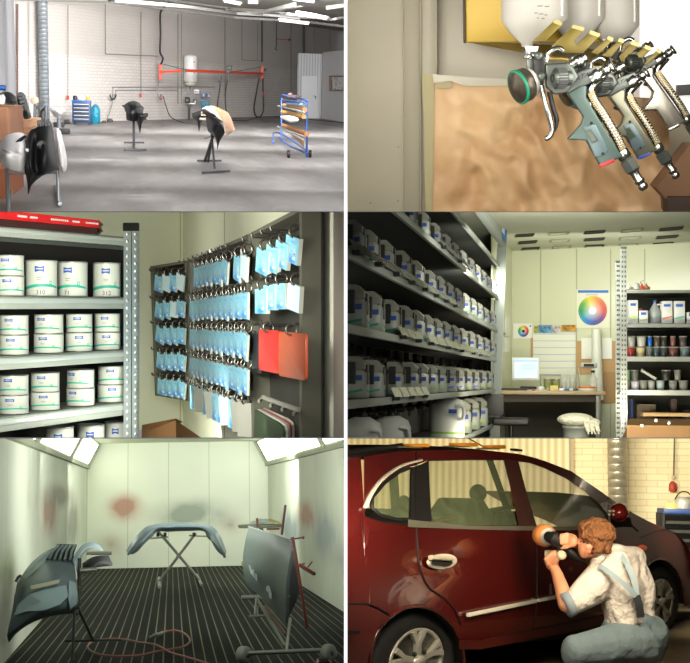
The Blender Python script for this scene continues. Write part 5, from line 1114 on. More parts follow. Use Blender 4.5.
    # second, darker row of lids behind (mixing motors)
    for k in (1, 2, 3, 4, 5):
        for j, x in enumerate(range(352, 492, 9) if k in (3, 4) else range(360, 494, 10)):
            c = SP.hit(x, 381, -.42); z = Z[k] + .3
            if k == 5: z = Z[5] + .36
            tt = thing(R, 'stirrer_head', 'dark stirrer head hanging behind the bottles, %s along the %s bottle shelf' % (ORD[j], {**rn, 5: 'lowest'}[k]), 'stirrer', (c.x, c.y, z), group='dark stirrer heads in the mixing shelf')
            ob(MB().lathe((c.x, c.y, z), [(.05, 0), (.07, .02), (.07, .05), (.03, .07), (.03, .14), (0, .14)], n=10), 'stirrer_motor', mat('stirrer_black', '#2b2b26', .35, .4), R, tt)
            ob(MB().box((c.x, c.y - .05, z - .03), (.03, .03, .07)), 'paddle_clip', mat('stirrer_steel', '#5a5b54', .3, .6), R, tt)
    # label holders on rails
    hm = mat('label_holder', '#77786c', .25, .2); clip = blk
    for k, x0, x1, lb in ((2, 349, 456, 'long row of grey label holders clipped to the second bottle shelf'), (3, 398, 421, 'short grey label holder clipped to the third bottle shelf'), (3, 427, 476, 'long grey label holder clipped to the third bottle shelf'), (4, 391, 427, 'grey label holder clipped to the fourth bottle shelf'), (3, 478, 490, 'small grey label holder at the far end of third shelf'), (1, 440, 470, 'thin label holder on the top bottle shelf')):
        t_ = thing(R, 'label_holder', lb, 'label holder', SP.hit(x0, 381)); a_, c_ = SP.uv(SP.hit(x0, 381))[0], SP.uv(SP.hit(x1, 381))[0]
        m = max(2, int((x1 - x0) / 7)); z = Z[k]
        for i in range(m):
            ua, ub = lerp(a_, c_, i / m) + .02, lerp(a_, c_, (i + .93) / m)
            ob(MB().prism([SP.pt(ua, z - .005, .03), SP.pt(ub, z - .005, .03), SP.pt(ub, z + .075, -.01), SP.pt(ua, z + .075, -.01)], n * .006), 'label_plate', hm, R, t_)
            if i % 2 == 0: ob(MB().box(SP.pt(ua + .08, z - .015, .03), (.05, .1, .03)), 'clip', clip, R, t_)
    # jugs on the lowest level
    wj = mat('jug_white', '#b9bbb0', .4)
    for x, w_, zt, lb in ((362, 26, .71, 'large white canister at the near end of the lowest shelf'), (392, 24, .68, 'white jug with side handle, second on the lowest shelf'), (447, 22, .80, 'large white jug with lime band on the lowest shelf')):
        c = SP.hit(x, 381, -.16); r = R.u(c.y, w_ / 2); t_ = thing(R, 'paint_jug', lb, 'jug', (c.x, c.y, Z[5]))
        ob(MB().lathe((c.x, c.y, Z[5] + .002), [(r * .9, 0), (r, .03), (r, zt - Z[5] - .1), (r * .85, zt - Z[5] - .04), (r * .4, zt - Z[5]), (0, zt - Z[5])], n=20, sy=1.6), 'body', wj, R, t_)
        ob(MB().tube(bez([(c.x + r * .8, c.y - r, zt - .1), (c.x + r * 1.5, c.y - r, zt - .12), (c.x + r * 1.5, c.y - r, zt - .25), (c.x + r, c.y - r, zt - .27)], 12), r * .16, 8), 'handle', wj, R, t_)
        ob(MB().lathe((c.x, c.y, zt), [(r * .36, 0), (r * .36, .04), (0, .05)], n=14), 'cap', lidb if x < 440 else wj, R, t_)
        if x > 440: ob(MB().lathe((c.x, c.y, Z[5] + .05), [(r * 1.01, 0), (r * 1.01, .03)], n=20, sy=1.6), 'band', mat('toner_lime'), R, t_); ob(MB().box((c.x + r * .6, c.y - r * 1.45, Z[5] + .33), (.1, .02, .05)), 'badge', lab, R, t_)
    for i, x in enumerate((463, 472, 480.5, 488)):
        c = SP.hit(x, 381, -.13); bottle(V((c.x, c.y, Z[5] + .002)), 1.55, 'tall white toner bottle with lime band, %s beyond the large jug' % ORD[i], 'tall bottles on the lowest shelf', mat('toner_lime'))
    # ---- posters on the back wall
    def sheet(x0, y0, x1, y1, m, name, lb, cat='paper', off=.012, pl=BW, th=.006):
        return ob(MB().prism([pl.hit(x0, y1, off), pl.hit(x1, y1, off), pl.hit(x1, y0, off), pl.hit(x0, y0, off)], pl.n * th), name, m, R, label=lb, cat=cat)
    def wheelmat(key, rr):
        def f(m, N, L, b, tc):
            s = N.new('ShaderNodeSeparateXYZ'); L.new(tc.outputs['UV'], s.inputs[0])
            at_ = nmath(N, L, 'ARCTAN2', s.outputs[1], s.outputs[0]); h = nmath(N, L, 'FRACT', nmath(N, L, 'ADD', nmath(N, L, 'DIVIDE', at_, 2 * PI), 1.0))
            r = N.new('ShaderNodeValToRGB'); L.new(h, r.inputs[0]); e = r.color_ramp.elements
            cols = [(0, '#b83a2c'), (.12, '#c65a30'), (.2, '#c98a34'), (.3, '#c9bc3c'), (.4, '#5a9a3c'), (.5, '#2c8250'), (.6, '#2a90a8'), (.68, '#2a6cb8'), (.78, '#3c4a8c'), (.88, '#6a3a7c'), (.95, '#a83a54'), (1, '#b83a2c')]
            e[0].position = 0; e[0].color = lin(cols[0][1]); e[1].position = 1; e[1].color = lin(cols[-1][1])
            for p, c in cols[1:-1]: x = e.new(p); x.color = lin(c)
            ln = N.new('ShaderNodeVectorMath'); ln.operation = 'LENGTH'; L.new(tc.outputs['UV'], ln.inputs[0])
            k = N.new('ShaderNodeMapRange'); k.inputs[1].default_value = .15; k.inputs[2].default_value = .75; k.inputs[3].default_value = .55; k.inputs[4].default_value = 0; L.new(ln.outputs['Value'], k.inputs[0])
            c1 = nmix(N, L, k.outputs[0], r.outputs[0], (.8, .8, .7, 1))
            f2 = nmath(N, L, 'GREATER_THAN', ln.outputs['Value'], .25); c2 = nmix(N, L, f2, (.85, .85, .8, 1), c1)
            L.new(c2, b.inputs['Base Color'])
        return mat(key, '#ffffff', .35, build=f)
    def wheel(b, cx, cy, r, off):
        c = BW.hit(cx, cy, off); rr = u1(c.y, r); vs = [c] + [c + BW.d * rr * math.cos(a * PI / 24) + up * rr * math.sin(a * PI / 24) for a in range(48)]
        for a in range(48):
            i, j = a, (a + 1) % 48
            f = len(b.f); b.add([vs[0], vs[1 + i], vs[1 + j]], [(0, 1, 2)]); b.uvs[f] = [(0, 0), (math.cos(i * PI / 24), math.sin(i * PI / 24)), (math.cos(j * PI / 24), math.sin(j * PI / 24))]
    pw = mat('poster_paper', '#ccccb4', .4); pbl = mat('poster_blue', '#2a66b4', .5); white = mat('white_sheet', '#d2d4c8', .5)
    t_ = thing(R, 'colour_wheel_poster', 'large poster with round colour wheel under a blue title bar', 'poster', BW.hit(592, 329, .01))
    ob(MB().prism([BW.hit(576.5, 328, .01), BW.hit(610, 328, .01), BW.hit(610, 289.5, .01), BW.hit(576.5, 289.5, .01)], BW.n * .006), 'sheet', pw, R, t_)
    ob(MB().prism([BW.hit(578, 292.8, .018), BW.hit(608.5, 292.8, .018), BW.hit(608.5, 290.2, .018), BW.hit(578, 290.2, .018)], BW.n * .003), 'title_bar', pbl, R, t_)
    b = MB(); wheel(b, 592.6, 310.6, 14.4, .024); ob(b, 'colour_wheel', wheelmat('colour_wheel', 1), R, t_)
    b = MB(); [b.box(BW.hit(587 + i * 2.4, 294.8, .02), (.035, .01, .015)) for i in range(5)]; ob(b, 'subtitle', mat('print_grey4', '#7c8894', .5), R, t_)
    t_ = thing(R, 'colour_wheel_chart', 'small white chart with a little colour wheel above the monitor', 'chart', BW.hit(523, 338, .01))
    ob(MB().prism([BW.hit(513.3, 338.5, .01), BW.hit(532, 338.5, .01), BW.hit(532, 323.5, .01), BW.hit(513.3, 323.5, .01)], BW.n * .006), 'sheet', white, R, t_)
    b = MB(); wheel(b, 523.4, 331.2, 5.6, .02); ob(b, 'colour_wheel', mat('colour_wheel'), R, t_)
    c = BW.hit(523.4, 331.2, .025); ob(MB().lathe(c, [(.03, 0), (0, .002)], axis=BW.n, n=12), 'hub', blk, R, t_); ob(MB().box(BW.hit(530.3, 326, .02), (.03, .01, .03)), 'logo_mark', pbl, R, t_)
    pics = [(534.5, 538, '#8a8a3c', 'green and yellow photo strip piece at the left end of the row'), (538.5, 552, '#28405e', 'dark blue car photo in the row of wall pictures'), (552.5, 560, '#a08878', 'reddish photo right of the dark blue car photo'), (561.5, 576, '#6a4a28', 'brown and yellow photo at right end of the row')]
    for k, (x0, x1, col, lb) in enumerate(pics):
        sheet(x0, 325 + (k == 0), x1, 333 - (k == 3) * 2, mat('photo%d' % k, col, .3, nz=(14, .7), col2=['#c8c040', '#7ab0d8', '#e0d8d0', '#d8a040'][k]), 'wall_photo', lb, 'photo', .03)
    def plan(m, N, L, b, tc):
        s = N.new('ShaderNodeSeparateXYZ'); L.new(tc.outputs['UV'], s.inputs[0])
        f = nmath(N, L, 'LESS_THAN', nmath(N, L, 'FRACT', nmath(N, L, 'MULTIPLY', s.outputs[1], 6.2)), .09); L.new(nmix(N, L, f, lin('#cfd1be'), lin('#8ea2c4')), b.inputs['Base Color'])
    b = MB(); q = [BW.hit(532.5, 375, .018), BW.hit(575.5, 375, .018), BW.hit(575.5, 333, .018), BW.hit(532.5, 333, .018)]; b.quad(*q, uv=[(0, 0), (1, 0), (1, 1), (0, 1)]); ob(b, 'planning_sheet', mat('planning', '#cccccc', .5, build=plan), R, label='large white planning sheet with thin blue lines on wall', cat='sheet')
    kr = mat('kraft_board', '#a8885a', .6); sheet(576, 341, 618, 374, kr, 'kraft_paper_board', 'brown paper pinned behind the white roll, upper part', off=.012); sheet(601, 372, 617, 403, mat('kraft_board2', '#97784e', .6), 'kraft_paper_board', 'brown paper flap hanging beside the desk end', off=.014)
    sheet(531, 338, 533, 358, kr, 'brown_strip', 'narrow brown paper strip left of the planning sheet', off=.024)
    sheet(581.5, 338, 592, 359, white, 'printed_sheet', 'white printed sheet left of the tall white roll', off=.03); sheet(602, 338, 612, 359, white, 'printed_sheet', 'white printed sheet right of the tall white roll', off=.03)
    b = MB(); [b.box(BW.hit(x, y, .045), (.04, .004, .02)) for x, y in ((587, 345), (587, 352), (607, 344), (608, 350))]; 
    c0, c1 = BW.hit(597.5, 400, .25), BW.hit(596.3, 329, .25); ob(MB().tube([c0, lerp(c0, c1, .5), c1], [.115, .1, .085], 16), 'film_roll', mat('film_white', '#c4c6b8', .4, bump=(6, .5)), R, label='tall white plastic film roll hanging on the wall behind the scale', cat='roll')
    for i, (x, y0, y1) in enumerate(((503.5, 318, 333), (507.5, 316, 336), (503, 337, 357), (507, 338, 352))): sheet(x - 2, y0, x + 1.8, y1, white if i % 2 else mat('pale_sheet', '#b9bba8', .5), 'notice_sheet', ['small notice on the left wall beside shelf end, upper near one', 'notice on left wall near the corner, upper far one', 'notice on left wall beside shelf end, lower near one', 'notice on left wall near the corner, lower far one'][i], 'notice', .02, LW)
    # ---- desk
    dk = thing(R, 'desk', 'long wooden desk top against the back wall of the mixing room', 'desk', P(550, 437, 21)); DD = 21.4
    zt = P(550, 391, DD).z; wood = mat('desk_wood', '#a8926a', .45, nz=(3, .08))
    x0 = P(497.5, 390, DD).x; x1 = P(605.5, 390, DD).x; zt0 = P(605, 391.5, DD).z
    ob(MB().prism([V((x0, DD, zt - .065)), V((x1, DD, zt - .065)), V((x1 - .15, 23.2, zt - .065)), V((P(512.5, 390, 23.6).x, 23.6, zt - .065))], up * .065), 'desk_top', wood, R, dk, bevel=.012)
    ob(MB().bar(P(598.3, 394, DD + .1), P(598.3, 470, DD + .1), .085), 'leg', mat('desk_leg', '#6f7064', .4, .3), R, dk, bevel=.01); ob(MB().bar(P(500, 398, DD + .2), P(597, 398, DD + .2), .05, .14), 'apron', mat('apron_brown', '#3a2f1e', .6), R, dk)
    ob(MB().prism([P(490, 470, DD + 1.4), P(598, 470, DD + 1.4), P(598, 397, DD + 1.4), P(490, 397, DD + 1.4)], V((0, .02, 0))), 'desk_shade_panel', mat('under_desk_shade', '#3c3a2c', .8), R, dk)  # dark panel painted as the shadow under the desk
    Y = lambda px, py: R.fl(px, py, zt)
    def item(px, d): q = P(px, 388, d); return V((q.x, d, zt + .002))
    # monitor
    c = item(525.5, 22.4); t_ = thing(R, 'computer_monitor', 'white flat monitor with a lit pale blue window on the desk', 'monitor', c)
    a_, b_ = P(512, 380, 22.3), P(539.5, 357.5, 22.3); ob(MB().box(((a_.x + b_.x) / 2, 22.36, (a_.z + b_.z) / 2), (b_.x - a_.x, .09, b_.z - a_.z)), 'casing', mat('monitor_white', '#b9bbb4', .4), R, t_, bevel=.02)
    s0, s1 = P(514.2, 378, 22.3), P(537.3, 359.3, 22.3); sw, sh = s1.x - s0.x, s1.z - s0.z
    scr = ob(MB().box(((s0.x + s1.x) / 2, 22.31, (s0.z + s1.z) / 2), (sw, .01, sh)), 'screen', mat('screen_lit', '#a8bcd8', .3, emit=('#c4d6ee', .25)), R, t_)
    ob(MB().box(((s0.x + s1.x) / 2, 22.3, s1.z - sh * .07), (sw, .008, sh * .1)), 'title_bar', mat('screen_blue', '#7fa4d4', .3, emit=('#6d98d0', .4)), R, scr)
    for k in range(5): ob(MB().box(((s0.x + s1.x) / 2 + sw * .13, 22.3, s1.z - sh * (.25 + .08 * k)), (sw * .62, .008, sh * .02)), 'text_line', mat('screen_line', '#94aac8', .3, emit=('#8fa8cc', .3)), R, scr)
    ob(MB().box((c.x + .05, 22.4, zt + .04), (.3, .2, .07)), 'base', blk, R, t_, bevel=.02)
    c = item(515, 21.9); ob(MB().box((c.x, 21.9, zt + .025), (.5, .3, .035)), 'keyboard', mat('keyboard_dark', '#2c2c26', .5, bump=(40, 1)), R, label='black keyboard on the desk in front of the monitor', cat='keyboard')
    c = item(537, 21.8); ob(MB().box((c.x, 21.8, zt + .012), (.35, .2, .012)), 'paper_pile', white, R, label='white papers lying beside the keyboard', cat='paper')
    c = item(541, 22.1); ob(MB().sph((c.x, 22.1, zt + .03), (.07, .08, .05)), 'computer_mouse', mat('monitor_white'), R, label='pale computer mouse right of the monitor', cat='mouse')
    c = item(533.5, 21.6); ob(MB().box((c.x, 21.6, zt + .02), (.06, .05, .03)), 'eraser', mat('eraser_red', '#a03428', .5), R, bevel=.008, label='small red block on the desk by the keyboard', cat='block')
    jar = mat('jar_metal', '#9c9a84', .3, .5)
    for x, lb in ((548, 'left of the two metal cans on the desk'), (556, 'right of the two metal cans on the desk')):
        c = item(x, 22.3); t_ = thing(R, 'paint_can', lb, 'can', c); r = .075; ob(MB().lathe(c, [(r, 0), (r, .2), (r * 1.05, .205), (r * 1.05, .215), (r * .9, .215), (r * .9, .2), (0, .2)], n=16), 'body', jar, R, t_); ob(MB().lathe(c + up * .06, [(r * 1.01, 0), (r * 1.01, .09)], n=16), 'paper_label', mat('jar_label', '#6f7a3c', .5), R, t_)
    c = item(554, 21.6); ob(MB().box((c.x, 21.6, zt + .05), (.14, .14, .09)), 'yellow_box', mat('box_yellow', '#c4b068', .5), R, bevel=.01, label='small yellow box on the desk before the metal cans', cat='box')
    for i, x in enumerate((564, 568, 572.5)):
        c = item(x, 22.5); ob(MB().lathe(c, [(.06, 0), (.075, .3), (.07, .3), (.055, .01), (0, .01)], n=14), 'plastic_cup', mat('clear_plastic', '#bcbfb0', .2, alpha=.45), R, label='tall clear plastic cup on the desk, %s of three' % ['left', 'middle', 'right'][i], cat='cup')
    for i, (x, col) in enumerate(((561.5, '#d8dada'), (566, '#3a6ea4'), (570.5, '#c9ccc8'), (574, '#4a4c44'))):
        c = item(x, 21.7); ob(MB().box((c.x, 21.7, zt + .025), (.09, .12, .04), .4 * i), 'desk_clutter', mat('clut%d' % i, col, .5), R, bevel=.01, label='small %s item in the desk clutter' % ['white', 'blue', 'pale grey', 'dark'][i], cat='item')
    c = item(587.5, 22); t_ = thing(R, 'weighing_scale', 'laboratory paint scale with orange-rimmed dish on the desk', 'scale', c)
    ob(MB().lathe((c.x, 22, zt), [(.2, 0), (.21, .03), (.2, .05), (0, .06)], n=24, sy=.8), 'base', mat('scale_white', '#c0c2b6', .4), R, t_); ob(MB().lathe((c.x, 22, zt + .05), [(.2, 0), (.215, .015), (.2, .03), (0, .03)], n=24, sy=.8), 'dish_rim', mat('rim_orange', '#c8602a', .4), R, t_)
    ob(MB().tube([(c.x - .14, 22.2, zt + .05), (c.x - .14, 22.2, zt + .42)], .02, 8), 'mast', jar, R, t_); ob(MB().box((c.x + .03, 22.15, zt + .46), (.3, .12, .1)), 'display_head', mat('scale_grey', '#8d9086', .4), R, t_, bevel=.03, seg=3); ob(MB().box((c.x + .03, 22.085, zt + .465), (.18, .01, .05)), 'readout', blk, R, t_)
    c = item(593, 22.2); t_ = thing(R, 'glass_bottle', 'clear glass bottle standing behind the paint scale', 'bottle', c); ob(MB().lathe(c, [(.08, 0), (.08, .22), (.03, .28), (.03, .33)], n=14), 'glass', mat('clear_plastic'), R, t_); ob(MB().lathe(c + up * .33, [(.035, 0), (.035, .04), (0, .04)], n=12), 'stopper', blk, R, t_)
    # office chair and covered bucket
    t_ = thing(R, 'office_chair', 'black office chair pushed under the desk beside the shelf end', 'chair', P(510, 460, 19.5)); bc = mat('chair_black', '#17170f', .5)
    D = 19.5; ob(MB().box(P(511, 421.5, D), (u1(D, 36), .5, .12)), 'seat', bc, R, t_, bevel=.04, seg=3); ob(MB().box(P(494, 405, D + .2), (u1(D, 20), .1, .35)), 'backrest', bc, R, t_, bevel=.03)
    ob(MB().tube([P(511, 424, D), P(511, 440, D)], .04, 10), 'gas_column', bc, R, t_)
    for i in range(5): q = P(511, 442, D); a = i * 2 * PI / 5 + .3; ob(MB().tube([q, q + V((.35 * math.cos(a), .35 * math.sin(a), -.06))], .03, 8), 'base_arm', bc, R, t_)
    D = 18; c = P(576, 425, D); t_ = thing(R, 'waste_bucket', 'grey plastic bucket in front of the desk', 'bucket', (c.x, D, c.z - .5)); r = u1(D, 12.5)
    ob(MB().lathe((c.x, D, c.z - .55), [(r * .85, 0), (r, .5), (r * 1.06, .5), (r * 1.06, .54), (r * .98, .54), (r * .95, .3), (0, .3)], n=24), 'tub', mat('bucket_grey', '#7c8076', .4), R, t_)
    rnd = random.Random(4); b = MB(); q = P(577, 419.5, D)
    b.sph((q.x - .02, D, q.z + .0), (u1(D, 18), .27, u1(D, 6.5)), 22, 12); b.sph((q.x + .2, D - .05, q.z - .06), (u1(D, 10), .2, u1(D, 6)), 14, 9)
    for i in range(9): b.tube([P(584 + i * 1.7, 420 + i * .4, D - .25), P(586 + i * 1.7, 428 + (i % 3) * 2, D - .26), P(587 + i * 1.7, 431 + (i % 2) * 3, D - .25)], .014, 6)
    o = ob(b, 'mop_cloth', mat('cloth_cream', '#c6c3ac', .9, bump=(18, 1, .04)), R, label='cream fringed cloth heaped over the grey bucket', cat='cloth')
    # ---- right hand rack
    rk = thing(R, 'metal_rack', 'galvanised rack with perforated posts full of cartons and tubs', 'rack', P(655, 437, 17)); D = 17.; zs = mat('rack_zinc', '#8f938a', .35, .4); zl = mat('rack_zinc_light', '#80847c', .3, .4); dot = mat('dot_dark', '#3a3c34', .6)
    def box2(x0, y0, x1, y1, d, dep, name, m, par=None, **k):
        a_, b_ = P(x0, y1, d), P(x1, y0, d); return ob(MB().box(((a_.x + b_.x) / 2, d + dep / 2, (a_.z + b_.z) / 2), (b_.x - a_.x, dep, b_.z - a_.z)), name, m, R, par, **k)
    for x0, x1, y0, d, m in ((621, 626.6, 248, D, zl), (616, 620.4, 262, D + 1.2, zs)):
        o = box2(x0, y0, x1, 470, d, .03, 'post', m, rk); b = MB()
        for i in range(40):
            y = y0 + 4 + i * 4.9
            if y > 440: break
            for xx in (x0 + 1.4, x1 - 1.4): b.box(P(xx, y, d - .004), (.02, .006, .03))
        ob(b, 'post_slots', dot, R, o); box2(x0 - .2, y0 - 1.5, x1 + .2, y0 + 1, d - .01, .06, 'post_cap', dot, rk)
    RY = [(289.8, 293), (323.4, 327.4), (356.8, 361.3), (390.6, 395), ]
    ZR = []
    for y0, y1 in RY:
        o = box2(626, y0, 722, y1, D, .03, 'shelf_rail', zl, rk); z = P(640, y0, D).z; ZR.append(z)
        a_ = P(626, y0, D).x; c_ = P(722, y0, D).x; ob(MB().box(((a_ + c_) / 2, D + .65, z - .02), (c_ - a_, 1.2, .02)), 'shelf_deck', mat('deck_dark', '#4a4c42', .6), R, rk)
    box2(626, 294, 722, 470, D + 1.3, .02, 'dark_back_sheet', mat('rack_back', '#23231a', .8), rk)
    ct = mat('carton_white', '#b4b6b0', .4); cb = mat('carton_blue', '#2a52a0', .5)
    for x0, x1, y0, col, lb in ((628.5, 638, 300, '#8ab03a', 'tall white carton with lime stripe beside the rack post'), (639, 648, 310.5, '#8ab03a', 'short white carton with lime stripe and red lid'), (662, 672.5, 301, '#c8602a', 'tall white carton with orange stripe on the rack'), (674, 685, 301, '#2a9a78', 'tall white carton with green stripe on the rack'), (687, 699, 312, '#8a8c84', 'white carton cut off by the right picture edge')):
        t_ = thing(R, 'hardener_carton', lb, 'carton', P((x0 + x1) / 2, 323, D + .15)); box2(x0, y0, x1, 323.2, D + .15, .25, 'carton', ct, t_, bevel=.008)
        h = 323 - y0; box2(x0 + 2, y0 + h * .14, x1 - 2, y0 + h * .14 + 2.6, D + .14, .01, 'logo_block', cb, t_)
        a_, b_, c_, e_ = P(x0 + 1, 323 - h * .18, D + .142), P(x1 - .5, 323 - h * .26, D + .142), P(x1 - .5, 323 - h * .33, D + .142), P(x0 + 1, 323 - h * .24, D + .142); ob(MB().prism([a_, b_, c_, e_], V((0, .01, 0))), 'colour_stripe', mat('stripe' + col, col, .5), R, t_)
        if y0 > 305 and x0 < 650: box2(x0 + .3, y0 - 2, x0 + 3, y0 - .1, D + .2, .1, 'red_cap', mat('eraser_red'), t_)
    t_ = thing(R, 'thinner_jug', 'translucent plastic jug with blue cap between the cartons', 'jug', P(655, 323, D + .3)); c = P(655, 323.2, D + .3); r = u1(D, 6.2)
    ob(MB().lathe(c, [(r * .95, 0), (r, .02), (r, .15), (r * .8, .2), (r * .22, .28), (r * .2, .3)], n=20), 'body', mat('jug_clear', '#8f9794', .25, alpha=.85), R, t_); ob(MB().lathe(c + up * .295, [(r * .28, 0), (r * .28, .03), (0, .03)], n=12), 'cap', cb, R, t_); ob(MB().tube(bez([c + V((r * .3, -.05, .26)), c + V((r * .9, -.05, .25)), c + V((r * .9, -.05, .17))], 8), .012, 6), 'handle', mat('jug_white'), R, t_)
    # tubs
    def tub(x, w_, y1, y0, col, lb, al=None, dd=.25):
        d = D + dd; c = P(x, y1, d); h = P(x, y0, d).z - c.z; r = u1(d, w_ / 2); t_ = thing(R, 'mixing_tub', lb, 'tub', c, group='plastic mixing tubs on the rack')
        ob(MB().lathe(c, [(r * .8, 0), (r * .98, h * .9), (r * .9, h * .9), (r * .72, .01), (0, .01)], n=16), 'tub_body', mat('tub' + col, col, .3, alpha=al), R, t_); ob(MB().lathe(c + up * h * .86, [(r, 0), (r * 1.08, .004), (r * 1.08, h * .1), (r * .95, h * .12), (0, h * .1)], n=16), 'tub_lid', mat('tublid', '#7f8078', .35, alpha=.8), R, t_)
    y1 = 356.9
    for sh, yb, lo, hi in (('middle', 356.9, [(631, 8, '#8c2a24'), (640.7, 9, '#a89c70'), (649.5, 7, '#5a6258'), (656.5, 7, '#3f4f50'), (664, 7.5, '#3a3c3c'), (673.5, 10, '#5e3a34'), (685, 10, '#5a6a6c')], [(631.5, 8, '#8a8c80'), (641.5, 10, '#94958a'), (650, 4.5, '#1f5aa8'), (657, 7, '#4a3f34'), (664, 6, '#33322c'), (673, 5.5, '#6e4a44'), (683, 8, '#473f3c')]),
                           ('lower', 390.7, [(627.8, 5, '#6a6e64'), (635.2, 8, '#a8a4ac'), (643.5, 8.5, '#6c6e64'), (651.5, 7, '#8b8d84'), (660.5, 8, '#8e9c98'), (673, 8, '#70726a'), (683.5, 9, '#6a6c64')], [(628, 5, '#6a8a5c'), (635, 7.5, '#54564c'), (677.5, 7, '#6c6c64'), (666, 9, '#2c2b26')])):
        for i, (x, w_, col) in enumerate(lo): tub(x, w_, yb, yb - 10.5, col, '%s mixing tub from left in the bottom layer of the %s rack shelf' % (ORD[i], sh))
        for i, (x, w_, col) in enumerate(hi): tub(x, w_ * .92, yb - 10.7, yb - 21, col, '%s mixing tub from left in the top layer of the %s rack shelf' % (ORD[i], sh))
    b = MB(); b.tube([P(641, 370, D + .2), P(656, 379, D + .2)], .022, 8); ob(b, 'spray_hose_pipe', mat('clear_plastic'), R, label='clear plastic tube lying across tubs on the lower rack shelf', cat='tube')
    for x0, x1, y0, col, lb in ((631, 633.2, 400, '#1c2a5c', 'thin dark blue board standing on the lowest rack level'), (637, 656, 405, '#4a3c26', 'dark brown carton in shadow on the lowest rack level'), (671, 677, 400, '#33241c', 'narrow dark box on the lowest rack level'), (684, 696, 411, '#4c5660', 'grey tub in shadow at the right edge')):
        t_ = thing(R, 'shadowed_box', lb, 'box', P((x0 + x1) / 2, 423, D + .5)); box2(x0, y0, x1, 423, D + .5, .3, 'carton', mat('shb' + col, col, .7), t_, bevel=.01); box2(x0 + .4, y0 - .5, x1 - .4, y0 + .2, D + .48, .3, 'lid', mat('shl' + col, col, .5), t_)
    box2(643, 413.5, 722, 416.2, D - .3, .4, 'wooden_batten', mat('batten', '#8f7446', .6), None, label='pale wooden batten lying across the cardboard box', cat='batten')
    t_ = thing(R, 'cardboard_box', 'open brown cardboard box at the foot of the rack', 'box', P(655, 437, D - .5)); cbm = mat('carton_brown4', '#6f5230', .8, nz=(4, .1))
    box2(627, 426, 722, 480, D - .8, .03, 'front', cbm, t_); ob(MB().prism([P(627, 427, D - .8), P(722, 427, D - .8), P(722, 419.5, D - .2), P(629, 419.5, D - .2)], V((0, 0, .012))), 'flap', mat('carton_flap', '#7f6138', .8), R, t_); ob(MB().prism([P(621, 440, D - .6), P(627.5, 426, D - .8), P(630, 420, D - .2), P(628, 440, D - .7)], V((0, .02, 0))), 'side', mat('carton_dark', '#4c3720', .8), R, t_)
    for i, (x, y) in enumerate(((642, 425.5), (656, 420.5), (669, 423))): ob(MB().sph(P(x, y, D - .85), .022), 'screw_cap', white, R, label='small white cap lying on the box flap, %s of three' % ['left', 'middle', 'right'][i], cat='cap')
    for i, (x, col) in enumerate(((629, '#b8b49c'), (637, '#a8aaa0'), (642, '#b0442c'), (646.5, '#9a6a3c'))): c = P(x, 289.5, D + .2); ob(MB().lathe(c, [(.05, 0), (.055, .03), (.02, .05 + .04 * (i == 1)), (0, .1)], n=12), 'small_part', mat('sp%d' % i, col, .4), R, label='small %s object on top of the rack' % ['cream', 'pale clear', 'red', 'ochre'][i], cat='object')
    t_ = thing(R, 'clear_tripod', 'thin clear plastic stand on top of the rack', 'stand', P(641, 289, D + .3)); 
    for (x, y) in ((636, 289), (641, 289), (645, 279)): ob(MB().tube([P(640.5, 282, D + .3), P(x, y, D + .3)], .009, 6), 'leg', mat('clear_plastic'), R, t_)
    # added fill lamps, unseen because they face away from the camera
    p = P(548, 258, 17); area('mixing_fill', R, p, P(590, 340, 24), 1.8, 72, (1, 1, .9), .5)
    p = P(575, 272, 20.8); area('mixing_back_fill', R, p, p + V((0, 1, -.5)), 3.0, 80, (1, 1, .9), .4)
    p = P(548, 280, 15.5); area('mixing_wall_fill', R, p, p + V((0, 1, .42)), 2.2, 80, (1, 1, .9), .4)
    p = P(560, 235, 12); area('mixing_aisle_fill', R, p, SP.hit(460, 370), 1.6, 58, (1, 1, .92), .8)
    area('mixing_front_fill', R, P(640, 300, 8.5), P(600, 350, 17), 1.2, 30, (1, 1, .92), 1.)

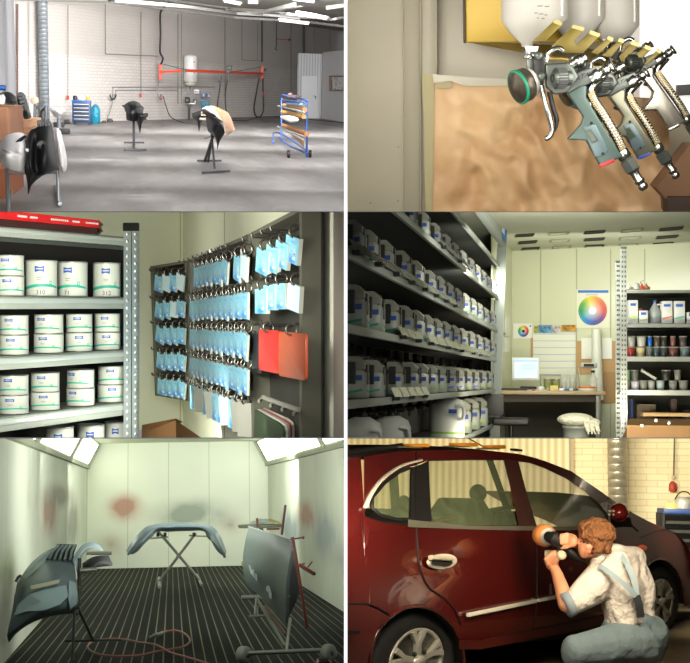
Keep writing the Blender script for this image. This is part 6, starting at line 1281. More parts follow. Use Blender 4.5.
# ================================================================== ROOM 5: spray booth
def room5():
    R = R5; P = R.at; G = R.fl; up = V((0, 0, 1))
    BK = Plane(R, G(86, 569), G(269, 565)); c0 = V((BK.a.x, BK.a.y, 0)); c1 = V((BK.b.x, BK.b.y, 0))
    LF = Plane(R, G(4, 663), c0); RT = Plane(R, c1, G(344, 612)); ZW = 1.78; ZC = 2.2
    def wallm(key, base, spots, period):
        def f(m, N, L, b, tc):
            o = tc.outputs['Object']; c = nmix(N, L, nnoise(N, L, o, .8, .3, .7), lin(base), lin('#dde2cc'))
            for p, rad, col, s in spots:
                k = nspot(N, L, o, p, rad); k = nmath(N, L, 'MULTIPLY', k, nnoise(N, L, o, 2.2, .1, .6)); k = nmath(N, L, 'MINIMUM', nmath(N, L, 'MULTIPLY', k, s), .85); c = nmix(N, L, k, c, lin(col))
            s = N.new('ShaderNodeSeparateXYZ'); L.new(tc.outputs['UV'], s.inputs[0])
            g = nmath(N, L, 'LESS_THAN', nmath(N, L, 'FRACT', nmath(N, L, 'DIVIDE', s.outputs[0], period)), .014 / period); c = nmix(N, L, nmath(N, L, 'MULTIPLY', g, .45), c, lin('#7c826c'))
            L.new(c, b.inputs['Base Color'])
        return mat(key, '#d8dcc8', .45, build=f)
    bs = [(BK.hit(125, 508), (.5, .8, .4), '#a8705a', 2.), (BK.hit(190, 514), (1.1, .8, .42), '#828c7c', 2.), (BK.hit(230, 525), (.4, .6, .3), '#a08d78', .8), (BK.hit(110, 545), (.5, .6, .4), '#a89a80', .9)]
    ls = [(LF.hit(50, 512), (.9, 1.9, .42), '#96604a', 2.2), (LF.hit(73, 525), (.8, 2.2, .6), '#6f7664', 2.6), (LF.hit(60, 496), (1.2, 4, .26), '#76705c', 2.), (LF.hit(6, 570), (.4, 1.2, .35), '#8f9a4c', 1.1), (LF.hit(30, 500), (.4, 1.3, .5), '#b8b8a4', 1.)]
    rs = [(RT.hit(306, 516), (.9, 1.8, .32), '#b0705c', 2.), (RT.hit(290, 530), (.9, 2.2, .42), '#7c8c90', 2.4), (RT.hit(325, 535), (.9, 2, .5), '#93a0a4', 2.), (RT.hit(340, 560), (.5, 1.2, .4), '#a4a8a0', 1.)]
    def wq(pl, a, c, z0, z1, name, m):
        q = [pl.pt(a, z0), pl.pt(c, z0), pl.pt(c, z1), pl.pt(a, z1)]; ob(MB().quad(*q, uv=[pl.uv(p) for p in q]), name, m, R, kind='structure')
    Lb = BK.uv(c1)[0]; Ll = LF.uv(c0)[0]; Lr = RT.uv(RT.hit(390, 520))[0]
    wq(BK, 0, Lb, 0, ZC, 'wall_back', wallm('booth_back', '#d3d8c6', bs, .72)); wq(LF, -4, Ll, 0, ZW, 'wall_left', wallm('booth_left', '#cdd4c0', ls, 1.7)); wq(RT, 0, Lr, 0, ZW, 'wall_right', wallm('booth_right', '#c8cfbe', rs, 1.3))
    # grating floor
    def gm(m, N, L, b, tc):
        s = N.new('ShaderNodeSeparateXYZ'); L.new(tc.outputs['Object'], s.inputs[0])
        f1 = nmath(N, L, 'LESS_THAN', nmath(N, L, 'FRACT', nmath(N, L, 'DIVIDE', nmath(N, L, 'ADD', s.outputs[0], 20), .082)), .13)
        f2 = nmath(N, L, 'LESS_THAN', nmath(N, L, 'FRACT', nmath(N, L, 'DIVIDE', s.outputs[1], .16)), .3)
        f3 = nmath(N, L, 'LESS_THAN', nmath(N, L, 'FRACT', nmath(N, L, 'DIVIDE', nmath(N, L, 'ADD', s.outputs[1], .4), 2.6)), .03)
        c = nmix(N, L, nmath(N, L, 'MULTIPLY', f2, .5), lin('#060705'), lin('#171913')); c = nmix(N, L, f3, c, lin('#12140f')); c = nmix(N, L, f1, c, lin('#74785f'))
        c = nmix(N, L, nmath(N, L, 'MULTIPLY', nnoise(N, L, tc.outputs['Object'], .5, .35, .7), .45), c, lin('#10120d')); L.new(c, b.inputs['Base Color'])
    ob(MB().quad(V((-3, 8.3, 0)), V((3, 8.3, 0)), V((3, 22.4, 0)), V((-3, 22.4, 0))), 'floor', mat('booth_grating', '#30322a', .7, spec=.08, build=gm), R, kind='structure')
    ob(MB().quad(V((-3, 22.4, ZC)), V((3, 22.4, ZC)), V((3, 8.3, ZC)), V((-3, 8.3, ZC))), 'ceiling', mat('booth_ceiling', '#cfd4bd', .6), R, kind='structure')
    # slanted light boxes between wall and ceiling
    frm = mat('light_frame', '#b4b9a0', .5); glow = mat('light_panel', '#ffffff', .4, emit=('#fbfff0', 5))
    for nm, pl, sgn, a, c, lb in (('left', LF, 1, -3.0, Ll, 'slanted ceiling light panel along the left booth wall'), ('right', RT, 1, 0., Lr, 'slanted ceiling light panel along the right booth wall')):
        t = thing(R, 'booth_light', lb, 'light', pl.pt((a + c) / 2, ZW)); n = pl.n; ins = .22
        Q = lambda u, f, o=0.: pl.pt(u, ZW + (ZC - ZW) * f, .0) + n * (ins * f) + (n * .7 - up * .5).normalized() * o
        ob(MB().quad(Q(a, 0), Q(c, 0), Q(c, 1), Q(a, 1)), 'housing', frm, R, t)
        k = 3 if nm == 'left' else 3
        edges = [a + (c - a) * i / k for i in range(k + 1)]
        for i in range(k):
            e0, e1 = edges[i] + .12, edges[i + 1] - .12
            if nm == 'left' and i == k - 1: e1 = c - .35
            if nm == 'right' and i == 0: e0 = a + .35
            ob(MB().quad(Q(e0, .14, .01), Q(e1, .14, .01), Q(e1, .92, .01), Q(e0, .92, .01)), 'light_pane', glow, R, t)
        ob(MB().bar(Q(a, .02, .02), Q(c, .02, .02), .07, .05), 'edge_rail', mat('edge_rail', '#999e86', .5), R, t)
        for e in edges[1:-1] + [c - .05 if nm == 'left' else a + .05]: ob(MB().bar(Q(e, .02, .03), Q(e, 1, .03), .05, .04), 'cross_rail', frm, R, t)
    # centre X stand + bumper
    g = G(179, 584); D = g.y; st = mat('booth_stand', '#7b8276', .45, .3); px = R.u(D, 1)
    t = thing(R, 'x_trestle', 'grey X-shaped trestle in the middle of the spray booth', 'trestle', g)
    for a, b_ in (((157.8, 583), (196, 533)), ((199.8, 580), (157, 530))): ob(MB().tube([P(*a, D), P(*b_, D)], px * 1.35, 8), 'leg', st, R, t)
    for a, b_ in (((159, 580), (159.3, 589.5)), ((196.5, 577), (202, 587.5))): ob(MB().tube([G(*a) + up * .03, G(*b_) + up * .03], px * 1.5, 8), 'foot', st, R, t)
    ob(MB().cyl(P(178, 556.5, D - .06), P(178, 556.5, D + .06), px * 2, n=12), 'pivot', st, R, t)
    for a, b_ in (((150, 538.5), (168, 537)), ((189, 535.5), (208.5, 536.3))): ob(MB().tube([P(*a, D), P(*b_, D)], px * .8, 8), 'support_arm', st, R, t)
    for x in (158, 165, 194): ob(MB().box(P(x, 534.5, D), (px * 3, px * 3, px * 4)), 'clamp', mat('clamp_dark', '#23261f', .5), R, t, bevel=.01)
    prm = mat('grey_primer', '#5f6f73', .38, nz=(2.5, .1)); prd = mat('dark_primer', '#4c5a5c', .4, nz=(2, .12)); prl = mat('light_primer', '#869a9b', .45, nz=(3, .08))
    t = thing(R, 'car_bumper', 'grey primed car bumper resting on the X-shaped trestle', 'bumper', P(178, 535, D))
    rows = [[(126, 550.5, -1.0), (131, 543, -.9), (138, 534.5, -.7), (146, 527, -.4), (158, 524, -.15), (168, 523, -.05), (178, 522.5, 0), (190, 523, -.05), (202, 524.5, -.15), (211, 526, -.4), (218, 532, -.7), (223.5, 543, -.9), (226.5, 552, -1.)],
            [(128, 553, -1.2), (133.5, 547, -1.1), (141, 540, -.95), (149, 532, -.7), (159, 527, -.45), (168, 526.5, -.35), (178, 526, -.3), (190, 526.3, -.35), (201, 527, -.45), (208, 530, -.7), (214.5, 537, -.95), (220, 547, -1.1), (225.5, 555, -1.2)],
            [(132, 554.5, -1.1), (137.5, 551.5, -1.), (144, 544.5, -.9), (152.5, 536.5, -.6), (158, 531.5, -.35), (168, 531.8, -.25), (178, 531.3, -.2), (190, 531, -.25), (201.5, 530.8, -.35), (207.5, 534, -.6), (211.5, 541.5, -.9), (217, 551, -1.), (223.5, 556.5, -1.1)]]
    b = MB(); b.grid(dense([[P(x, y, D + z) for x, y, z in r] for r in rows]), thick=(0, .06, 0)); ob(b, 'bumper_skin', prm, R, t)
    b = MB(); b.grid(dense([[P(209.5, 531, D - .72), P(213, 534, D - .9), P(217, 540, D - 1.05)], [P(212, 541, D - 1.), P(216.5, 545, D - 1.12), P(220.5, 550, D - 1.22)]]), thick=(0, .02, 0)); ob(b, 'light_patch', prl, R, t)
    for x, y, r in ((128.5, 554, 1.), (224.5, 556.5, 1.2)): ob(MB().sph(P(x, y, D - 1.1), px * r * 1.2), 'end_tab', prm, R, t)
    b = MB(); b.grid(dense([[P(204, 529, D - .5), P(207.5, 531, D - .6)], [P(207, 537, D - .6), P(211, 537.5, D - .75)], [P(209, 539.5, D - .6), P(212, 541, D - .8)]]), thick=(0, .02, 0)); ob(b, 'inner_bracket', prd, R, t)
    # left foreground: bonnet/bumper on stand
    D = 9.9; px = R.u(D, 1); q = lambda x, y, z=0.: P(x / 4.98, 530 + y / 4.98, D + z)
    t = thing(R, 'primed_front_bumper', 'large grey primed front bumper with light patches at left of the booth', 'bumper', P(45, 600, D))
    rows = [[(100, 240, .5), (150, 170, .6), (215, 115, .7), (290, 80, .8), (370, 73, .9)], [(85, 265, .3), (150, 200, .3), (225, 150, .35), (300, 142, .4), (366, 150, .45)],
            [(76, 310, .12), (140, 250, .05), (225, 200, .05), (300, 190, .1), (372, 200, .2)], [(66, 370, 0), (140, 300, -.15), (230, 260, -.2), (310, 245, -.15), (378, 250, 0)],
            [(55, 430, -.1), (130, 365, -.25), (230, 325, -.3), (315, 305, -.25), (384, 310, -.1)], [(42, 485, -.15), (120, 420, -.3), (220, 385, -.35), (310, 365, -.3), (386, 362, -.15)],
            [(35, 530, -.1), (95, 470, -.25), (200, 425, -.3), (300, 405, -.25), (378, 392, -.1)], [(45, 560, .1), (85, 512, 0), (160, 462, 0), (260, 428, 0), (362, 416, .1)]]
    dn = dense([[q(*r) for r in rw] for rw in rows], 5); b = MB(); b.grid(dn, thick=(0.0, .05, 0)); ob(b, 'bumper_skin', prm, R, t)
    def patch(pts, m, name, o=-.03): # irregular primer patch laid on the skin
        ps = [q(*p) for p in pts]; b = MB(); c = sum(ps, V()) / len(ps)
        b.grid([ps + [ps[0]], [c.lerp(p, .5) + V((0, -.03, 0)) for p in ps + [ps[0]]], [c + V((0, -.04, 0))] * (len(ps) + 1)]); ob(b, name, m, R, t)
    patch([(110, 235, .28), (170, 160, .33), (230, 118, .45), (250, 112, .5), (232, 150, .3), (175, 205, .12), (130, 245, .1)], prl, 'light_primer_patch')
    patch([(150, 320, -.28), (230, 290, -.3), (330, 275, -.28), (340, 330, -.36), (300, 370, -.4), (220, 400, -.4), (130, 405, -.36), (70, 425, -.24), (90, 370, -.24)], prl, 'light_primer_patch')
    patch([(345, 250, -.16), (375, 262, -.14), (385, 320, -.2), (380, 370, -.22), (350, 395, -.25), (340, 340, -.3)], prl, 'light_primer_patch')
    patch([(35, 520, -.2), (70, 440, -.28), (150, 418, -.36), (230, 400, -.4), (150, 445, -.3), (80, 500, -.2), (45, 555, -.1)], prd, 'dark_primer_edge')
    patch([(70, 330, -.06), (85, 280, .05), (110, 245, .1), (100, 300, -.1), (75, 400, -.2), (60, 430, -.2)], prd, 'dark_primer_edge')
    b = MB(); b.grid([[q(150, 278, -.28), q(225, 262, -.32), q(298, 246, -.3)], [q(156, 296, -.3), q(228, 280, -.34), q(293, 264, -.33)]], thick=(0, .02, 0)); ob(b, 'plate_recess', mat('cream_tape', '#a9a88c', .5), R, t)
    o = MB().prism([q(228, 150, .25), q(360, 146, .38), q(382, 78, .75), (q(285, 76, .75))], (0, .02, .01)); gr = ob(o, 'grille_opening', mat('grille_dark', '#20251f', .6), R, t)
    for i in range(5): x0 = 244 + i * 26; x1 = 292 + i * 20; ob(MB().tube([q(x0, 147, .28), q((x0 + x1) / 2 - 3, 105, .45), q(x1, 78, .66)], px * 1.2, 8), 'grille_rib', prm, R, gr)
    b = MB(); b.grid(dense([[q(360, 150, .35), q(385, 100, .5), q(420, 68, .65), (q(460, 60, .8)), q(495, 78, .9), q(512, 100, 1)], [q(372, 175, .3), q(400, 125, .45), q(430, 92, .6), q(460, 82, .72), q(488, 92, .85), q(510, 104, .95)], [q(380, 215, .3), q(396, 150, .45), q(425, 108, .6), q(455, 96, .7), q(482, 100, .8), q(508, 106, .9)]]), thick=(0, .05, 0)); ob(b, 'upper_frame', prl, R, t)
    b = MB(); b.grid(dense([[q(410, 165, .6), q(450, 140, .7), q(500, 128, .8), q(542, 128, .9)], [q(408, 200, .6), q(450, 178, .6), q(505, 160, .7), q(560, 174, .85)], [q(400, 250, .6), q(425, 215, .5), (q(470, 190, .6)), q(545, 178, .8)]]), thick=(0, .05, 0)); ob(b, 'inner_wing', mat('wing_dark', '#0d110f', .5), R, t)
    ob(MB().tube([q(78, 258, .5), q(90, 235, .5), q(105, 225, .5)], px * 1.5, 8), 'side_clip', prd, R, t)
    t = thing(R, 'panel_stand', 'dark steel stand with round arms holding the primed front bumper', 'stand', G(85, 640)); sd = mat('stand_dark5', '#3b4039', .5, .3); zc = mat('arm_zinc', '#8a8f82', .35, .5)
    ob(MB().tube([q(430, 116, .5), q(556, 115, .5)], px * 1.7, 10), 'arm', zc, R, t); ob(MB().tube([q(400, 202, .3), q(480, 197, .3)], px * 2.5, 10), 'arm', zc, R, t)
    ob(MB().tube([q(395, 140, .4), q(396, 300, .4), q(380, 420, .3)], px * 2.2, 10), 'post', sd, R, t); ob(MB().tube([q(372, 400, .2), q(360, 700, .1)], px * 1.6, 8), 'leg', sd, R, t); ob(MB().tube([q(385, 380, .3), q(465, 552, .6)], px * 1.6, 8), 'leg', sd, R, t)
    ob(MB().tube([q(325, 552, .6), q(605, 547, .6)], px * 1.4, 8), 'foot', sd, R, t); ob(MB().tube(bez([q(375, 230, .1), q(385, 280, .1), q(405, 285, .1)], 6), px * .6, 6), 'clip_wire', mat('wire_red', '#8a4a34', .5), R, t)
    # right: door on trolley
    D = G(287, 664).y; px = R.u(D, 1); q = lambda x, y, z=0.: P(225 + x / 4.07, 500 + y / 4.07, D + z)
    t = thing(R, 'primed_door_panel', 'grey primed car door standing on the low trolley at right', 'car door', P(270, 580, D))
    rows = [[(97, 108, 2.2), (150, 127, 1.6), (205, 146, 1.), (266, 166, .5)], [(83, 165, 2.1), (140, 178, 1.5), (200, 195, .85), (268, 212, .35)], [(73, 230, 2.1), (135, 245, 1.4), (195, 262, .75), (258, 275, .25)], [(74, 285, 2.1), (135, 305, 1.4), (195, 322, .75), (250, 335, .22)],
            [(85, 332, 2.15), (140, 356, 1.45), (195, 385, .8), (247, 420, .28)], [(95, 352, 2.2), (150, 398, 1.5), (200, 450, .9), (245, 503, .4)]]
    b = MB(); b.grid(dense([[q(*r) for r in rw] for rw in rows]), thick=(.03, .05, 0)); ob(b, 'door_skin', mat('door_primer', '#4a5652', .4, nz=(2, .08)), R, t)
    b = MB(); b.grid(dense([[q(266, 166, .5), q(284, 195, .6)], [q(268, 212, .35), q(297, 290, .5)], [q(258, 275, .25), q(301, 345, .5)], [q(250, 335, .22), q(295, 400, .5)], [q(247, 420, .28), q(272, 450, .5)], [q(245, 503, .4), q(263, 470, .5)]]), thick=(0, .04, 0)); ob(b, 'door_edge', mat('door_inner', '#161c18', .5), R, t)
    ob(MB().tube([q(97, 108, 2.15), q(266, 165, .48), q(284, 195, .55)], px * .9, 8), 'top_flange', mat('flange_light', '#8d9a92', .45), R, t)
    for pts in ([(96, 265, 1.75), (104, 268, 1.7), (112, 300, 1.6), (106, 304, 1.65)], [(110, 285, 1.6), (118, 284, 1.5), (120, 318, 1.5), (113, 310, 1.55)], [(122, 300, 1.45), (130, 302, 1.4), (131, 330, 1.4), (124, 324, 1.45)], [(170, 352, 1.), (180, 350, .95), (190, 378, .85), (189, 404, .85), (181, 396, .9), (178, 376, .95), (167, 368, 1.)]):
        ob(MB().prism([q(x, y, z - .12) for x, y, z in pts], (0, .02, 0)), 'filler_spot', mat('filler_light', '#8d9c96', .5), R, t)
    for y in (300, 345, 392): ob(MB().box(q(262, y, .3), (px * 1.6, px, px * 2.4)), 'door_catch', mat('catch_pale', '#5c6a64', .4), R, t)
    t = thing(R, 'door_trolley', 'low steel trolley with grey wheels carrying the car door', 'trolley', G(287, 652)); zg = mat('trolley_zinc', '#7d8375', .45, .35)
    ob(MB().bar(q(130, 402, 1.6), q(243, 592, .1), px * 3, px * 2), 'beam', zg, R, t); ob(MB().bar(q(160, 432, 1.3), q(246, 545, .15), px * 2.6, px * 2), 'beam', mat('rail_rust', '#5f4438', .5), R, t)
    ob(MB().bar(q(266, 480, .2), q(250, 612, 0), px * 3.2), 'post', zg, R, t, bevel=.01); ob(MB().tube([q(72, 624, 0), q(428, 610, 0)], px * 2.2, 10), 'axle', zg, R, t)
    ob(MB().tube([q(98, 474, 1.3), q(163, 470, 1.3)], px * 1.4, 8), 'rear_foot', zg, R, t); ob(MB().tube([q(128, 400, 1.5), q(122, 468, 1.3)], px * 1.3, 8), 'rear_post', zg, R, t); b = MB(); b.tube([q(118, 430, 1.4), q(134, 430, 1.4), q(132, 465, 1.3)], px * .8, 6); ob(b, 'rear_fork', zg, R, t)
    wm = mat('wheel_grey', '#84897c', .5)
    for (x, y, rx, rz) in ((76, 630, 4.6, 8.3), (420, 622, 5.2, 8.6)):
        c = q(x, y, 0); ax = V((.75, -.66, 0)); o = ob(MB().lathe(c - ax * .03, [(rz * px * .5, 0), (rz * px * .93, .0), (rz * px, .015), (rz * px, .05), (rz * px * .93, .065), (rz * px * .5, .065)], axis=ax, n=24), 'wheel', wm, R, t)
        ob(MB().lathe(c - ax * .035, [(0, 0), (rz * px * .3, 0), (rz * px * .3, .08), (0, .08)], axis=ax, n=14), 'hub', mat('hub_dark', '#4a4e44', .5), R, o)
    rb = mat('painted_bar', '#5e2a20', .45, nz=(6, .3))
    t = thing(R, 'clamp_frame', 'red-brown painted steel bars and clamp behind the car door', 'clamp', q(300, 300))
    for a, b_, w, z in (((246, 20), (231, 142), 2.6, .8), ((275, 150), (335, 520), 3, .0), ((265, 160), (318, 153), 1.6, -.05), ((300, 262), (364, 302), 3.6, -.1), ((336, 275), (356, 250), 1.4, -.15), ((300, 265), (325, 258), 1.4, -.1)):
        ob(MB().bar(q(*a, z), q(*b_, z), px * w), 'bar', rb, R, t, bevel=.006)
    ob(MB().sph(q(318, 153, -.06), px * 1.5), 'knob', rb, R, t); ob(MB().box(q(363, 300, -.12), (px * 3, px * 3, px * 3.4)), 'clamp_head', mat('clamp_black', '#241614', .5), R, t, bevel=.01)
    # round tray behind the door
    D2 = 15; c = P(261, 526, D2); r = R.u(D2, 17.5); t = thing(R, 'round_tray_stand', 'round metal tray on a stand behind the car door', 'tray', (c.x, D2, 0))
    ob(MB().lathe(c, [(r * .95, -.02), (r, 0), (r, .02), (r * .96, .02), (r * .94, .005), (0, .005)], n=36, sy=1.3), 'tray', mat('tray_metal', '#8b8f7c', .4, .3), R, t); ob(MB().tube([c, (c.x, D2, 0)], .03, 8), 'stem', zg, R, t); ob(MB().tube([(c.x - .25, D2, .02), (c.x + .25, D2, .02)], .025, 8), 'foot', zg, R, t); ob(MB().box(P(273, 529, D2 - .3), (.15, .1, .02)), 'tray_clip', mat('painted_bar'), R, t)
    ob(MB().bar(P(257, 518, D2 - .25), P(257.5, 527, D2 - .25), R.u(D2, 2)), 'wooden_stick', mat('stick_brown', '#7a4a34', .6), R, label='short brown stick standing at the left of the round tray', cat='stick')
    for i, (x, w, col) in enumerate(((262, .13, '#c8d0cc'), (266.5, .1, '#a8bcc8'), (270.5, .12, '#b8a850'))):
        p = P(x, 523.8, D2 - .05); o = MB().grid([[p + V((-w, -.1, 0)), p + V((0, -.12, .03)), p + V((w, -.1, 0))], [p + V((-w, .1, .01)), p + V((0, .12, .05)), p + V((w, .1, .01))]], thick=(0, 0, .012)); ob(o, 'folded_cloth', mat('tc%d' % i, col, .8), R, label='%s cloth lying on the round tray' % ['crumpled white', 'pale blue', 'yellowish'][i], cat='cloth')
    # hose on floor
    pts = [(163, 635.8), (168, 634.3), (176, 633.8), (184, 636.5), (189, 641), (189.5, 646), (183, 650.5), (172, 652.8), (156, 655.5), (140, 659), (120, 660), (103, 659), (93, 656), (87.5, 651), (90, 647), (97, 644), (110, 642.3), (125, 643), (140, 646), (156, 651), (170, 656), (183, 660), (200, 665), (220, 672)]
    hz = [0.03] * 24; hz[19] = .05
    t = thing(R, 'air_hose', 'pink-red air hose looped on the dark grating floor', 'hose', G(140, 655)); hm = mat('hose_pink', '#8a5448', .5)
    ob(MB().tube(bez([G(x, y) + up * hz[i] for i, (x, y) in enumerate(pts)], 110), .0085, 8), 'hose', hm, R, t)
    a, b_ = G(149, 641) + up * .03, G(163, 635.8) + up * .03; L_ = (b_ - a).length; ax = (b_ - a).normalized()
    ob(MB().lathe(a, [(.008, 0), (.012, .02), (.012, L_ * .3), (.018, L_ * .32), (.018, L_ * .6), (.013, L_ * .62), (.013, L_)], axis=ax, n=12), 'coupling', mat('coupling_steel', '#6d7268', .35, .6), R, t)
    ob(MB().tube(bez([G(318, 668) + up * .02, G(318, 662) + up * .02, G(325, 660.5) + up * .02, G(330, 664) + up * .02, G(333, 672) + up * .02], 14), .009, 8), 'hose_end', hm, R, label='small loop of pink hose at the lower right of the grating', cat='hose')
    ob(MB().lathe(BK.hit(244, 563, .15), [(.0, -.08), (.05, -.06), (.05, .02), (0, .05)], n=10), 'yellow_plug', mat('plug_yellow', '#b8a83c', .5), R, label='small yellow plug at the foot of the back wall', cat='plug')
    area('booth_front_fill', R, P(172, 470, 8.8), P(172, 560, 16), 2., 24, (.97, 1, .92), 1.)  # this and the following booth lamps are unseen fill, added beside the panels
    area('booth_top_fill', R, V((P(172, 450, 13).x, 13, 2.05)), V((P(172, 450, 13).x, 16, .6)), 2.4, 60, (.97, 1, .9), 1.2)
    area('booth_back_fill', R, V((P(172, 450, 17).x, 17, 2.1)), V((P(172, 450, 17).x, 21, 1.4)), 3., 240, (.97, 1, .93), .5)
    for x, d, tx in ((60, 11, -1), (280, 11, 1)): area('booth_wall_fill', R, P(172, 480, d), P(172, 480, d) + V((tx, .75, .15)), 1.6, 44, (.97, 1, .93), .8)

# ================================================================== ROOM 6: man polishing a dark red car
def room6():
    R = R6; P = R.at; G = R.fl; up = V((0, 0, 1))
    A0 = G(417, 708); B0 = G(660, 634.5); CP = Plane(R, A0, B0); n = CP.n
    H = lambda x, y, o=0.: CP.hit(x, y, o)
    # ---- hall behind
    DW = 21.; WP = Plane(R, P(340, 500, DW), P(700, 500, DW - 1.5))
    def bb(m, N, L, b, tc):
        br = N.new('ShaderNodeTexBrick'); L.new(tc.outputs['UV'], br.inputs[0]); br.inputs['Scale'].default_value = 1; br.inputs['Brick Width'].default_value = .34; br.inputs['Row Height'].default_value = .1; br.inputs['Mortar Size'].default_value = .008
        br.inputs['Color1'].default_value = lin('#efe0b2'); br.inputs['Color2'].default_value = lin('#e8d6a4'); br.inputs['Mortar'].default_value = lin('#d8c797'); L.new(br.outputs[0], b.inputs['Base Color'])
        bp = N.new('ShaderNodeBump'); bp.inputs['Strength'].default_value = .2; bp.inputs['Distance'].default_value = .02; bp.invert = True; L.new(br.outputs['Fac'], bp.inputs['Height']); L.new(bp.outputs[0], b.inputs['Normal'])
    def rb(m, N, L, b, tc):
        s = N.new('ShaderNodeSeparateXYZ'); L.new(tc.outputs['UV'], s.inputs[0]); f = nmath(N, L, 'PINGPONG', s.outputs[0], .06); f = nmath(N, L, 'DIVIDE', f, .06)
        L.new(nmix(N, L, f, lin('#bfae7e'), lin('#ecdcaa')), b.inputs['Base Color'])
    def wq(x0, x1, z0, z1, name, m, off=0.):
        a, c = WP.uv(WP.hit(x0, 500))[0], WP.uv(WP.hit(x1, 500))[0]; q = [WP.pt(a, z0, off), WP.pt(c, z0, off), WP.pt(c, z1, off), WP.pt(a, z1, off)]; ob(MB().quad(*q, uv=[WP.uv(p) for p in q]), name, m, R, kind='structure')
    wq(573, 740, 0, 3.2, 'wall_back', mat('cream_brick', '#d0bc84', .6, build=bb)); wq(300, 571, 0, 3.2, 'wall_ribbed', mat('cream_ribbed', '#cdba84', .5, build=rb), .1)
    ob(MB().box(WP.hit(572, 480, .06), (.05, .12, 4)), 'trim_13', mat('column_cream', '#b09c6a', .5), R, kind='structure')
    def fm(m, N, L, b, tc):
        o = tc.outputs['Object']; mp = N.new('ShaderNodeMapping'); mp.inputs['Scale'].default_value = (1.3, .4, 1); L.new(o, mp.inputs[0]); c = nmix(N, L, nnoise(N, L, mp.outputs[0], 1.6, .35, .65, 6), lin('#5c4e36'), lin('#97835c')); L.new(c, b.inputs['Base Color'])
    ob(MB().quad(V((-3, 6.6, 0)), V((6, 6.6, 0)), V((6, 22, 0)), V((-3, 22, 0))), 'floor', mat('workshop_floor', '#857250', .3, build=fm), R, kind='structure')
    D = 19.2; r = R.u(D, 9.5); c = P(618, 500, D); prof = []; z = 0
    while z < 3.2: prof += [(r, z), (r, z + .09), (r * 1.05, z + .105), (r, z + .12)]; z += .12
    ob(MB().lathe((c.x, D, 0), prof, n=24), 'spiral_duct', mat('duct_warm', '#b4ac94', .3, .55, nz=(8, .2)), R, label='ribbed silver air duct on the cream wall behind the car', cat='duct')
    t = thing(R, 'pull_switch', 'red pull switch on a cord against the cream brick wall', 'switch', WP.hit(673, 490, .1)); rd = mat('switch_red', '#b0442c', .5)
    ob(MB().tube([WP.hit(674.5, 436, .1), WP.hit(673.5, 480, .1)], .012, 6), 'cord', mat('cord_grey', '#6f6648', .6), R, t); ob(MB().lathe(WP.hit(672.8, 492.5, .1), [(.03, 0), (.06, .03), (.055, .13), (.03, .17), (0, .18)], n=12), 'switch_body', rd, R, t); ob(MB().sph(WP.hit(673.3, 477.5, .1), .035), 'bead', mat('bead_cream', '#d8c8a0', .5), R, t)
    # tool chest
    D = 17; t = thing(R, 'tool_chest', 'black tool chest with blue top at the right edge behind the car', 'tool chest', P(685, 600, D)); bk = mat('chest_black', '#0e0c0a', .7)
    def bx(x0, y0, x1, y1, d, dep, name, m, par, **k):
        a, b_ = P(x0, y1, d), P(x1, y0, d); return ob(MB().box(((a.x + b_.x) / 2, d + dep / 2, (a.z + b_.z) / 2), (b_.x - a.x, dep, b_.z - a.z)), name, m, R, par, **k)
    bx(663.5, 514, 722, 590, D, .8, 'cabinet', bk, t, bevel=.01); bx(664, 509.5, 722, 513.8, D - .03, .86, 'blue_top', mat('chest_top_blue', '#173a70', .4), t, bevel=.01)
    for i in range(6):
        y = 516 + i * 9; o = bx(665, y, 722, y + 6.8, D - .03, .03, 'drawer', mat('drawer_dark', '#090807', .8, spec=.1), t, bevel=.004); bx(666, y + 6.0, 722, y + 7.8, D - .06, .04, 'drawer_grip', mat('grip_pale', '#2c2a22', .6, 0), o)
    t = thing(R, 'spray_canister', 'silver canister with wire handle on the tool chest', 'canister', P(683, 509, D + .2)); c = P(684, 509.3, D + .2); ob(MB().lathe(c, [(.11, 0), (.12, .06), (.12, .13), (.08, .17), (0, .17)], n=18), 'body', mat('canister_silver', '#b8b4a4', .3, .4), R, t)
    ob(MB().tube(bez([c + V((-.12, 0, .13)), c + V((-.05, 0, .23)), c + V((.06, 0, .23)), c + V((.12, 0, .13))], 10), .01, 6), 'wire_handle', bk, R, t)
    c = P(671.5, 509.3, D + .2); ob(MB().lathe(c, [(.09, 0), (.09, .07), (.08, .08), (0, .08)], n=16), 'cream_tub', mat('tub_cream', '#d8c068', .5), R, label='low cream tub with dark brush on the tool chest', cat='tub')
    # ---- car
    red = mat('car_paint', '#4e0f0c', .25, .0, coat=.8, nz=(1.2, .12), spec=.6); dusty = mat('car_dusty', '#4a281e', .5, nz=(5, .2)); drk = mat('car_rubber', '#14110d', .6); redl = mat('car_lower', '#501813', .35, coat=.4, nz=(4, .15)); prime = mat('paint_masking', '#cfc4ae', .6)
    glass = mat('car_glass', '#76805a', .08, alpha=.55, nz=(12, .3), spec=.8); inn = mat('car_interior', '#2c2a20', .8)
    car = thing(R, 'car', 'dark red family car being polished, seen from its right rear side', 'car', (A0 + B0) / 2)
    def interp(tab, x):
        if x <= tab[0][0]: return tab[0][1]
        for (x0, y0), (x1, y1) in zip(tab, tab[1:]):
            if x <= x1: return lerp(y0, y1, (x - x0) / (x1 - x0 + 1e-9))
        return tab[-1][1]
    belt = [(300, 508), (364, 516), (383, 522.5), (415, 526.5), (440, 528), (535, 530.5), (600, 528.5), (609, 527)]
    roof = [(300, 468), (347, 460), (365, 456.5), (380, 454), (400, 451.8), (418, 450.6), (459, 450), (497, 451.5), (520, 454), (540, 459), (571, 471), (599, 490), (612, 499.5), (624, 507.5), (632, 512.5), (647, 520.5), (667, 529.5), (680, 537), (688, 546), (694, 560), (700, 580), (706, 612)]
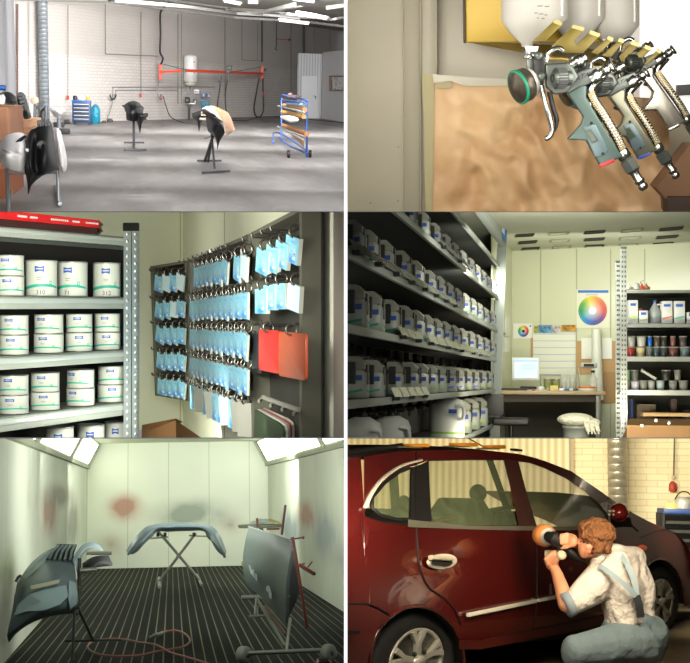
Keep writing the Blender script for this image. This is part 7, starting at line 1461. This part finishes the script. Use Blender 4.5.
    def bot(x):
        y = interp([(300, 700), (364, 700), (459, 652), (462, 649), (520, 635.5), (600, 619), (640, 611.5), (682, 606), (720, 603)], x)
        for cx, cy, rx, ry in ((416.5, 663, 47.5, 57), (659.5, 604, 24.5, 45)):
            if abs(x - cx) < rx: y = min(y, cy - ry * math.sqrt(max(0, 1 - ((x - cx) / rx) ** 2)))
        return y
    def off(z): # body cross-section: tumblehome above the belt
        if z > 1.25: return -.04 - (z - 1.25) * .55
        if z > .62: return .05 - .09 * ((z - .62) / .63) ** 1.6
        return .05 - .07 * ((.62 - z) / .5) ** 1.5
    def S(x, y, e=0.):
        p = H(x, y); return H(x, y, off(p.z) + e)
    def xs_(a, b, m): return [lerp(a, b, i / m) for i in range(m + 1)]
    arch_x = sorted(set([round(v, 2) for v in xs_(300, 608, 76)] + [416.5 - 47.5 * math.cos(PI * i / 24) for i in range(25)]))
    M = 18
    b = MB(); b.grid([[S(x, lerp(interp(belt, x) if x > 364 else interp(roof, x), bot(x), j / M)) for x in arch_x] for j in range(M + 1)]); ob(b, 'body_side', red, R, car)
    fx = sorted(set([round(v, 2) for v in xs_(608, 706, 40)] + [659.5 - 24.5 * math.cos(PI * i / 20) for i in range(21)]))
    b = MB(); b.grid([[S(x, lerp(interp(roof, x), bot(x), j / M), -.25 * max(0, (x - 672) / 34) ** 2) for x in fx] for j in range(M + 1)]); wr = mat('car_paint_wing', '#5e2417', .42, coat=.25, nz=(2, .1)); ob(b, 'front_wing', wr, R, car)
    # bonnet + roof going away from the viewer
    back = -n
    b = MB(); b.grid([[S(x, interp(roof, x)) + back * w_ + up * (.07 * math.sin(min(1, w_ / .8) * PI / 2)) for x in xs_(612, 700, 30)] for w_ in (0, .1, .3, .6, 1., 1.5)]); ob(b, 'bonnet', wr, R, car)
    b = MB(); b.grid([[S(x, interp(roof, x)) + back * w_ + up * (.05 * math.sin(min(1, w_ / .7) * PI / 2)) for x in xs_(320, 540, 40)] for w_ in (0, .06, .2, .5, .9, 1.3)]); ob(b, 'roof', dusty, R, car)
    # pillars and frames between roof line and belt
    q_win = [(372, 497), (384, 483), (399, 471.5), (408, 468), (412, 469), (411, 519.5), (396, 520), (380, 515.5), (372, 508)]
    r_win = [(428, 460.5), (470, 459.5), (504, 459.8), (512, 492), (519.5, 526), (480, 526.3), (431.5, 525.5), (429, 490)]
    f_win = [(517.5, 461), (530, 462.5), (545, 468), (566, 478), (585, 491), (598, 502.5), (607, 513), (608, 525.5), (570, 527.2), (536.5, 527.5), (528, 500)]
    def strip(top, bot_, m, name, k=6, e=0.):
        b = MB(); b.grid([[S(lerp(t_[0], u_[0], j / k), lerp(t_[1], u_[1], j / k), e) for t_, u_ in zip(top, bot_)] for j in range(k + 1)]); return ob(b, name, m, R, car)
    rl = lambda x: (x, interp(roof, x))
    strip([rl(x) for x in (364, 372, 384, 399, 408, 418, 428, 450, 470, 490, 505, 517)], [(364, 514), (371, 494), (384, 481), (399, 470.5), (408, 467), (414, 466), (428, 460.5), (450, 460), (470, 459.5), (490, 459.4), (505, 459.8), (517.5, 461)], red, 'roof_rail')
    strip([rl(x) for x in (517, 530, 545, 571, 590, 603, 612, 624)], [(517.5, 461), (530, 462.5), (545, 468), (566, 478), (585, 491), (598, 502.5), (607, 513), (613, 526)], red, 'windscreen_pillar')
    strip([(411.5, 467), (416, 466), (422, 464), (428, 460.5)], [(411, 527.5), (418, 527.5), (425, 528), (431.5, 528)], drk, 'rear_pillar', e=.005); strip([(504, 459.8), (511, 460), (517.5, 461)], [(519.5, 528.5), (528, 529), (536.5, 529)], dusty, 'centre_pillar', e=.006)
    strip([(408, 519.5), (470, 525.8), (520, 526), (570, 526.6), (608, 525)], [(408, 527), (470, 529.3), (520, 530.5), (570, 530.5), (610, 528)], mat('sill_strip', '#6a6452', .4), 'window_sill_strip', e=.012)
    # quarter window surround + masking band
    b = MB(); oo = [(364.5, 512), (370.5, 497), (383, 479), (401, 466.5), (421, 460), (418, 470), (415.5, 527), (396, 525), (383, 522), (366, 516.5)]
    b.tube([S(x, y, .01) for x, y in bez([V((x, y, 0)) for x, y in oo[:5]], 24) for x, y in ((x, y),)], .02, 6) if False else None
    path = [S(v.x, v.y, .02) for v in bez([V((x, y, 0)) for x, y in ((365.5, 507), (371, 494), (383, 478.5), (401, 466), (421, 460))], 24)]
    b.tube(path, R.u(8.5, 2.6), 8, flat=.5); ob(b, 'masking_band', prime, R, car)
    def loop(pts, r_, m, name, e=.01, par=car): b = MB(); b.tube([S(x, y, e) for x, y in pts], r_, 6, closed=True); return ob(b, name, m, R, par)
    def pane(pts, name, m=glass, e=-.02):
        c = (sum(p[0] for p in pts) / len(pts), sum(p[1] for p in pts) / len(pts)); b = MB(); ps = [S(x, y, e) for x, y in pts]; b.add([S(c[0], c[1], e)] + ps, [(0, i + 1, (i + 1) % len(ps) + 1) for i in range(len(ps))]); return ob(b, name, m, R, car)
    for pts, nm in ((q_win, 'quarter_window'), (r_win, 'rear_door_window'), (f_win, 'front_door_window')): o = pane(pts, nm); loop(pts, R.u(9, .9 if nm != 'quarter_window' else 2.2), drk, 'window_seal', par=o, e=-.01)
    # inside: far side, seats
    far = 1.25
    b = MB(); b.grid([[S(x, y) + back * far for x in xs_(350, 640, 10)] for y in (514, 560)]); ob(b, 'far_side', mat('far_side', '#3e1a12', .6), R, car)
    for x0, x1, w_ in ((420, 427, 6), (508, 520, 8), (590, 618, 6)): b = MB(); b.grid([[S(x0, 452) + back * far, S(x0 + w_, 452) + back * far], [S(x1, 520) + back * far, S(x1 + w_, 520) + back * far]]); ob(b, 'far_pillar', inn, R, car)
    b = MB(); b.grid([[S(x, 460) + back * far for x in xs_(350, 560, 6)], [S(x, 453) + back * far for x in xs_(350, 560, 6)]]); ob(b, 'far_roof_rail', inn, R, car)
    ob(MB().quad(H(350, 600, -.6), H(640, 600, -.6), H(640, 560, -.6), H(350, 560, -.6)), 'cabin_floor', inn, R, car)
    ob(MB().prism([H(300, 660, -.25), H(700, 628, -.25), H(700, 612, -.25), H(300, 630, -.25)], back * 1.0), 'underbody_shade_block', drk, R, car)  # dark block added to deepen the shade beneath the sill
    b = MB(); q0, q1 = H(330, 600, -1.3), H(690, 600, -1.3); b.prism([V((q0.x, q0.y, .0)), V((q1.x, q1.y, .0)), V((q1.x, q1.y, 1.1)), V((q0.x, q0.y, 1.1))], back * .05); ob(b, 'far_side_blocker', drk, R, car)  # drawn down to the ground, added to keep light from under the car
    seat = mat('seat_cloth', '#3a3a2c', .8)
    for x, y0, w_, o_ in ((478, 489, 20, .45), (404, 500, 16, .5)):
        c = H(x, 505, -o_); d_ = c.y; b = MB(); b.prism([H(x - w_ * .9, 560, -o_), H(x + w_, 560, -o_), H(x + w_ * .75, 512, -o_), H(x + w_ * .35, y0 + 10, -o_), H(x - w_ * .25, y0 + 9, -o_), H(x - w_ * .8, 515, -o_)], back * .35)
        s_ = ob(b, 'seat', seat, R, car, bevel=.04, seg=3); ob(MB().sph(H(x, y0 + 4, -o_ - .15), (R.u(d_, w_ * .45), .1, R.u(d_, 9))), 'headrest', seat, R, s_)
    ob(MB().tube([H(432, 521, -.5), H(520, 505.5, -.5)], .025, 6), 'seat_belt', mat('belt_red', '#5a2a1c', .6), R, car)
    # gaps
    def seam(pts, name='panel_gap', r_=.006, m=drk, e=.004): b = MB(); b.tube([S(v.x, v.y, e) for v in bez([V((x, y, 0)) for x, y in pts], 20)], r_, 6); return ob(b, name, m, R, car)
    seam([(416.5, 452), (415.5, 500), (416.5, 527)]); seam([(416.5, 527), (417.5, 545), (419, 562), (422.5, 575), (430, 588.5), (445, 599), (455, 610), (461, 625)]); seam([(536.5, 530), (537, 556), (536.8, 600), (534, 632)]); seam([(608, 528), (616, 545), (622, 570), (622, 612)]); seam([(338, 603.5), (366, 604), (380, 609), (391, 616)]); seam([(463, 645), (520, 632.5), (600, 616)]); seam([(613, 520), (625, 520), (638, 531)], r_=.008)
    seam([(640, 538), (662, 530), (676, 533)], r_=.005)
    b = MB(); b.grid([[S(x, lerp(a, c, j / 4), .02) for x, a, c in ((330, 604, 690), (350, 604.5, 690), (366, 605, 664), (378, 610, 628), (390, 617, 619))] for j in range(5)]); ob(b, 'rear_bumper', redl, R, car)
    b = MB(); b.grid([[S(x, y0 + dy, .02) for x, y0 in ((459, 640), (480, 640.5), (520, 633), (570, 623), (620, 612))] for dy in (0, 5, 9)]); ob(b, 'sill', redl, R, car)
    ob(MB().prism([S(335, 635, .04), S(357, 634, .04), S(357.5, 630.5, .04), S(335, 630, .04)], n * .02), 'bumper_strip', drk, R, car)
    # handle, molding, marker, mirror, sanded marks
    b = MB(); c = S(441.5, 561.5, .02); du = (H(456, 561) - H(427, 561)).length / 2; b.lathe(c, [(1, 0), (1., .012), (.9, .02), (0, .02)], axis=n, ref=CP.d, n=28, sx=du, sy=R.u(c.y, 7.6)); hd = ob(b, 'door_handle_cup', mat('handle_masking', '#d8ccb0', .5), R, car)
    b = MB(); b.prism([S(431, 564, .05), S(448, 566, .05), S(452, 563.5, .05), S(451, 560.5, .05), S(432, 561, .05)], n * .008); ob(b, 'handle_gap', drk, R, hd); b = MB(); b.tube([S(430.5, 557.5, .06), S(440, 558, .075), S(451, 559, .06)], .022, 8, flat=.8); ob(b, 'handle_grip', mat('handle_cream', '#c8b998', .4), R, hd)
    b = MB(); b.bar(S(467.5, 615, .03), S(535.8, 601, .03), R.u(10, 3.6), .03, n); ob(b, 'side_moulding', mat('moulding_white', '#d2c8b0', .5), R, car, bevel=.008); b = MB(); b.bar(S(538.5, 600.3, .03), S(562, 596, .03), R.u(10, 3.4), .03, n); ob(b, 'side_moulding', mat('moulding_white'), R, car, bevel=.008)
    c = S(641.5, 548, .01); b = MB(); b.lathe(c, [(1, 0), (.9, .02), (0, .03)], axis=n, ref=CP.d, n=20, sx=(H(645.8, 548) - H(637.3, 548)).length / 2, sy=R.u(c.y, 3.2)); ob(b, 'side_marker', mat('marker_orange', '#e0591c', .3, emit=('#e0591c', .25)), R, car)
    c = S(619, 512.5, .28); b = MB(); b.sph(c, (R.u(c.y, 9), .12, R.u(c.y, 9.2))); mi = ob(b, 'wing_mirror', mat('mirror_red', '#7c1c14', .2, coat=1.), R, car); b = MB(); b.prism([S(610, 515, .04), S(612, 527, .04), S(628, 527, .1), S(626, 517, .25), S(615, 518, .3)], n * .05); ob(b, 'mirror_foot', drk, R, car, bevel=.01)
    b = MB(); [b.sph(c + V(((i % 2) * .04 - .1, -.115, (i // 2) * .035 - .02)), .012, 8, 5) for i in range(4)]; ob(b, 'mirror_spots', prime, R, mi)
    for x, y, w_, h_ in ((604, 535, 14, 4), (571, 569, 7, 3), (551, 590, 4, 12)): cc = S(x, y, .004); b = MB(); b.torus(cc, R.u(cc.y, w_) * .5, R.u(cc.y, .5), n, 24, 5, sx=1, sy=h_ / w_); ob(b, 'polish_smear', mat('smear', '#8c6a60', .6, alpha=.35), R, car)
    # roof items
    sb = mat('sanding_orange', '#d8871f', .5); sg = mat('sanding_olive', '#6a643c', .6)
    for x0, x1, y, m_, lb in ((407, 424, 445.5, sb, 'orange sanding block on the rear part of the car roof'), (454, 473, 444.8, sb, 'orange sanding block on the middle of the car roof'), (487, 501, 447, sb, 'low orange sanding pad on the front of car roof')):
        t = thing(R, 'sanding_block', lb, 'sanding block', S((x0 + x1) / 2, y)); a, c = S(x0, y, -.05), S(x1, y, -.05); ob(MB().bar(a, c, R.u(a.y, 3.6), .1, n), 'block', m_, R, t, bevel=.008); ob(MB().bar(a - up * R.u(a.y, 2) - CP.d * .1, lerp(a, c, .5) - up * R.u(a.y, 2), R.u(a.y, 1.2), .11, n), 'pad', sg, R, t)
    ob(MB().tube([S(x, y, -.1) for x, y in ((330, 455), (365, 450.3), (402, 445.5))], .02, 8), 'black_strip', drk, R, label='long black rubber strip lying on the rear of the car roof', cat='strip'); ob(MB().bar(S(513, 449.5, -.05), S(519.5, 450.5, -.05), .02, .06, n), 'rubber_stop', drk, R, label='small black stop on the front edge of the car roof', cat='stop'); ob(MB().tube([S(466, 437, -.5), S(484, 447, -.3)], .006, 6), 'antenna', drk, R, label='thin dark aerial rising from the car roof', cat='aerial')
    # wheels
    tyre = mat('tyre', '#15120e', .75, nz=(10, .2)); rim = mat('rim_silver', '#b0aa98', .3, .35); rimd = mat('rim_dark', '#241f18', .6)
    for cx, cy, rx, ry, lb in ((416.8, 661, 41, 47.5, 'rear'), (660, 602, 20.5, 33, 'front')):
        c = H(cx, cy, -.03); rz = R.u(c.y, ry); sx = ((H(cx + rx, cy) - H(cx - rx, cy)).length / 2) / rz
        def rg(b, prof, k=48): b.lathe(c - n * .2, [(r_ * rz, z_) for r_, z_ in prof], axis=n, ref=CP.d, n=k, sx=sx, sy=1)
        b = MB(); rg(b, [(.6, .0), (.95, 0), (1, .03), (1, .17), (.95, .205), (.78, .215), (.66, .2), (.63, .14)]); w_ = ob(b, lb + '_wheel', tyre, R, car)
        b = MB(); rg(b, [(.66, .19), (.64, .2), (.61, .19), (.6, .12), (.3, .08), (0, .08)]); ob(b, 'rim_dish', rimd, R, w_); b = MB(); rg(b, [(.655, .19), (.66, .205), (.6, .205), (.59, .18)]); ob(b, 'rim_ring', rim, R, w_)
        wp = lambda r_, a, o: c + CP.d * (r_ * rz * sx * math.cos(a)) + up * (r_ * rz * math.sin(a)) + n * o
        for i in range(5):
            a = PI / 2 + i * 2 * PI / 5; b = MB()
            b.prism([wp(.1, a - .7, -.02), wp(.36, a - .2, -.015), wp(.62, a - .3, -.01), wp(.62, a - .12, -.01), wp(.4, a, -.02), wp(.62, a + .12, -.01), wp(.62, a + .3, -.01), wp(.36, a + .2, -.015), wp(.1, a + .7, -.02)], n * .035); ob(b, 'spoke', rim, R, w_, bevel=.006)
        b = MB(); b.lathe(c - n * .02, [(0, .02), (.13 * rz, .02), (.14 * rz, .03), (.1 * rz, .06), (0, .065)], axis=n, ref=CP.d, n=20, sx=sx, sy=1); ob(b, 'hub_cap', rim, R, w_)
        for i in range(5): a = PI / 2 + PI / 5 + i * 2 * PI / 5; b = MB(); b.sph(wp(.2, a, .02), .018, 8, 5); ob(b, 'wheel_nut', rimd, R, w_)
        # wheel housing
        ax_, ay = (47, 57) if lb == 'rear' else (24.5, 45); b = MB(); ring = [S(cx + ax_ * math.cos(PI * i / 24), (663 if lb == 'rear' else 604) - ay * math.sin(PI * i / 24)) for i in range(25)]
        b.grid([ring, [p + back * .5 for p in ring]]); ob(b, 'wheel_arch', drk, R, car); b = MB(); b.add([p + back * .5 for p in ring], [tuple(range(25))]); ob(b, 'arch_back', drk, R, car)
        b = MB(); b.tube([p + n * .0 for p in ring], .014, 6); ob(b, 'arch_lip', red, R, car)
    # ---- the man
    D = 9.75; px = R.u(D, 1); q = lambda x, y, z=0.: P(525 + x / 4.18, 510 + y / 4.18, D + z)
    skin = mat('skin', '#c98a62', .5, nz=(6, .06)); shirt = mat('shirt_white', '#c2b6a4', .85, bump=(7, 1, .09)); trs = mat('trouser_grey', '#65716f', .85, nz=(5, .08), bump=(6, .8, .05)); hairm = mat('hair_brown', '#7a4a22', .8, nz=(25, .35), bump=(30, 1, .05))
    def blob(parts, name, m, par=None, vox=.012, sm=6, **k):
        b = MB()
        for p in parts:
            if p[0] == 'T': b.tube(p[1], p[2], 14, flat=p[3] if len(p) > 3 else 1.)
            else: b.sph(p[1], p[2], 18, 12, p[3] if len(p) > 3 else None)
            if p[0] == 'T': b.sph(p[1][0], p[2][0] * .98, 12, 8); b.sph(p[1][-1], p[2][-1] * .98, 12, 8)
        o = ob(b, name, m, R, par, **k); md = o.modifiers.new('r', 'REMESH'); md.mode = 'VOXEL'; md.voxel_size = vox; md.use_smooth_shade = True
        s_ = o.modifiers.new('s', 'SMOOTH'); s_.iterations = sm; s_.factor = .5; return o
    Q = lambda l: [q(*p) for p in l]
    hc = q(288, 122, -.02)
    parts = [('S', q(295, 105, 0), (px * 13.5, px * 14.5, px * 15.5)), ('S', q(272, 135, -.0), (px * 10.5, px * 11, px * 15)), ('S', q(250, 165, 0), (px * 6.5, px * 8, px * 9)),     # skull, face, jaw
             ('S', q(233, 143, 0), (px * 2.6, px * 2, px * 3.4)), ('S', q(243, 127, -.02), (px * 3, px * 3, px * 2)),                                         # nose, brow
             ('S', q(240, 165, -.0), (px * 3, px * 3.4, px * 1.4)), ('S', q(243, 176, 0), (px * 3.6, px * 4, px * 2.5)),                                      # mouth, chin
             ('T', Q([(318, 150, .05), (338, 195, .05), (360, 235, .08)]), [px * 8.5, px * 9.5, px * 13]),                                                    # neck
             ('T', Q([(370, 240, .1), (400, 330, .1), (410, 430, .08), (450, 540, .05)]), [px * 22, px * 25, px * 22, px * 24], .7),                          # torso
             ('T', Q([(300, 300, -.05), (230, 360, -.2), (175, 395, -.22)]), [px * 11, px * 9.5, px * 8]),                                                    # near upper arm
             ('T', Q([(172, 395, -.22), (155, 330, -.15), (135, 270, -.02), (120, 235, .04)]), [px * 7.6, px * 7, px * 5.6, px * 4.6]),                       # near forearm
             ('T', Q([(430, 210, .3), (340, 210, .4), (270, 200, .4)]), [px * 10, px * 9, px * 7]), ('T', Q([(270, 200, .4), (235, 160, .2), (205, 130, .02)]), [px * 6.6, px * 5.8, px * 4.6]),  # far arm
             ('T', Q([(470, 560, 0), (330, 560, -.2), (215, 575, -.3)]), [px * 19, px * 14, px * 9]), ('T', Q([(215, 584, -.3), (260, 660, -.1), (310, 730, .05)]), [px * 9, px * 10, px * 8]),  # near leg
             ('T', Q([(500, 560, .15), (400, 600, .25), (330, 610, .3)]), [px * 20, px * 16, px * 12]), ('T', Q([(330, 612, .3), (380, 680, .3), (420, 735, .3)]), [px * 12, px * 10, px * 8])]
    # near hand (holding the grip): palm + curled fingers + thumb
    hn = [('S', q(112, 218, .05), (px * 6.5, px * 5, px * 8.5))]
    for i, (x, y) in enumerate(((88, 200), (96, 190), (106, 183), (117, 181))):
        hn.append(('T', Q([(x + 6, y + 26, -.0), (x - 2, y + 6, -.03), (x + 10, y - 8, -.0), (x + 22, y + 0, .05)][:3 + (i % 2)]), [px * 2.3, px * 2.2, px * 1.9, px * 1.6][:3 + (i % 2)]))
    hn.append(('T', Q([(124, 222, .0), (136, 205, -.03), (141, 186, -.03)]), [px * 2.7, px * 2.3, px * 1.8]))
    # far hand on top of the polisher
    hf = [('S', q(190, 128, -.02), (px * 7.5, px * 5, px * 7))]
    for i, y in enumerate((108, 116, 125, 134)): hf.append(('T', Q([(194, y + 2, -.03), (174 - i, y - 6 + i * 2, -.1), (152 - i * 2 + abs(i - 1) * 3, y - 3 + i * 2, -.1), (142 + i * 3, y + 8 + i, -.04)]), [px * 2.4, px * 2.3, px * 2, px * 1.7]))
    hf.append(('T', Q([(190, 144, -.04), (170, 154, -.08), (152, 158, -.06)]), [px * 2.8, px * 2.4, px * 1.9]))
    man = blob(parts + hn + hf, 'person', skin, label='man in white shirt and grey bib trousers crouching to polish the car', cat='person', vox=.0085, sm=3)
    o = blob([('T', Q([(330, 225, .02), (400, 222, .1), (455, 205, .2)]), [px * 13.5, px * 17, px * 13]), ('S', q(420, 215, .2), (px * 18, px * 15, px * 11)),
              ('T', Q([(375, 250, .08), (400, 330, .08), (410, 420, .06), (425, 505, .05)]), [px * 26, px * 30, px * 26, px * 24], .75), ('T', Q([(455, 240, .15), (490, 330, .15), (505, 420, .12), (530, 480, .1)]), [px * 13, px * 14, px * 9, px * 5]),
              ('T', Q([(330, 275, -.02), (270, 335, -.14), (205, 385, -.22)]), [px * 17, px * 16, px * 11.5]), ('S', q(300, 300, -.08), (px * 15, px * 13, px * 15))], 'white_shirt', shirt, man, vox=.012, sm=5)
    ob(MB().lathe(q(186, 393, -.22), [(px * 11.5, -px * 3), (px * 12, 0), (px * 12, px * 4.5), (px * 9, px * 5.5)], axis=(q(172, 397, -.22) - q(215, 378, -.2)), n=24), 'sleeve_cuff', mat('cuff_grey', '#7d8484', .8), R, man)
    ob(MB().tube(bez(Q([(300, 222, -.1), (322, 205, -.12), (345, 185, -.0), (372, 168, .1)]), 12), px * 2.2, 8), 'collar', shirt, R, man)
    blob([('T', Q([(420, 520, .05), (470, 560, 0), (340, 568, -.2), (215, 590, -.3)]), [px * 25, px * 24, px * 18.5, px * 15]), ('S', q(205, 582, -.3), (px * 12, px * 14, px * 13.5)), ('T', Q([(212, 600, -.3), (260, 670, -.1), (300, 740, .05)]), [px * 14, px * 12, px * 10]),
          ('T', Q([(520, 520, .12), (500, 570, .15), (400, 620, .25), (340, 620, .3)]), [px * 20, px * 22, px * 18, px * 13]), ('T', Q([(500, 470, .0), (530, 500, .05), (500, 560, .1)]), [px * 9, px * 15, px * 18])], 'bib_trousers', trs, man, vox=.013, sm=5)
    # braces: bands projected onto the back
    br = mat('brace_grey', '#84908f', .8); el = mat('elastic_black', '#1c1c1a', .7)
    def band(pts, w_, m, name):
        pp = bez(Q(pts), 16); b = MB(); r0 = []; r1 = []
        for i, p in enumerate(pp):
            tdir = (pp[min(i + 1, len(pp) - 1)] - pp[max(i - 1, 0)]).normalized(); s_ = tdir.cross(V((0, -1, 0))).normalized() * (px * w_ / 2); r0.append(p - s_); r1.append(p + s_)
        b.grid([r0, r1], thick=(0, .02, 0)); ob(b, name, m, R, man)
    band([(308, 232, -.19), (350, 258, -.245), (400, 298, -.265), (440, 335, -.25), (464, 362, -.23)], 4.6, br, 'brace_strap'); band([(396, 182, -.05), (425, 225, -.16), (450, 280, -.21), (464, 330, -.22), (468, 362, -.22)], 5., br, 'brace_strap')
    band([(466, 358, -.225), (478, 400, -.22), (484, 450, -.2)], 7., el, 'elastic_strap'); band([(322, 505, -.2), (326, 540, -.27), (318, 570, -.29)], 3., mat('loop_dark', '#3a4244', .8), 'tool_loop')
    # hair, ear, spectacles
    hb = [('S', q(299, 100, -.015), (px * 16, px * 17, px * 15.5)), ('S', q(318, 128, .0), (px * 11.5, px * 15, px * 13.5)), ('S', q(292, 112, -.02), (px * 12, px * 16, px * 12)), ('S', q(262, 72, .0), (px * 10, px * 13, px * 7.5))]
    rnd = random.Random(9)
    for i in range(70):
        a = rnd.uniform(-2.2, 2.6); e = rnd.uniform(-.2, 1.4); v = V((math.sin(a) * math.cos(e), -math.cos(a) * math.cos(e), math.sin(e))); pt_ = q(300, 102, -.015) + V((v.x * px * 16, v.y * px * 16.5, v.z * px * 14.5)); hb.append(('S', pt_, px * rnd.uniform(1.8, 3.2)))
    for i in range(16): hb.append(('S', q(295 + rnd.uniform(-5, 55), 150 + rnd.uniform(-10, 28), -.12 + rnd.uniform(-.02, .05)), px * rnd.uniform(2.4, 3.6)))
    blob(hb, 'hair', hairm, man, vox=.009, sm=1)
    er = blob([('S', q(265, 162, -.16), (px * 3.2, px * 1.6, px * 4.6)), ('S', q(268, 154, -.17), (px * 3.6, px * 1.6, px * 3))], 'ear', mat('ear_pink', '#cf7a5a', .5), man, vox=.006, sm=2)
    ob(MB().sph(q(246, 134, -.15), px * 1.3, 10, 6), 'eye', mat('eye_dark', '#2a1c14', .3), R, man); ob(MB().tube(Q([(262, 138, -.16), (240, 130, -.14), (230, 134, -.1)]), px * .45, 6), 'spectacle_frame', mat('spectacle_dark', '#3a3028', .4), R, man); ob(MB().torus(q(228, 124, .1), px * 2.4, px * .5, (1, -.3, 0), 18, 6), 'spectacle_lens_rim', mat('lens_rim', '#b8b0a0', .3, .5), R, man)
    for s_, (x, y, z) in enumerate(((300, 742, 0), (415, 745, .3))): b = MB(); b.sph(q(x - 15, y + 6, z - .05), (px * 12, px * 8, px * 6)); ob(b, 'shoe', drk, R, man)
    # ---- polisher
    t = thing(R, 'polishing_machine', 'electric polishing machine with orange foam pad pressed on the car door', 'polisher', q(100, 120)); D2 = D + .2
    axp = V((-.45, .85, .12)).normalized(); pc = q(92, 110, .16)
    ob(MB().lathe(pc, [(px * 8.5, -.02), (px * 10.6, .0), (px * 11, .03), (px * 11, .07), (px * 10, .1), (0, .1)], axis=axp, n=32), 'foam_pad', mat('foam_orange', '#dc8a48', .8, nz=(20, .08)), R, t)
    ob(MB().lathe(pc, [(px * 4, -.12), (px * 6.5, -.1), (px * 7, -.04), (px * 8.6, -.02)], axis=axp, n=28), 'backing_plate', mat('plate_white', '#c4beae', .4), R, t)
    blob([('T', Q([(100, 112, -.0), (125, 120, -.08), (150, 138, -.05)]), [px * 5.5, px * 6.5, px * 5.5]), ('S', q(118, 105, -.06), (px * 5, px * 5, px * 4))], 'gear_head', drk, t, vox=.008, sm=2)
    ob(MB().tube(Q([(150, 150, .06), (185, 174, .08), (220, 197, .08), (248, 214, .08)]), [px * 5.2, px * 5.5, px * 4.2, px * 3], 14), 'motor_handle', mat('handle_black', '#191713', .4), R, t)
    ob(MB().tube(Q([(118, 125, .02), (120, 160, .04), (122, 185, .06)]), px * 2.2, 10), 'grip_bracket', drk, R, t); ob(MB().lathe(q(150, 188, -.02), [(px * 1.4, 0), (px * 4.2, 0), (px * 4.5, .02), (px * 4.2, .04), (px * 2, .045)], axis=(0.2, -1, 0), n=24), 'speed_dial', mat('dial_cream', '#b9ac8a', .5), R, t); ob(MB().tube(Q([(85, 186, .08), (150, 186, .06)]), px * 4.2, 12), 'side_grip', mat('grip_cream', '#a89c80', .5), R, t)
    # lights
    p = P(470, 452, 7.6); area('car_tube_light', R, p, S(470, 580), 1.6, 12, (1, .9, .72), .08)
    area('car_front_fill', R, P(430, 470, 7.4), P(540, 600, 11), .9, 34, (1, .9, .74), .5); area('car_right_fill', R, P(650, 470, 8.5), P(600, 600, 12), .9, 50, (1, .9, .74), .5)  # two added lamps out of sight, filling the car and the man
    p = P(500, 445, 14.5); area('back_wall_fill', R, p, p + V((0, 1, -.12)), 3.4, 420, (1, .93, .76), .3); p = P(640, 445, 14); area('back_wall_fill', R, p, P(650, 540, 19), 1.6, 230, (1, .93, .76), .3)  # unseen lamps added to brighten the back wall
room1()
room2()
room3()
room4()
room5()
room6()

# ------------------------------------------------------------------ trim every mesh to its own model room (real cuts at the partitions)
bpy.context.view_layer.update()
dg = bpy.context.evaluated_depsgraph_get()
def planes(room):
    x0, y0, x1, y1 = room.box
    x0 = x0 if x0 > 1 else -MG + .5; y0 = y0 if y0 > 1 else -MG + .5
    x1 = x1 if x1 < 689 else 690 + MG - .5; y1 = y1 if y1 < 662 else 663 + MG - .5
    out = []
    for a, b in (((x0, y0), (x0, y1)), ((x1, y1), (x1, y0)), ((x1, y0), (x0, y0)), ((x0, y1), (x1, y1))):
        p = wpt(*a, 10) - CAM; q = wpt(*b, 10) - CAM; n = p.cross(q).normalized()
        c = wpt((x0 + x1) / 2, (y0 + y1) / 2, 10) - CAM
        if n.dot(c) > 0: n = -n
        out.append(n)                      # outward normals
    return out
dead = []
for room in (R1, R2, R3, R4, R5, R6):
    pls = planes(room)
    for o in room.objs:
        if o.type != 'MESH': continue
        mw_ = o.matrix_world
        if o.parent: mw_ = root_of(o).matrix_world
        vs = [mw_ @ v.co - CAM for v in o.data.vertices]
        bad = [n for n in pls if any(v.dot(n) > 1e-4 for v in vs)]
        if not bad: continue
        if o.modifiers:
            me = bpy.data.meshes.new_from_object(o.evaluated_get(dg)); o.modifiers.clear(); o.data = me
        elif o.data.users > 1: o.data = o.data.copy()
        inv = mw_.inverted(); bm = bmesh.new(); bm.from_mesh(o.data); p0 = inv @ CAM
        for n in bad:
            nl = (mw_.to_3x3().transposed() @ n).normalized()
            bmesh.ops.bisect_plane(bm, geom=bm.verts[:] + bm.edges[:] + bm.faces[:], plane_co=p0, plane_no=nl, clear_outer=True)
        bm.to_mesh(o.data); nf = len(bm.faces); bm.free()
        if nf == 0: dead.append(o)
for o in dead:
    for c in [c for c in bpy.data.objects if c.parent == o]: c.parent = o.parent
    bpy.data.objects.remove(o)
for o in [o for o in bpy.data.objects if o.type == 'EMPTY' and not any(c.parent == o for c in bpy.data.objects)]:
    bpy.data.objects.remove(o)
